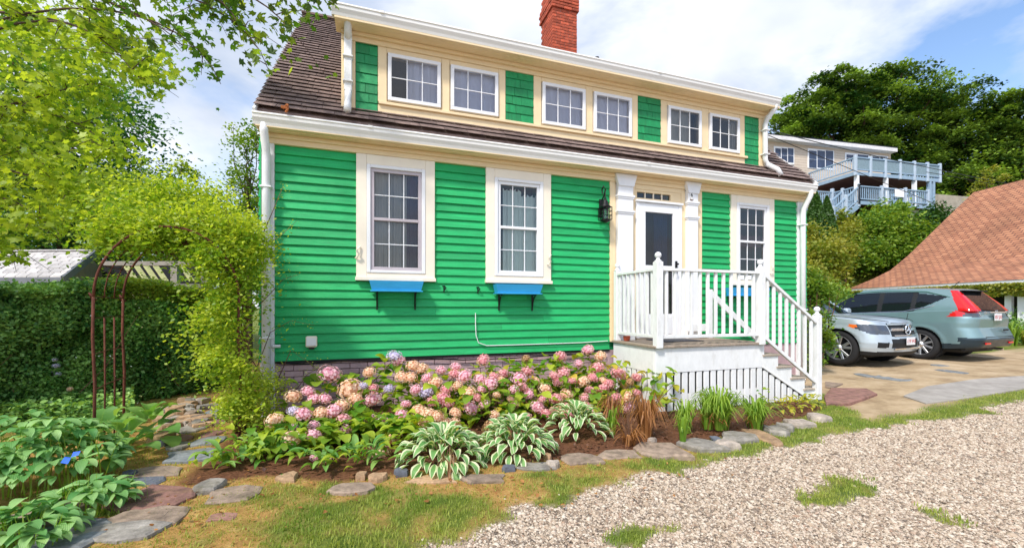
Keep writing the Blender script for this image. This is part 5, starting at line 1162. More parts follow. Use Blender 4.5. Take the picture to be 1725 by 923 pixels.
for bi, (rt, bxx, hp, mb_, _) in enumerate(hb):
    mb_.build('stems', M['twig'], rt, True)['kind'] = 'stuff'; nl = 270; cnt = 0
    while cnt < nl:
        p = random.choice(hp) if (hp and random.random() < .62) else np.array([bxx + random.gauss(0, .32), random.uniform(-1.5, -.45), random.uniform(.08, .62)])
        p = np.array(p) + (random.gauss(0, .09), random.gauss(0, .06) + .085, -.10 + random.gauss(0, .055))
        lim = float(np.interp(p[1], [-1.7, -1.2, -.5], [.20, .38, .66]))
        if p[2] < .03 or p[2] > lim + .12 or p[1] > -.12 or p[1] < -1.62: continue
        q3 = p - CAM; d3 = q3 @ FW; pu, pv_ = FPX * (q3 @ RT) / d3, -FPX * q3[2] / d3
        if any(hd > d3 - .12 and (pu - hu) ** 2 + (pv_ - hv_) ** 2 < hr * hr for hu, hv_, hd, hr in HPX) and random.random() < .9: continue
        a = random.uniform(-PI, PI) if random.random() < .4 else random.gauss(PI, .9)
        Mx = Matrix.Translation(p) @ Matrix.Rotation(a, 4, 'Z') @ Matrix.Rotation(random.uniform(-.7, .5), 4, 'X') @ Matrix.Rotation(random.uniform(-.5, .5), 4, 'Y') @ Matrix.Scale(random.uniform(.8, 1.35), 4)
        yl = random.random() < (.07 if bi < 5 else .33)
        inst('leaf', random.choice(hy if yl else hl), Mx, rt); cnt += 1
for (u, v, w_, n_, h, lb) in ((500, 760, .30, 170, .22, 'low leafy growth filling the bed under the leftmost hydrangea'), (585, 745, .30, 170, .24, 'low leafy growth in the bed between the pink heads and the lance leaved plants'), (680, 752, .22, 110, .22, 'low leafy growth just left of the first striped hosta')):
    p = P(u, v, z=0); rt = root('hydrangea_shoots', tuple(p), lb, 'shrub', 'low hydrangea shoots at the front of the bed')
    for i in range(n_):
        q = np.array([p[0] + random.gauss(0, w_ * .6), p[1] + random.gauss(0, .16) + .06, random.uniform(.03, h)])
        inst('leaf', random.choice(hl), Matrix.Translation(q) @ Matrix.Rotation(random.uniform(-PI, PI), 4, 'Z') @ Matrix.Rotation(random.uniform(-.6, .5), 4, 'X') @ Matrix.Scale(random.uniform(.7, 1.2), 4), rt)
# ---------------------------------------------------------------- variegated hostas
hs = [leafmesh('hosta_leaf', .19, .075, F_hostag, .22, .62, margin=F_hostaw, wave=.05), leafmesh('hosta_leaf', .17, .07, F_hostag, .3, .8, margin=F_hostaw), leafmesh('hosta_leaf', .16, .06, F_hostag, .15, .45, margin=F_hostaw, wave=.07)]
for (u, v, rad, n, lb) in ((745, 795, .46, 150, 'white edged hosta clump at the front of the bed, leftmost of three, with dried stalks'), (868, 776, .44, 150, 'white edged hosta clump in the middle of three, largest leaves spilling to the stones'), (972, 742, .38, 90, 'white edged hosta clump nearest the porch, below the rosy hydrangeas')):
    p = P(u, v - 14, z=-.03); rt = root('variegated_hosta', (p[0], p[1], float(ground(p[0], p[1]))), lb, 'hosta', 'white edged hostas at the front of the bed')
    rosette(rt, 'leaf', hs, (p[0], p[1], -.0), n, rad, .17, .6, 1.15)
    m_ = MB()
    for i in range(26): a = random.uniform(0, 6.3); m_.tube([(p[0], p[1], -.03), (p[0] + math.cos(a) * rad * .3, p[1] + math.sin(a) * rad * .3, .15)], .004, 4, False)
    m_.build('stalks', F_lily, rt)['kind'] = 'stuff'
p = P(752, 790, z=-.02); x = rng.normal(p[0], .035, 60); y = rng.normal(p[1] - .12, .04, 60)
tag(blades('dried_flower_stalks', x, y, rng.uniform(.1, .26, 60), rng.random(60), LEAF('dry_stalk', (.45, .22, .14), (.8, .55, .42)), wid=.004, lean=.5), 'pinkish dried flower stalks drooping in front of the left hosta', 'dried stalks')
# yellow small hosta by the steps
p = P(1335, 690, z=-.1); rt = root('yellow_hosta', tuple(p), 'small yellow green hosta at the foot of the porch steps', 'hosta'); hs2 = [leafmesh('hosta_leaf', .12, .05, F_hydy, .2, .6, margin=F_hyd)]
for dx_ in (-.25, 0, .25, .5): rosette(rt, 'leaf', hs2, (p[0] + dx_ * .9, p[1] + dx_ * .12, -.1), 16, .16, .1, .7, 1.1)
# ---------------------------------------------------------------- green broad leaved plants
bh = [leafmesh('broad_leaf', .22, .16, F_bighosta, .12, .5, heart=.8), leafmesh('broad_leaf', .19, .13, F_bighosta, .2, .7, heart=.8)]
p = P(228, 762, z=0); rt = root('broad_leaf_hosta', tuple(p), 'plain green hosta with broad heart shaped leaves under the rusty arch', 'hosta')
for q, n in ((P(252, 752, z=0), 20), (P(205, 782, z=0), 18), (P(190, 760, z=0), 12)): rosette(rt, 'leaf', bh, (q[0], q[1], .02), n, .24, .26, .6, 1.0)
pe = [leafmesh('peony_leaf', .125, .05, F_peony, .15, .35), leafmesh('peony_leaf', .115, .042, F_peony, .2, .55)]
def peony(c, n, rx, ry, h, nm='leaf', cap_=300, rt=None):
    k = 0
    while k < min(n, cap_):
        a = random.uniform(0, 2 * PI); q = random.random() ** .5; px, py = c[0] + rx * q * math.cos(a), c[1] + ry * q * math.sin(a); pz = h * (1 - .55 * q * q) * random.uniform(.55, 1.05)
        ang = a + random.uniform(-.8, .8) - PI / 2
        for j, da in enumerate((-.75, 0, .75)):
            if random.random() < .12: continue
            Mx = Matrix.Translation((px, py, pz + c[2])) @ Matrix.Rotation(ang + da, 4, 'Z') @ Matrix.Rotation(random.uniform(-.5, .15), 4, 'X') @ Matrix.Scale(random.uniform(.75, 1.25), 4); inst(nm, random.choice(pe), Mx, rt); k += 1
q = P(60, 800, z=.18); 
for (u, v, z_, rx, ry, h, lb) in ((25, 800, .0, 0.34, .30, .56, 'large blue green leafy perennial in the bottom left corner of the garden'), (105, 790, .0, 0.30, .28, .48, 'blue green leafy perennial left of the rusty arch foot, holding a blue scrap'), (30, 885, .0, .20, .14, .22, 'low blue green leaves spilling over the border stones at the bottom left'), (150, 830, .0, .17, .14, .24, 'small drooping leafy stems beside the dark slate near the path')):
    c = P(u, v, z=z_ + .12); c[2] = 0; rt = root('leafy_perennial', tuple(c), lb, 'plant', 'blue green leafy perennials in the left garden'); peony(c, 300 if h > .3 else 120, rx, ry, h, rt=rt)
    x = rng.normal(c[0], rx * .5, 40); y = rng.normal(c[1], ry * .5, 40); blades('stems', x, y, np.full(40, h * .9), rng.random(40), F_lily, rt, .004, z=0 * x)['kind'] = 'stuff'
p = P(118, 772, z=.34); r_ = root('blue_ribbon_scrap', tuple(p), 'bright blue plastic scrap caught among the leaves left of the arch', 'plastic scrap')
MB().add([p + (-.045, 0, -.02), p + (0, -.02, -.025), p + (.005, 0, .005), p + (-.03, .01, .01), p + (.01, -.01, .01), p + (.045, -.01, .02), p + (.05, 0, .04), p + (.01, .01, .035)], [[0, 1, 2, 3], [4, 5, 6, 7], [2, 3, 4]]).build('foil', PAINT('blue_foil', (.0, .10, .75), .3, .1, .6), r_)
lf = [leafmesh('lance_leaf', .20, .055, F_bighosta, .25, .5), leafmesh('lance_leaf', .17, .05, F_hyd, .2, .8)]
for (u, v, w_, n, h, lb) in ((400, 790, .24, 60, .16, 'low lance leaved plants at the left end of the bed beside the path'), (455, 770, .22, 50, .15, 'lance leaved plants below the leftmost pink hydrangea heads'), (560, 790, .24, 46, .13, 'lance leaved plants at the front of the bed left of the hostas'), (615, 790, .16, 30, .17, 'upright lance leaved clump just left of the striped hosta')):
    p = P(u, v, z=0); rt = root('lance_leaf_plant', tuple(p), lb, 'plant', 'lance leaved plants at the front of the bed')
    for i in range(n):
        a = random.uniform(0, 6.28); q = np.array([p[0] + random.gauss(0, w_ * .55), p[1] + random.gauss(0, .08) + .06, random.uniform(.0, h)])
        inst('leaf', random.choice(lf), Matrix.Translation(q) @ Matrix.Rotation(a, 4, 'Z') @ Matrix.Rotation(random.uniform(-.1, 1.0), 4, 'X') @ Matrix.Scale(random.uniform(.6, 1.05), 4), rt)
C, t_, _ = clumps([((-.05, -.75, .35), (.22, .45, .30))], 90, 60, .28, .7, .6); C[:, 2] = np.abs(C[:, 2]) + .02
rt = root('feathery_shrub', (-.05, -.75, 0), 'light yellow green feathery growth at the foot of the white downspout', 'shrub'); leaves('foliage', C, rng.uniform(.015, .04, len(C)), t_ + .25, F_rose, rt)
# ---------------------------------------------------------------- strap leaved clumps
def strap(c, n, h, rad, parent, nm, mat, wid=.009, tint=.5, drop=.55):
    V = []; F = []; tv = []
    for i in range(n):
        a = random.uniform(0, 2 * PI); L_ = h * random.uniform(.6, 1.15); r0 = random.uniform(0, rad * .25); wd = wid * random.uniform(.7, 1.3); out = random.uniform(.35, 1.0) * rad; s0 = len(V); t0 = tint + random.gauss(0, .2)
        dx_, dy_ = math.cos(a), math.sin(a)
        for k in range(6):
            t = k / 5; r_ = r0 + out * t ** 1.4; z = L_ * (math.sin(t * PI * .62)) - drop * L_ * max(0, t - .6) * (out / rad) * 1.4; ww = wd * (1 - t ** 2.5) + .0008
            V += [(c[0] + dx_ * r_ - dy_ * ww, c[1] + dy_ * r_ + dx_ * ww, c[2] + z), (c[0] + dx_ * r_ + dy_ * ww, c[1] + dy_ * r_ - dx_ * ww, c[2] + z)]
            if k: F.append([s0 + 2 * k - 2, s0 + 2 * k - 1, s0 + 2 * k + 1, s0 + 2 * k]); tv.append(min(1, max(0, t0 + .1 * t)))
    o = obj(nm, V, F, mat, parent, attr=tv); o['kind'] = 'stuff'; return o
for (u, v, n, h, rad, dead, lb) in ((1212, 722, 150, .42, .36, 40, 'tallest grassy daylily clump in front of the slatted porch skirt'), (1155, 728, 60, .32, .20, 10, 'narrow daylily clump left of the tallest one before the porch skirt'), (1150, 752, 26, .30, .10, 0, 'small bright daylily tuft growing between two flat edging stones'), (1272, 722, 95, .32, .30, 20, 'spreading daylily clump under the porch steps stringer'), (1190, 722, 60, .36, .22, 20, 'daylily clump overlapping the tallest one on its left side'), (1032, 735, 26, .30, .12, 8, 'small bright green blades between the last hydrangea and the brown stalks')):
    p = P(u, v, z=-.08); rt = root('daylily_clump', tuple(p), lb, 'daylily', 'daylily clumps by the porch'); strap(p, n, h, rad, rt, 'blades', F_lily)
    if dead: strap(p, dead, h * .5, rad * .9, rt, 'dead_blades', F_dead, .007)
for (u, v, n, h, rad, lb) in ((1060, 752, 50, .2, .26, 'low rusty brown withered leaves behind the flat edging stones'), (1088, 738, 110, .42, .26, 'withered rust brown clump of stalks at the porch corner'), (1030, 728, 60, .38, .22, 'withered brown stalks hanging below the yellowing hydrangea')):
    p = P(u, v, z=-.08); rt = root('withered_clump', tuple(p), lb, 'dead plant', 'withered brown clumps by the porch corner'); strap(p, n, h, rad, rt, 'blades', F_dead, .007, .45, .9)
    m_ = MB()
    for i in range(7): a = random.uniform(-1, 1); m_.tube([p, p + (a * .1, 0, .3), p + (a * .3 + .08, -.02, .55)], [.004, .003, .002], 4, False)
    m_.build('stalks', M['twig'], rt)['kind'] = 'stuff'
p = P(1283, 672, z=.1); rt = root('small_ivy', tuple(p), 'small dark green leafy sprig against the porch skirt below the steps', 'plant')
for i in range(26): inst('leaf', random.choice(hl), Matrix.Translation(p + np.array([random.gauss(0, .05), -.03 + random.gauss(0, .03), random.gauss(0, .07)])) @ Euler((random.uniform(-1, 1), random.uniform(-1, 1), random.uniform(0, 6))).to_matrix().to_4x4() @ Matrix.Scale(.42, 4), rt)
# ---------------------------------------------------------------- rusty arch and climbing rose
A1, A2, B1, B2 = [np.array(q, float) for q in ((-1.13, -1.04, 0), (-1.26, -.32, 0), (-.10, -.98, 0), (-.22, -.28, 0))]
ar = root('garden_arch', (-.68, -.66, 0), 'rusty iron garden arch with ladder sides spanning the stone path', 'garden arch')
ZS = 1.34
for p in (A1, A2, B1, B2): MB().tube([p + (0, 0, -.05), p + (.01, .0, .6), p + (-.01, .01, 1.0), p + (0, 0, ZS)], .011, 8).build('post', M['rust'], ar, True)
for (p, q) in ((A1, A2), (B1, B2)):
    for f in (.33, .66): c = p + (q - p) * f; MB().tube([c, c + (0, .01, .6), c + (0, 0, 1.16)], .007, 6).build('upright', M['rust'], ar, True)
    for z in (.28, .56, .86, 1.16): MB().tube([p + (0, 0, z), (p + q) / 2 + (0, 0, z + .01), q + (0, 0, z)], .004, 5).build('rung', M['rust'], ar)
def hoop(p, q, h, r, nm):
    m_ = MB(); m_.tube([p + (q - p) * (.5 - .5 * math.cos(t)) + (0, 0, ZS + h * math.sin(t)) for t in np.linspace(0, PI, 22)], r, 7); m_.build(nm, M['rust'], ar, True)
hoop(A1, B1, .62, .010, 'hoop'); hoop(A2, B2, .62, .010, 'hoop')
for f in (.33, .66): hoop(A1 + (A2 - A1) * f, B1 + (B2 - B1) * f, .60, .005, 'inner_hoop')
for t in np.linspace(.0, PI, 8):
    k = .5 - .5 * math.cos(t); p = A1 + (B1 - A1) * k; q = A2 + (B2 - A2) * k; z = ZS + .61 * math.sin(t); MB().tube([p + (0, 0, z), q + (0, 0, z)], .004, 5).build('crossbar', M['rust'], ar)
for p in (A1, A2): MB().tube([p + (0, 0, ZS), p + (-.03, .01, ZS + .03), p + (-.02, .03, ZS - .03), p + (.01, .02, ZS - .02)], .010, 6).build('scroll', M['rust'], ar, True)
rs = root('climbing_rose', (-.12, -.5, 0), 'yellow green climbing rose smothering the right side and top of the rusty arch', 'climbing rose')
def PB(u, v, d, r): return (tuple(P(u, v, d=d)), r)
bl = [PB(300, 368, 3.9, (.62, .30, .17)), PB(375, 385, 4.0, (.34, .35, .30)), PB(385, 460, 3.9, (.22, .35, .36)), PB(375, 540, 3.85, (.20, .30, .32)), PB(385, 610, 3.8, (.14, .22, .22)), PB(395, 680, 3.8, (.10, .2, .12)), PB(225, 380, 3.9, (.30, .25, .12)), PB(300, 325, 4.2, (.55, .3, .15)), PB(425, 420, 4.1, (.12, .2, .38)), PB(345, 430, 3.8, (.12, .15, .12)), PB(190, 398, 3.75, (.22, .2, .13)), PB(260, 392, 3.7, (.3, .2, .10))]
C, t_, cen = clumps(bl, 330, 90, .38, .6, .42, .3); leaves('foliage', C, rng.uniform(.02, .05, len(C)), t_, F_rose, rs, 'diamond', .5)
m_ = MB()
for i in range(7): a = random.uniform(-.08, .08); m_.tube([(-.15 + a, -.6 + a, 0), (-.2 + a * 2, -.55, .7), (-.12 - a, -.6, 1.25), (-.35 + a, -.6, 1.8), (-.9 + a, -.65, 1.9 - a)], [.018, .014, .012, .009, .004], 6)
for c in random.sample(cen, 60): k = min(1, max(0, (c[0] + 1.1) / 1.0)); b_ = np.array([-.18, -.6, min(c[2] * .8, 1.5)]) if c[0] > -.45 else np.array([c[0] + .15, -.65, 1.75]); m_.tube([b_, (b_ + c) / 2 + (0, 0, .06), c], [.008, .005, .002], 5, False)
m_.build('canes', M['twig'], rs, True)
# airy sprays reaching over the house corner
m_ = MB(); C = []
for q in (((400, 470), (440, 420), (475, 395), (500, 372)), ((410, 540), (450, 500), (478, 470), (505, 462)), ((425, 640), (455, 560), (490, 540), (530, 548)), ((440, 400), (462, 350), (470, 330), (478, 312)), ((420, 600), (447, 640), (462, 690), (458, 706)), ((463, 650), (490, 590), (520, 610), (532, 622)), ((455, 660), (500, 655), (518, 630), (545, 615))):
    pts = [P(u, v, d=4.25 + .08 * i) for i, (u, v) in enumerate(q)]; m_.tube(pts, [.006, .004, .003, .0015], 5)
    for k in range(46):
        t = random.random() ** .7 * 2.95; i = int(t); c = pts[i] * (1 - t + i) + pts[i + 1] * (t - i); C.append(c + np.random.normal(0, .035, 3))
m_.build('spray_stems', M['twig'], rs, True)['kind'] = 'stuff'; leaves('spray_leaves', np.array(C), rng.uniform(.012, .028, len(C)), rng.random(len(C)), F_rose, rs)

# ---------------------------------------------------------------- hedge on the left
ha_, hb_ = P(-160, 742, z=0), P(372, 655, z=0)
ha_ = ha_ - (hb_ - ha_) * .6
hd_ = hb_ - ha_; hl_ = np.linalg.norm(hd_); hd_ /= hl_; hn = np.array([-hd_[1], hd_[0], 0])
hg = root('garden_hedge', tuple((ha_ + hb_) / 2), 'tall dense green hedge running along the left of the path', 'hedge')
n = 150000; t = rng.random(n) * (hl_ + .3); dpt = np.abs(rng.normal(0, .22, n)); z = rng.random(n) ** .9 * 1.0
hh = lambda t: 1.50 + .05 * np.sin(t * 2.3) + .12 * fbm(t, t * 0, 1.7, 4) - .06
top = hh(t); bump_ = (fbm(t, z * 1.8, 2.4, 12) - .5) * .34; z = z * top
up_ = rng.random(n) < .22; dpt = np.where(up_, rng.random(n) * .9, dpt); z = np.where(up_, top + rng.normal(0, .04, n), z)
thin = fbm(t + 7, z * 1.5, 1.6, 20) + .22 * ss(.55, .1, z / top) ; keep = (thin < .95) | up_
Cc = ha_ + hd_ * t[:, None] + hn * (dpt + bump_)[:, None]; Cc[:, 2] = z
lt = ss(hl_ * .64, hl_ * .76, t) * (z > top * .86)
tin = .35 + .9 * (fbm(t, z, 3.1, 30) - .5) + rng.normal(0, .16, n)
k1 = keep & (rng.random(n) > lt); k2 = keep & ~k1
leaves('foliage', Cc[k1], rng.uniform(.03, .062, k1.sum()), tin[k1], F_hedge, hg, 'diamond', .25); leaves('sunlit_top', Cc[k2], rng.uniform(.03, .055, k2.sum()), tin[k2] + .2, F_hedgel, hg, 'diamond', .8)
m_ = MB()
for i in range(26):
    q = ha_ + hd_ * random.uniform(0, hl_) + hn * random.uniform(.0, .4); e = q + hd_ * random.gauss(0, .35) + hn * random.gauss(-.05, .2) + (0, 0, random.uniform(.5, 1.4)); m_.tube([q, (q + e) / 2 + np.random.normal(0, .06, 3), e], [.008, .005, .002], 5, False)
m_.build('branches', M['twig'], hg)['kind'] = 'stuff'
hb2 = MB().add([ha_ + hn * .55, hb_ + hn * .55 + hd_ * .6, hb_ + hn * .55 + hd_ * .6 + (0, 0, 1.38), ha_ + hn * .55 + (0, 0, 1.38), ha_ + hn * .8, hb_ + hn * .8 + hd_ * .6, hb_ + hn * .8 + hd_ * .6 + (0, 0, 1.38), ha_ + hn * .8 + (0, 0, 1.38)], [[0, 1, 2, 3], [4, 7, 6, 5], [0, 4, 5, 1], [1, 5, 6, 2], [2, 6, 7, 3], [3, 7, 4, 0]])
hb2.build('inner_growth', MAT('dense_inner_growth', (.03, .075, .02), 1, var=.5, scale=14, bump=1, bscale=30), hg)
for (u, v, w_, k, lb) in ((92, 612, 16, 'lilac', 'small violet bloom cluster topmost on the hedge plant'), (88, 628, 20, 'lilac', 'violet blue bloom cluster in the middle of the hedge plant')):
    pass
rt = root('blue_flowering_plant', tuple(P(88, 640, d=4.9)), 'spike of violet and white blossoms growing in front of the left hedge', 'flowering plant')
for (u, v, w_, k) in ((91, 606, 9, 'lilac'), (94, 616, 11, 'lilac'), (86, 626, 13, 'lilac'), (97, 630, 10, 'lilac'), (84, 637, 12, 'lilac'), (80, 650, 9, 'lilac'), (118, 655, 9, 'cream'), (38, 665, 11, 'lilac'), (55, 676, 9, 'lilac'), (20, 676, 9, 'lilac'), (70, 662, 8, 'lilac')):
    p = P(u, v, d=4.85); inst('flower_head', HM[k][0], Matrix.Translation(p) @ Matrix.Scale(w_ / 2 / 143, 4), rt)
MB().tube([P(85, 690, d=4.9), P(86, 640, d=4.85), P(92, 608, d=4.85)], .006, 5).build('stem', F_lily, rt)
o = inst('orange_flower', HM['rose'][1], Matrix.Translation(P(4, 494, d=4.8)) @ Matrix.Scale(.045, 4)); tag(o, 'single orange pink bloom on the hedge top at the left edge', 'flower')
C = np.array([P(random.uniform(20, 240), random.uniform(500, 690), d=random.uniform(4.9, 5.0)) for i in range(50)]); leaves('white_blossoms', C, .022, np.ones(50), LEAF('white_petal', (.7, .7, .75), (.85, .85, .88)), hg, 'oval')

lg = root('low_ground_cover', tuple(P(60, 705, z=0)), 'dark low leafy growth filling the ground between the hedge and the arch', 'ground cover'); C = []
for i in range(9000):
    u = random.uniform(-60, 225); v = random.uniform(665, 725) - .03 * u; p = P(u, v, z=0); C.append((p[0], p[1], random.random() ** 1.4 * .26))
leaves('foliage', np.array(C), rng.uniform(.03, .07, len(C)), rng.random(len(C)), F_hedge, lg, 'oval', .7)

# ---------------------------------------------------------------- shed and lean-to behind the hedge
eL, eR, rR, rL = P(-200, 474, d=8.2), P(103, 468, d=8.0), P(158, 424, d=9.6), P(-160, 421, d=9.8); eL[2] = eR[2]; rL[2] = rR[2]
sh_ = root('garden_shed', (eR[0] - 1, eR[1] + .8, 0), 'low shed with pale weathered shingle roof and grey fascia behind the hedge', 'shed')
sm = MAT('weathered_shingle', (.50, .47, .47), .9, var=.2, scale=9, bump=.5, rnd=.18); gm = MAT('grey_fascia', (.16, .17, .20), .6, var=.15); wm = MAT('shed_board', (.32, .25, .23), .85, var=.25, scale=4, stretch=(6, 6, .6), bump=.3)
MB().add([eL, eR, rR, rL, eL - (0, 0, .06), eR - (0, 0, .06), rR - (0, 0, .06), rL - (0, 0, .06)], [[0, 1, 2, 3], [4, 7, 6, 5], [0, 4, 5, 1], [1, 5, 6, 2], [2, 6, 7, 3], [3, 7, 4, 0]]).build('roof_deck', gm, sh_)
for i in range(7):
    f0, f1 = i / 7, (i + 1.25) / 7; a0 = eL + (rL - eL) * f0; b0 = eR + (rR - eR) * f0; a1 = eL + (rL - eL) * min(f1, 1); b1 = eR + (rR - eR) * min(f1, 1); m = 16
    for j in range(m):
        q0, q1 = max(0, (j + .5 * (i % 2)) / m), min(1, (j + 1 + .5 * (i % 2)) / m - .004)
        if q1 <= q0: continue
        h = .028; V = [a0 + (b0 - a0) * q0 + (0, 0, .008), a0 + (b0 - a0) * q1 + (0, 0, .008), a1 + (b1 - a1) * q1 + (0, 0, .003), a1 + (b1 - a1) * q0 + (0, 0, .003)]; V += [v_ + (0, 0, h if k < 2 else .006) for k, v_ in enumerate(V)]
        o = obj('shingle', V, [[0, 3, 2, 1], [4, 5, 6, 7], [0, 1, 5, 4], [1, 2, 6, 5], [2, 3, 7, 6], [3, 0, 4, 7]], sm, sh_); fixn(o.data)
MB().obox(eL + (0, 0, -.06), eR + (.02, -.01, -.06), .03, .14).build('eave_fascia', gm, sh_); MB().obox(eR + (.03, 0, -.05), rR + (.03, 0, -.05), .03, .16).build('rake_fascia', gm, sh_)
MB().obox(rL + (0, 0, .03), rR + (0, 0, .03), .14, .03).build('ridge_board', sm, sh_)
bk = 2 * rR - eR; bk[2] = eR[2]
MB().add([eL * (1, 1, 0) + (0, .15, 0), eR * (1, 1, 0) + (-.1, .15, 0), eR + (-.1, .15, -.02), eL + (0, .15, -.02)], [[0, 1, 2, 3]]).build('front_wall', wm, sh_)
MB().add([eR * (1, 1, 0) + (-.1, .15, 0), bk * (1, 1, 0), bk, rR + (-.08, 0, -.1), eR + (-.1, .15, -.02)], [[0, 1, 2, 3, 4]]).build('gable_wall', wm, sh_)
lt_ = root('open_lean_to', tuple(P(290, 520, d=8.6)), 'dark open lean-to with pale rafters seen under the rose arch', 'lean-to')
bm = MAT('grey_timber', (.30, .27, .25), .85, var=.2); rm = MAT('pale_rafter', (.42, .42, .20), .8, var=.2)
def quadbox(nm, u0, v0, u1, v1, d, dep, mat, par):
    a, b = P(u0, v1, d=d), P(u1, v1, d=d); h = (v1 - v0) / FPX * d; V = [a, b, b + (0, 0, h), a + (0, 0, h)]; V += [v_ + FW * dep for v_ in V]
    o = obj(nm, V, [[0, 3, 2, 1], [4, 5, 6, 7], [0, 1, 5, 4], [1, 2, 6, 5], [2, 3, 7, 6], [3, 0, 4, 7]], mat, par); fixn(o.data); return o
quadbox('top_beam', 170, 440, 345, 447, 8.6, .12, bm, lt_); quadbox('lower_beam', 170, 478, 345, 485, 8.6, .12, bm, lt_); quadbox('lower_wall', 172, 486, 343, 560, 8.62, .08, wm, lt_)
for u in (287, 338): quadbox('post', u, 447.5, u + 11, 477.5, 8.6, .1, bm, lt_)
quadbox('rear_wall', 172, 440, 343, 482, 10.2, .05, M['dark'], lt_)
for u in (222, 240, 256, 272, 316): MB().obox(P(u - 10, 448, d=9.7), P(u + 8, 474, d=9.4), .10, .04).build('rafter', rm, lt_)

# ---------------------------------------------------------------- trees on the left
mp = root('overhanging_maple', (-5.0, -1.8, 0), 'yellow green maple whose boughs hang into the picture from the upper left', 'tree')
paths = [((-160, 260, 5.2), (20, 130, 5.0), (130, 190, 4.9), (220, 275, 4.9)), ((-160, 260, 5.2), (0, 105, 5.2), (120, 230, 5.1), (200, 260, 4.8)), ((-170, 150, 5.0), (60, -40, 4.6), (170, 40, 4.5), (230, 130, 4.5)), ((-170, 100, 5), (140, -60, 4.6), (330, 30, 4.4), (372, 142, 4.4)),
 ((-100, -60, 5), (220, -70, 4.5), (420, 0, 4.3), (452, 118, 4.3)), ((100, -100, 4.8), (330, -60, 4.4), (470, -10, 4.2), (500, 75, 4.2)), ((-170, 350, 5), (0, 300, 4.8), (60, 340, 4.8), (110, 420, 4.8)), ((-170, 420, 5), (-40, 380, 4.8), (20, 400, 4.8), (30, 440, 4.8)),
 ((-100, 20, 5), (80, 10, 4.7), (200, 60, 4.7), (265, 110, 4.7)), ((-100, 200, 5), (60, 180, 4.8), (150, 120, 4.8), (190, 150, 4.8)), ((150, -80, 4.7), (400, -60, 4.3), (520, -30, 4.2), (560, 2, 4.2)), ((-120, 300, 5.1), (40, 250, 4.9), (120, 330, 4.9), (170, 370, 4.9)),
 ((-60, -80, 4.8), (120, -20, 4.5), (260, 20, 4.4), (310, 80, 4.4)), ((-160, 230, 5), (0, 210, 4.9), (70, 260, 4.9), (100, 300, 4.9)), ((60, -90, 4.7), (300, -50, 4.4), (400, -10, 4.3), (405, 60, 4.3))]
m_ = MB(); C = []; tt_ = []
def bez(p, t):
    p0, p1, p2, p3 = p; return p0 * (1 - t) ** 3 + 3 * p1 * t * (1 - t) ** 2 + 3 * p2 * t * t * (1 - t) + p3 * t ** 3
base = np.array([-5.0, -1.8, 2.6])
for i, q in enumerate(paths):
    pts = [P(*c[:2], d=c[2]) for c in q]; cur = [bez(pts, t) for t in np.linspace(0, 1, 12)]; m_.tube(cur, np.linspace(.018, .003, 12), 6)
    m_.tube([base + (0, 0, .12 * i), (base + pts[0]) / 2 + (0, 0, .5), pts[0]], [.06, .035, .018], 6)
    thin = i in (3, 4, 5, 10, 12, 14)
    for k in range(11 if thin else 16):
        t = random.uniform(.15, 1); c = bez(pts, t); e = c + np.array([random.gauss(0, .26), random.gauss(0, .3), random.gauss(-.06, .17)]); m_.tube([c, (c + e) / 2 + (0, 0, .04), e], [.006, .004, .002], 4, False)
        m = random.randint(12, 24) if thin else random.randint(22, 42); f = rng.random(m)[:, None]
        L_ = c + (e - c) * f + rng.normal(0, .085, (m, 3)); C.append(L_); tt_.append(np.full(m, .5 + random.gauss(0, .22) - (.55 if thin else 0)) + rng.normal(0, .12, m))  # thin boughs tinted darker, a painted silhouette against the sky
Ca, ta, _ = clumps([PB(60, 60, 6.2, (1.7, .7, .9)), PB(40, 200, 6.2, (1.5, .7, .9)), PB(30, 330, 6.3, (1.2, .6, .9)), PB(110, 280, 6.2, (.9, .5, .7)), PB(140, 90, 6, (.9, .5, .7)), PB(20, 420, 6.1, (.45, .4, .25))], 72, 60, .34, .5, .6)
C = np.vstack(C + [Ca]); tt_ = np.concatenate(tt_ + [ta - .05])
Rl = C - CAM; sg_ = Rl @ FW; uu = 862.5 + FPX * (Rl @ RT) / sg_; vv = HOR - FPX * Rl[:, 2] / sg_
kp = ~((uu > 45) & (vv > 405 + 10 * np.sin(uu * .1))) & ~((uu > 275) & (vv > 60 + .0 * uu) & (uu < 330) & (vv > 150)) & (vv < 445)
C = C[kp]; tt_ = tt_[kp]; dist = (C - CAM) @ FW; od = np.argsort(dist); near = od[:300]; far = od[300:]
leaves('crown', C[far], rng.uniform(.045, .09, len(far)), tt_[far] + .12, F_maple, mp, 'maple', .35, droop=.8)
T_, F_ = TM['maple']; lmm = mk('leaf', T_ - [0, .5, 0], [list(f) for f in F_], F_maple_r)
lmd = mk('leaf', T_ - [0, .5, 0], [list(f) for f in F_], F_maple_sil)
for i in near: inst('leaf', lmd if tt_[i] < .3 else lmm, Matrix.Translation(C[i]) @ Euler((random.gauss(0, .7), random.gauss(0, .7), random.uniform(0, 6.3))).to_matrix().to_4x4() @ Matrix.Scale(random.uniform(.06, .10), 4), mp)
m_.tube([(-5.0, -1.8, -.1), (-5.02, -1.8, .8), (-4.95, -1.85, 2.4), (-5.1, -1.7, 4.5), (-5, -1.5, 7)], [.26, .2, .18, .14, .05], 12)
m_.build('trunk', M['bark'], mp, True)
g_left = 'trees and tall shrubs behind the left garden'
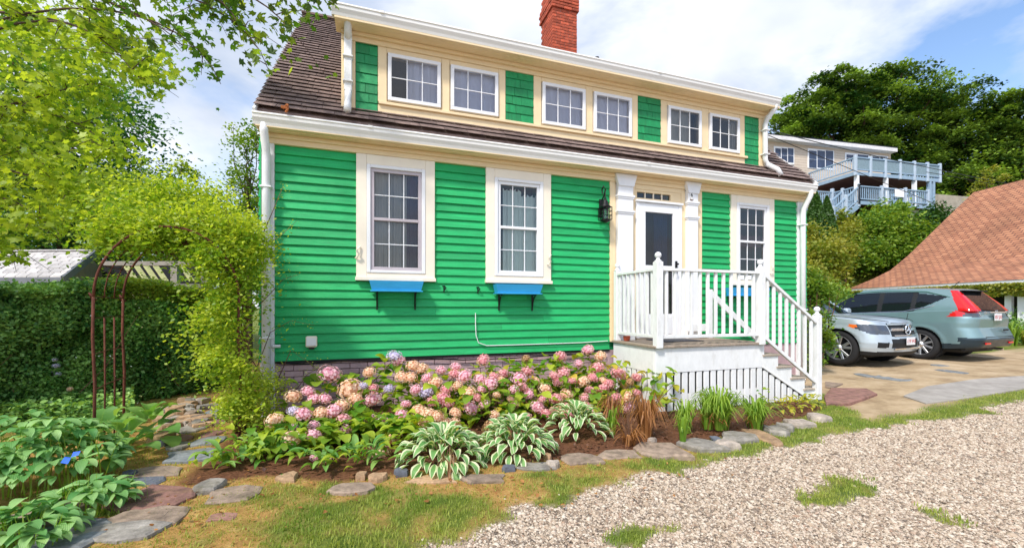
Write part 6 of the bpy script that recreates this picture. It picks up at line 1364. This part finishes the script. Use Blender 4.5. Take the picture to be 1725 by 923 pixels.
tree('shade_tree', 'dense dark blue green tree rising behind the maple boughs at the left', 'tree', tuple(P(110, 560, d=13) * (1, 1, 0)), tuple(P(120, 300, d=13)), .2, [PB(150, 200, 12.5, (1.9, 1.6, 2.1)), PB(100, 330, 12.5, (2.2, 1.6, 1.8)), PB(190, 330, 12.5, (1.1, 1.2, 1.5)), PB(40, 240, 13, (2.2, 1.5, 3))], 250, 90, .13, F_dark, g_left, spread=.22)
tree('slender_tree', 'light green slender tree against the sky just left of the house wall', 'tree', tuple(P(420, 560, d=10) * (1, 1, 0)), tuple(P(418, 300, d=10)), .07, [PB(412, 250, 10, (.33, .4, .75)), PB(432, 330, 10, (.45, .4, .8)), PB(400, 300, 10, (.3, .4, .3)), PB(440, 240, 10, (.25, .3, .5)), PB(430, 430, 10, (.6, .4, .8))], 110, 42, .075, F_mid, g_left, spread=.3, nl=26)
tree('garden_tree', 'yellow green leafy tree with open top behind the rose arch', 'tree', tuple(P(300, 560, d=11) * (1, 1, 0)), tuple(P(300, 380, d=11)), .1, [PB(250, 320, 11, (1.1, .8, .65)), PB(330, 360, 11, (1.3, .8, .7)), PB(310, 285, 11, (.40, .4, .35)), PB(390, 370, 11, (.8, .6, .7)), PB(200, 350, 11, (1.0, .8, .9)), PB(300, 430, 11, (2.4, .7, .6))], 250, 62, .085, F_mid, g_left, spread=.26, nl=30)
tree('background_tree', 'mid green tree mass low behind the shed and lean-to', 'tree', tuple(P(220, 560, d=15) * (1, 1, 0)), tuple(P(220, 420, d=15)), .2, [PB(120, 400, 15, (2.5, 1, 1.2)), PB(280, 430, 15, (2.4, 1, 1.2)), PB(-60, 400, 15, (3, 1, 2)), PB(400, 450, 15, (1.5, 1, 1.3))], 200, 80, .14, F_dark, g_left, spread=.25)
tree('far_left_tree', 'large green tree filling the sky at the far left edge', 'tree', tuple(P(-120, 560, d=11) * (1, 1, 0)), tuple(P(-100, 200, d=11)), .25, [PB(-60, 120, 10, (2.2, 1.5, 2.6)), PB(-150, 200, 10, (2, 1.5, 3.0)), PB(-30, 400, 10, (1.2, 1, 1))], 170, 80, .12, F_mid, g_left, spread=.22)

# ---------------------------------------------------------------- right side: shrubs, hill, houses
def shrub(nm, lb, cat, c, blobs, n, per, leaf, mat, group=None, flat=.7, up=.5, spread=.28, outer=.5):
    zb = float(ground(c[0], c[1])); rt = root(nm, (c[0], c[1], zb), lb, cat, group); C, t_, cen = clumps(blobs, n, per, spread, flat, outer); C = C[C[:, 2] > ground(C[:, 0], C[:, 1])]
    t_ = t_[:len(C)]; leaves('foliage', C, leaf * rng.uniform(.7, 1.3, len(C)), t_, mat, rt, 'diamond', up); m_ = MB()
    for q in random.sample(cen, min(14, len(cen))): b_ = np.array([c[0], c[1], zb]); m_.tube([b_, b_ * .5 + q * .5 + np.random.normal(0, .04, 3), q], [.02, .012, .004], 5, False)
    m_.build('stems', M['twig'], rt)['kind'] = 'stuff'; return rt
c = P(1377, 560, d=8.0)
shrub('corner_shrub', 'leafy green shrub between the house corner and the silver suv', 'shrub', c, [PB(1368, 600, 8.0, (.20, .2, .30)), PB(1372, 540, 8.0, (.24, .25, .36)), PB(1385, 490, 8.2, (.30, .3, .28)), PB(1366, 480, 8.3, (.2, .3, .4)), PB(1385, 575, 8.0, (.12, .2, .2))], 130, 42, .065, F_mid)
gr = 'shrubs on the hillside behind the cars'
shrub('hillside_bush', 'bright yellow green bush on the slope just right of the right downspout', 'bush', P(1385, 440, d=20.5), [PB(1385, 440, 19, (1.0, .8, 1.0)), PB(1410, 418, 20, (.9, .8, .8)), PB(1370, 480, 17, (.7, .6, .9)), PB(1360, 400, 20, (.6, .6, 1.0))], 170, 70, .14, F_weed, gr)
shrub('hillside_bush', 'low green bush at the foot of the slope above the silver suv roof', 'bush', P(1400, 500, d=16), [PB(1398, 500, 15, (.6, .6, .5)), PB(1375, 500, 14, (.6, .5, .6)), PB(1420, 512, 16, (.5, .4, .3))], 90, 60, .10, F_mid, gr)
shrub('hillside_bush', 'large leafy bush on the slope directly under the lower grey blue deck', 'bush', P(1500, 440, d=25), [PB(1478, 385, 24.5, (1.7, 1, 1.3)), PB(1525, 395, 24, (1.6, 1, 1.3)), PB(1500, 358, 25, (1.0, 1, .9)), PB(1465, 425, 23.5, (1.6, 1, .9)), PB(1530, 430, 23.5, (1.2, .9, .9))], 230, 70, .19, F_mid, gr)
shrub('hillside_bush', 'dark bush on the slope beside the left edge of the terracotta roof', 'bush', P(1555, 420, d=24), [PB(1552, 395, 24, (1.2, .8, 1.3)), PB(1575, 370, 24.5, (1.0, .8, .9)), PB(1545, 440, 23, (.8, .7, .7))], 110, 70, .17, F_arb, gr)
shrub('hillside_bush', 'small yellowish bush at the bottom of the grey blue stairs', 'bush', P(1425, 400, d=24), [PB(1425, 392, 24, (.8, .7, 1.0)), PB(1420, 375, 24.5, (.5, .5, .8))], 60, 60, .14, F_weed, gr)
for (u, vt, vb, rr, lb) in ((1374, 322, 430, .95, 'left and taller of two pointed arborvitae beside the right downspout'), (1393, 331, 430, .80, 'right and shorter of two pointed arborvitae below the grey blue railing')):
    top = P(u, vt, d=23); bot = P(u, vb, d=23); H_ = top[2] - bot[2]; zb = float(ground(bot[0], bot[1])); rt = root('arborvitae', (bot[0], bot[1], zb), lb, 'conifer', 'pointed arborvitae on the hillside')
    n = 9000; f = rng.random(n) ** .75; a = rng.uniform(0, 2 * PI, n); rad = rr * (1 - f) ** .72 * (.78 + .35 * fbm(a * 2, f * 9, 1.3, 6)) * rng.uniform(.75, 1.05, n)
    C = np.stack([bot[0] + rad * np.cos(a), bot[1] + rad * np.sin(a), bot[2] - .6 + f * (H_ + .6)], 1); leaves('foliage', C, rng.uniform(.08, .16, n), .5 + .8 * (fbm(a * 2, f * 12, 1.5, 9) - .5) + rng.normal(0, .15, n), F_arb, rt, 'diamond', .1)
    MB().tube([(bot[0], bot[1], zb - .1), (bot[0], bot[1], top[2] - .3)], [.09, .02], 7).build('trunk', M['bark'], rt)
# weeds on the slope
n = 44000; s_ = rng.uniform(20.2, 29, n); X_ = s_ * rng.uniform(.45, 1.28, n); xy = CAM[None, :2] + RT[None, :2] * X_[:, None] + FW[None, :2] * s_[:, None]
C = np.stack([xy[:, 0], xy[:, 1], ground(xy[:, 0], xy[:, 1]) + rng.random(n) ** 2 * .5 * fbm(xy[:, 0], xy[:, 1], .9, 3)], 1)
tag(leaves('slope_weeds', C, rng.uniform(.10, .22, n), fbm(xy[:, 0], xy[:, 1], .5, 21) * 1.5 - .3 + rng.normal(0, .12, n), F_weed, None, 'diamond', .6), 'rough yellow green weeds covering the hillside above the drive', 'weeds', kind='stuff')

# hill house
O_ = P(1440, 518, d=30); hv = RT * .976 + FW * .218; nv = RT * .218 - FW * .976
def HP(u, v, b=0):
    r_ = ray(u, v); t = ((O_ + nv * b - CAM) @ nv) / (r_ @ nv); return CAM + r_ * t
def HB(nm, u0, v0, u1, v1, b, th, mat, par, tag_=None):      # a box standing on the plane b metres in front of the wall
    l = HP(u0, (v0 + v1) / 2, b); r = HP(u1, (v0 + v1) / 2, b); zt = HP((u0 + u1) / 2, v0, b)[2]; zb = HP((u0 + u1) / 2, v1, b)[2]
    V = [(*l[:2], zb), (*r[:2], zb), (*r[:2], zt), (*l[:2], zt)]; V += [tuple(np.array(v_) - nv * th) for v_ in V]
    o = obj(nm, V, [[0, 3, 2, 1], [4, 5, 6, 7], [0, 1, 5, 4], [1, 2, 6, 5], [2, 3, 7, 6], [3, 0, 4, 7]], mat, par); fixn(o.data); return o
hsid = MAT('beige_siding', (.60, .50, .40), .7, var=.06, scale=3); dk = MAT('grey_blue_paint', (.27, .38, .50), .6, var=.1, scale=4); dkl = MAT('pale_blue_post', (.42, .50, .60), .6, var=.1); rc = MAT('reddish_soffit', (.10, .035, .02), .8, var=.3); scr = MAT('mesh_panel', (.20, .28, .33), .7, var=.3, scale=18)
hw_ = MAT('hill_window', (.03, .05, .10), .12, var=.4, scale=2); 
hh_ = root('hilltop_house', tuple(HP(1400, 345, 0) * (1, 1, 0) + (0, 0, float(ground(*HP(1400, 345, 0)[:2])))), 'beige flat roofed house with two grey blue decks high on the hill', 'house')
zt, zm_, zb_ = HP(1400, 247)[2], HP(1400, 300)[2], HP(1400, 420)[2] - 1
a_, b_ = HP(1262, 250), HP(1500, 257)
def hbx(nm, p, q, z0, z1, dep, mat): 
    V = [(*p[:2], z0), (*q[:2], z0), (*q[:2], z1), (*p[:2], z1)]; V += [tuple(np.array(v_) - nv * dep) for v_ in V]; o = obj(nm, V, [[0, 3, 2, 1], [4, 5, 6, 7], [0, 1, 5, 4], [1, 2, 6, 5], [2, 3, 7, 6], [3, 0, 4, 7]], mat, hh_); fixn(o.data); return o
wl = hbx('wall', a_, b_, zb_, zt, 8, hsid)
z = zb_ + 3
while z < zt - .1:
    p, q = a_ + nv * .02, b_ + nv * .02; hbx('siding_board', p, q, z, z + .165, .03, hsid); z += .18
p, q = HP(1255, 240, .5), HP(1512, 258, .5); rz = HP(1400, 244, .5)[2]; hbx('flat_roof', p, q, rz, rz + .25, 9, MAT('roof_trim_white', (.7, .68, .68), .6)); hbx('roof_membrane', p, q, rz + .251, rz + .33, 9, M['black'])
def hwin(u0, v0, u1, v1, nc):
    fr = HB('window', u0, v0, u1, v1, .06, .08, M['white'], hh_); w_ = (u1 - u0 - 2) / nc
    for i in range(nc):
        for (va, vb_) in ((v0 + 2.2, (v0 + v1) / 2 - .4), ((v0 + v1) / 2 + .4, v1 - 2.2)): HB('pane', u0 + 1.6 + i * w_ + .8, va + .00 * i, u0 + 1.6 + (i + 1) * w_ - .8, vb_, .075, .02, hw_, fr)
hwin(1304, 248, 1338, 276, 3); hwin(1361, 252, 1405, 285, 3); hwin(1424, 259, 1464, 275, 2); hwin(1468, 262, 1496, 276, 2); HB('sliding_door', 1412, 313, 1462, 348, .05, .06, hw_, hh_); HB('door_frame', 1402, 309, 1408, 348, .06, .08, M['white'], hh_); HB('door_frame', 1428, 313, 1430, 348, .07, .03, M['white'], hh_)
BD = 3.2
def deck(u0, u1, vrt0, vrt1, vf0, vf1, posts, panel, nm):
    # front rail and floor edge between u0 and u1
    f = lambda u, a, b: a + (b - a) * (u - u0) / (u1 - u0)
    p0, p1 = HP(u0, vf0, BD), HP(u1, vf1, BD); zf = (p0[2] + p1[2]) / 2; zr = (HP(u0, vrt0, BD)[2] + HP(u1, vrt1, BD)[2]) / 2; p0[2] = p1[2] = zf
    V = [p0, p1, p1 - nv * BD, p0 - nv * BD]; V = V + [v_ + (0, 0, .22) for v_ in V]; o = obj(nm + '_floor', V, [[0, 3, 2, 1], [4, 5, 6, 7], [0, 1, 5, 4], [1, 2, 6, 5], [2, 3, 7, 6], [3, 0, 4, 7]], dk, hh_); fixn(o.data)
    o = obj(nm + '_soffit', [p0 - (0, 0, .01), p1 - (0, 0, .01), p1 - nv * BD - (0, 0, .01), p0 - nv * BD - (0, 0, .01)], [[0, 3, 2, 1]], rc, hh_)
    R0, R1 = np.array([*p0[:2], zr]), np.array([*p1[:2], zr])
    for (s, e, pn) in ((R0, R1, panel), (R0, R0 - nv * BD, False), (R1, R1 - nv * BD, False)):
        MB().obox(s, e, .12, .07).build('deck_rail', dk, hh_); MB().obox(s + (0, 0, zf + .34 - zr), e + (0, 0, zf + .34 - zr), .08, .07).build('deck_rail', dk, hh_)
        ln_ = np.linalg.norm(e - s)
        if pn: m_ = MB().obox(s + (0, 0, (zf + .34 - zr) / 2 - .02), e + (0, 0, (zf + .34 - zr) / 2 - .02), .02, zr - zf - .42, c=.001); m_.build('mesh_panel', scr, hh_)
        else:
            m_ = MB(); k = int(ln_ / .16)
            for i in range(1, k): c = s + (e - s) * i / k; m_.obox(c + (0, 0, zf + .36 - zr), c + (0, 0, -.02), .045, .045, up=(nv[0], nv[1], 0.01), c=.004)
            m_.build('balusters', dkl if nm == 'upper_deck' else dk, hh_)['kind'] = 'stuff'
    for u in posts:
        c = HP(u, 300, BD); MB().box(c[0] - .08, c[0] + .08, c[1] - .08, c[1] + .08, zf - .05, zr + .14, .02).build('deck_post', dkl, hh_)
    return p0, p1, zf, zr
u0_, u1_, zf1, zr1 = deck(1441, 1584, 266, 279, 298, 304, (1441, 1466, 1491, 1516, 1540, 1562, 1583), True, 'upper_deck')
l0_, l1_, zf2, zr2 = deck(1446, 1563, 315, 322, 344, 352, (1446, 1485, 1525, 1563), False, 'lower_deck')
for u in (1443, 1492, 1540): c = HP(u, 320, BD - .1); MB().box(c[0] - .10, c[0] + .10, c[1] - .1, c[1] + .1, zf2, zf1, .01).build('support_column', M['white'], hh_)
for u in (1565, 1571): c = HP(u, 320, BD - .1); MB().box(c[0] - .09, c[0] + .09, c[1] - .1, c[1] + .1, zf2 - 3, zf1, .01).build('support_column', dk, hh_)
# left platform and stairs
c0_ = HP(1446, 346, BD); c1s = HP(1403, 384, BD)
for off in (0, 1.0):
    a__ = c0_ - nv * off; b__ = c1s - nv * off; MB().obox(a__ + (0, 0, .0), b__, .08, .3).build('stair_stringer', dk, hh_); MB().obox(a__ + (0, 0, 1.15), b__ + (0, 0, 1.15), .09, .08).build('stair_rail', dk, hh_); MB().obox(a__ + (0, 0, .35), b__ + (0, 0, .35), .06, .06).build('stair_rail', dk, hh_); m_ = MB()
    for i in range(1, 12): q = a__ + (b__ - a__) * i / 12; m_.obox(q + (0, 0, .36), q + (0, 0, 1.12), .045, .045, up=(nv[0], nv[1], .01), c=.004)
    m_.build('balusters', dk, hh_)['kind'] = 'stuff'
    for f in (.0, .5, 1.0): q = a__ + (b__ - a__) * f; MB().box(q[0] - .08, q[0] + .08, q[1] - .08, q[1] + .08, q[2] - .1, q[2] + 1.35, .02).build('deck_post', dkl, hh_)
for i in range(9): q = c0_ + (c1s - c0_) * (i + .5) / 9; MB().obox(q, q - nv * 1.0, .32, .05, c=.005).build('stair_tread', dkl, hh_)
p, q = HP(1372, 348, 1.6), HP(1426, 348, 1.6); zz = zf2 - .1
V = [(*p[:2], zz), (*q[:2], zz), (*(q - nv * 1.6)[:2], zz), (*(p - nv * 1.6)[:2], zz)]; V += [(a, b, c + .25) for a, b, c in V]; fixn(obj('landing', V, [[0, 3, 2, 1], [4, 5, 6, 7], [0, 1, 5, 4], [1, 2, 6, 5], [2, 3, 7, 6], [3, 0, 4, 7]], dk, hh_).data)
s, e = np.array([*p[:2], zz + 1.25]), np.array([*q[:2], zz + 1.25]); MB().obox(s, e, .1, .07).build('deck_rail', dk, hh_); m_ = MB()
for i in range(1, 16): c = s + (e - s) * i / 16; m_.obox(c - (0, 0, 1.0), c, .045, .045, up=(nv[0], nv[1], .01), c=.004)
m_.build('balusters', dk, hh_)['kind'] = 'stuff'
for f in (0, .55, 1): c = s + (e - s) * f; MB().box(c[0] - .09, c[0] + .09, c[1] - .09, c[1] + .09, zz, zz + 1.5, .02).build('deck_post', dkl, hh_)
o = HB('towel', 1508, 319, 1523, 332, BD + .12, .03, M['white'], None); tag(o, 'white towel hung over the lower deck railing on the hill', 'towel')
c = HP(1536, 328, BD - .6); o = MB().lathe((c[0], c[1], zf2 + .22), [(.4, 0), (.55, .2), (.5, .5), (.2, .8)], 12).build('furniture_cover', M['wornwhite'], None, True); tag(o, 'pale rounded cover over furniture on the lower hill deck', 'furniture cover')
cw = root('concrete_retaining_wall', tuple(HP(1590, 420, 1) * (1, 1, 0) + (0, 0, 3)), 'beige concrete retaining wall right of the lower hill deck', 'retaining wall')
HB('wall_face', 1567, 330, 1660, 520, 2.0, .4, MAT('beige_concrete', (.36, .32, .26), .9, var=.25, scale=2, bump=.4), cw); HB('pier', 1533, 354, 1566, 460, 2.9, .5, MAT('grey_pier', (.40, .38, .34), .9, var=.2), cw)

# big trees on the hill
g3 = 'large trees on the hill behind the houses'
def hb_base(u, d): p = P(u, 518, d=d); return (p[0], p[1], float(ground(p[0], p[1])))
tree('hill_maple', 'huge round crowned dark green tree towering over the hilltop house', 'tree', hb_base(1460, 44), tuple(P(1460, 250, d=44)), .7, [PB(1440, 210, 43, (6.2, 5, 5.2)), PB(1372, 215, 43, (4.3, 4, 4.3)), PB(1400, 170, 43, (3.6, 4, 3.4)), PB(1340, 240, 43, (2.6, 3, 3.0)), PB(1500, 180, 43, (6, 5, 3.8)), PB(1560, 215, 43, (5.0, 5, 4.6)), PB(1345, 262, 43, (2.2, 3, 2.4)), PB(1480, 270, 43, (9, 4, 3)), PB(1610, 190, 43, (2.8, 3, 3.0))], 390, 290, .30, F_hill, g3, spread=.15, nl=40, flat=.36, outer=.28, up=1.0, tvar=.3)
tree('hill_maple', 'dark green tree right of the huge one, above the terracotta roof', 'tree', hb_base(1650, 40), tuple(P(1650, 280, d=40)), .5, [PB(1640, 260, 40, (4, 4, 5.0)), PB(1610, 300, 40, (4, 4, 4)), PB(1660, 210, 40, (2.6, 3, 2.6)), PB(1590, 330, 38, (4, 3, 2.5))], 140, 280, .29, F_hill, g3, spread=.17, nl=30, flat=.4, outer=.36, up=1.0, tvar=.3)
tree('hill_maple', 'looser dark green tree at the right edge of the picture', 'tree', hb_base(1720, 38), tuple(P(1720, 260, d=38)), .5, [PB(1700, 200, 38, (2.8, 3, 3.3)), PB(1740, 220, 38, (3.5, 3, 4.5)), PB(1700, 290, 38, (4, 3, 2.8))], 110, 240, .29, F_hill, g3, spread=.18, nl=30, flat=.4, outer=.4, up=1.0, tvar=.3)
tree('ridge_sapling', 'thin pale sapling sticking up behind the terracotta roof ridge', 'tree', hb_base(1662, 22), tuple(P(1662, 310, d=22)), .05, [PB(1655, 308, 22, (.4, .3, .35)), PB(1664, 290, 22, (.3, .3, .3)), PB(1688, 300, 22, (.25, .3, .2)), PB(1650, 325, 22, (.6, .3, .3))], 34, 26, .13, F_weed, None, spread=.4, nl=16)

# neighbour's low building with the terracotta shingle roof
A_ = P(1428, 487, d=20); B_ = P(1725, 471, d=13); B_[2] = A_[2]; e_ = A_ - B_; e_[2] = 0; ln_ = np.linalg.norm(e_); e_ /= ln_; nn_ = np.array([e_[1], -e_[0], 0])
nb = root('neighbour_building', (A_[0], A_[1], .1), 'low building with a broad terracotta shingle roof and white porch posts behind the cars', 'building')
def NPt(u, v): r_ = ray(u, v); t = ((A_ - CAM) @ e_) / (r_ @ e_); return CAM + r_ * t
prof = [A_] + [NPt(u, v) for u, v in ((1470, 470), (1500, 455), (1530, 430), (1560, 401), (1600, 362), (1640, 324))]
ext = -e_ * (ln_ + 2.2)
m, t, b, Nn, Ll = nodes('terracotta_shingle')
tcx = Nn('ShaderNodeTexCoord'); br = Nn('ShaderNodeTexBrick'); mpn = Nn('ShaderNodeMapping'); Ll(tcx.outputs['UV'], mpn.inputs[0]); Ll(mpn.outputs[0], br.inputs['Vector'])
br.inputs['Scale'].default_value = 1; br.inputs['Brick Width'].default_value = .3; br.inputs['Row Height'].default_value = .14; br.inputs['Mortar Size'].default_value = .018; br.inputs['Color1'].default_value = (.36, .145, .075, 1); br.inputs['Color2'].default_value = (.54, .245, .13, 1); br.inputs['Mortar'].default_value = (.14, .06, .045, 1)
ns = Nn('ShaderNodeTexNoise'); ns.inputs['Scale'].default_value = .8; ns.inputs['Detail'].default_value = 8; Ll(tcx.outputs['UV'], ns.inputs['Vector']); mxx = Nn('ShaderNodeMixRGB'); mxx.blend_type = 'OVERLAY'; mxx.inputs[0].default_value = .5; Ll(br.outputs['Color'], mxx.inputs[1]); Ll(ns.outputs[0], mxx.inputs[2])
Ll(mxx.outputs[0], b.inputs['Base Color']); b.inputs['Roughness'].default_value = .9; bp = Nn('ShaderNodeBump'); bp.inputs['Strength'].default_value = .8; bp.inputs['Distance'].default_value = .03; Ll(br.outputs['Color'], bp.inputs['Height']); Ll(bp.outputs[0], b.inputs['Normal'])
V = []; F = []; uv = []; acc = 0
for i, p in enumerate(prof):
    if i: acc += np.linalg.norm(p - prof[i - 1])
    V += [p, p + ext]; uv += [(0, acc), (np.linalg.norm(ext), acc)]
    if i: F.append([2 * i - 2, 2 * i - 1, 2 * i + 1, 2 * i])
top = prof[-1]; bk_ = top + (top - A_) * (1, 1, 0) * .9 ; bk_[2] = A_[2]; V += [bk_, bk_ + ext]; uv += [(0, acc + 5), (np.linalg.norm(ext), acc + 5)]; k = len(V); F.append([k - 4, k - 3, k - 1, k - 2])
ro = obj('roof', V, F, m, nb); fixn(ro.data); ul = ro.data.uv_layers.new(name='uv')
for l_ in ro.data.loops: ul.data[l_.index].uv = uv[l_.vertex_index]
gw = [p - (0, 0, .04) for p in prof] + [bk_ - (0, 0, .04)]; obj('gable_end', [p - e_ * .25 for p in gw], [list(range(len(gw)))], wm, nb)
wtm = M['white']
for k, (oz, hgt) in enumerate(((-.05, .10), (-.20, .16))): MB().obox(A_ + (0, 0, oz) + nn_ * .04 * (k + 1), A_ + ext + (0, 0, oz) + nn_ * .04 * (k + 1), .05, hgt).build('eave_board', wtm, nb)
ww = A_ + nn_ * (1.6 if nn_ @ RT > 0 else -1.6); sg = 1 if nn_ @ RT > 0 else -1
MB().add([ww * (1, 1, 0) + (0, 0, -.1), (ww + ext) * (1, 1, 0) + (0, 0, -.1), ww + ext, ww], [[0, 1, 2, 3]]).build('rear_porch_wall', MAT('dark_porch_wall', (.03, .03, .03), .8), nb)
for u in (1437, 1700, 1722, 1600, 1510): 
    r_ = ray(u, 500); t = ((A_ + nn_ * sg * .15 - CAM) @ nn_) / (r_ @ nn_); c = CAM + r_ * t; MB().box(c[0] - .08, c[0] + .08, c[1] - .08, c[1] + .08, 0, A_[2] - .1, .01).build('porch_post', wtm, nb)
n = 9000; tq = rng.random(n) * np.linalg.norm(ext); C = A_ + (ext / np.linalg.norm(ext)) * tq[:, None] - nn_ * sg * (rng.random(n)[:, None] * .35 - .1); hang = fbm(tq, tq * 0, .9, 41); C[:, 2] += -.12 - rng.random(n) ** 1.5 * (.15 + .9 * np.clip(hang - .35, 0, 1))
vn = root('eave_vine', tuple(A_ - (0, 0, 1)), 'yellow green vine trailing along the eave of the low building', 'vine'); leaves('foliage', C, rng.uniform(.06, .13, n), rng.random(n), F_weed, vn, 'oval', .2)
# hedge and grass at the right edge
c = P(1716, 560, d=13.2); shrub('right_hedge', 'clipped green hedge at the right edge behind the teal suv', 'hedge', c, [PB(1716, 555, 13.2, (.9, .8, .55)), PB(1750, 555, 13.2, (.9, .8, .55)), PB(1712, 540, 13.6, (.7, .7, .4))], 150, 70, .085, F_hedge)
c = P(1703, 590, d=12.3); rt = root('iris_clump', tuple(c), 'pale strap leaved clump in front of the right hedge', 'plant'); c[2] = float(ground(c[0], c[1])); strap(c, 90, .7, .5, rt, 'blades', F_lily, .016); c2 = c + RT * .5; strap(c2, 60, .5, .4, rt, 'blades', F_weed, .016)
# overhead wires
for (a, b, c_, r_, lb) in (((1289, 217, 12), (1450, 262, 18), (1760, 322, 24), .016, 'upper overhead wire crossing in front of the hilltop house'), ((1289, 226, 12), (1470, 300, 17), (1760, 420, 26), .012, 'lower overhead wire running down toward the terracotta roof'), ((1560, 290, 20), (1650, 305, 21), (1770, 330, 22), .014, 'short wire passing above the roof ridge at right')):
    p0, p1, p2 = P(*a[:2], d=a[2]), P(*b[:2], d=b[2]), P(*c_[:2], d=c_[2]); pts = [p0 * (1 - t) ** 2 + 2 * p1 * t * (1 - t) + p2 * t * t for t in np.linspace(0, 1, 24)]
    o = MB().tube(pts, r_, 5).build('overhead_wire', M['black'], None); tag(o, lb, 'wire', 'overhead wires at the right')
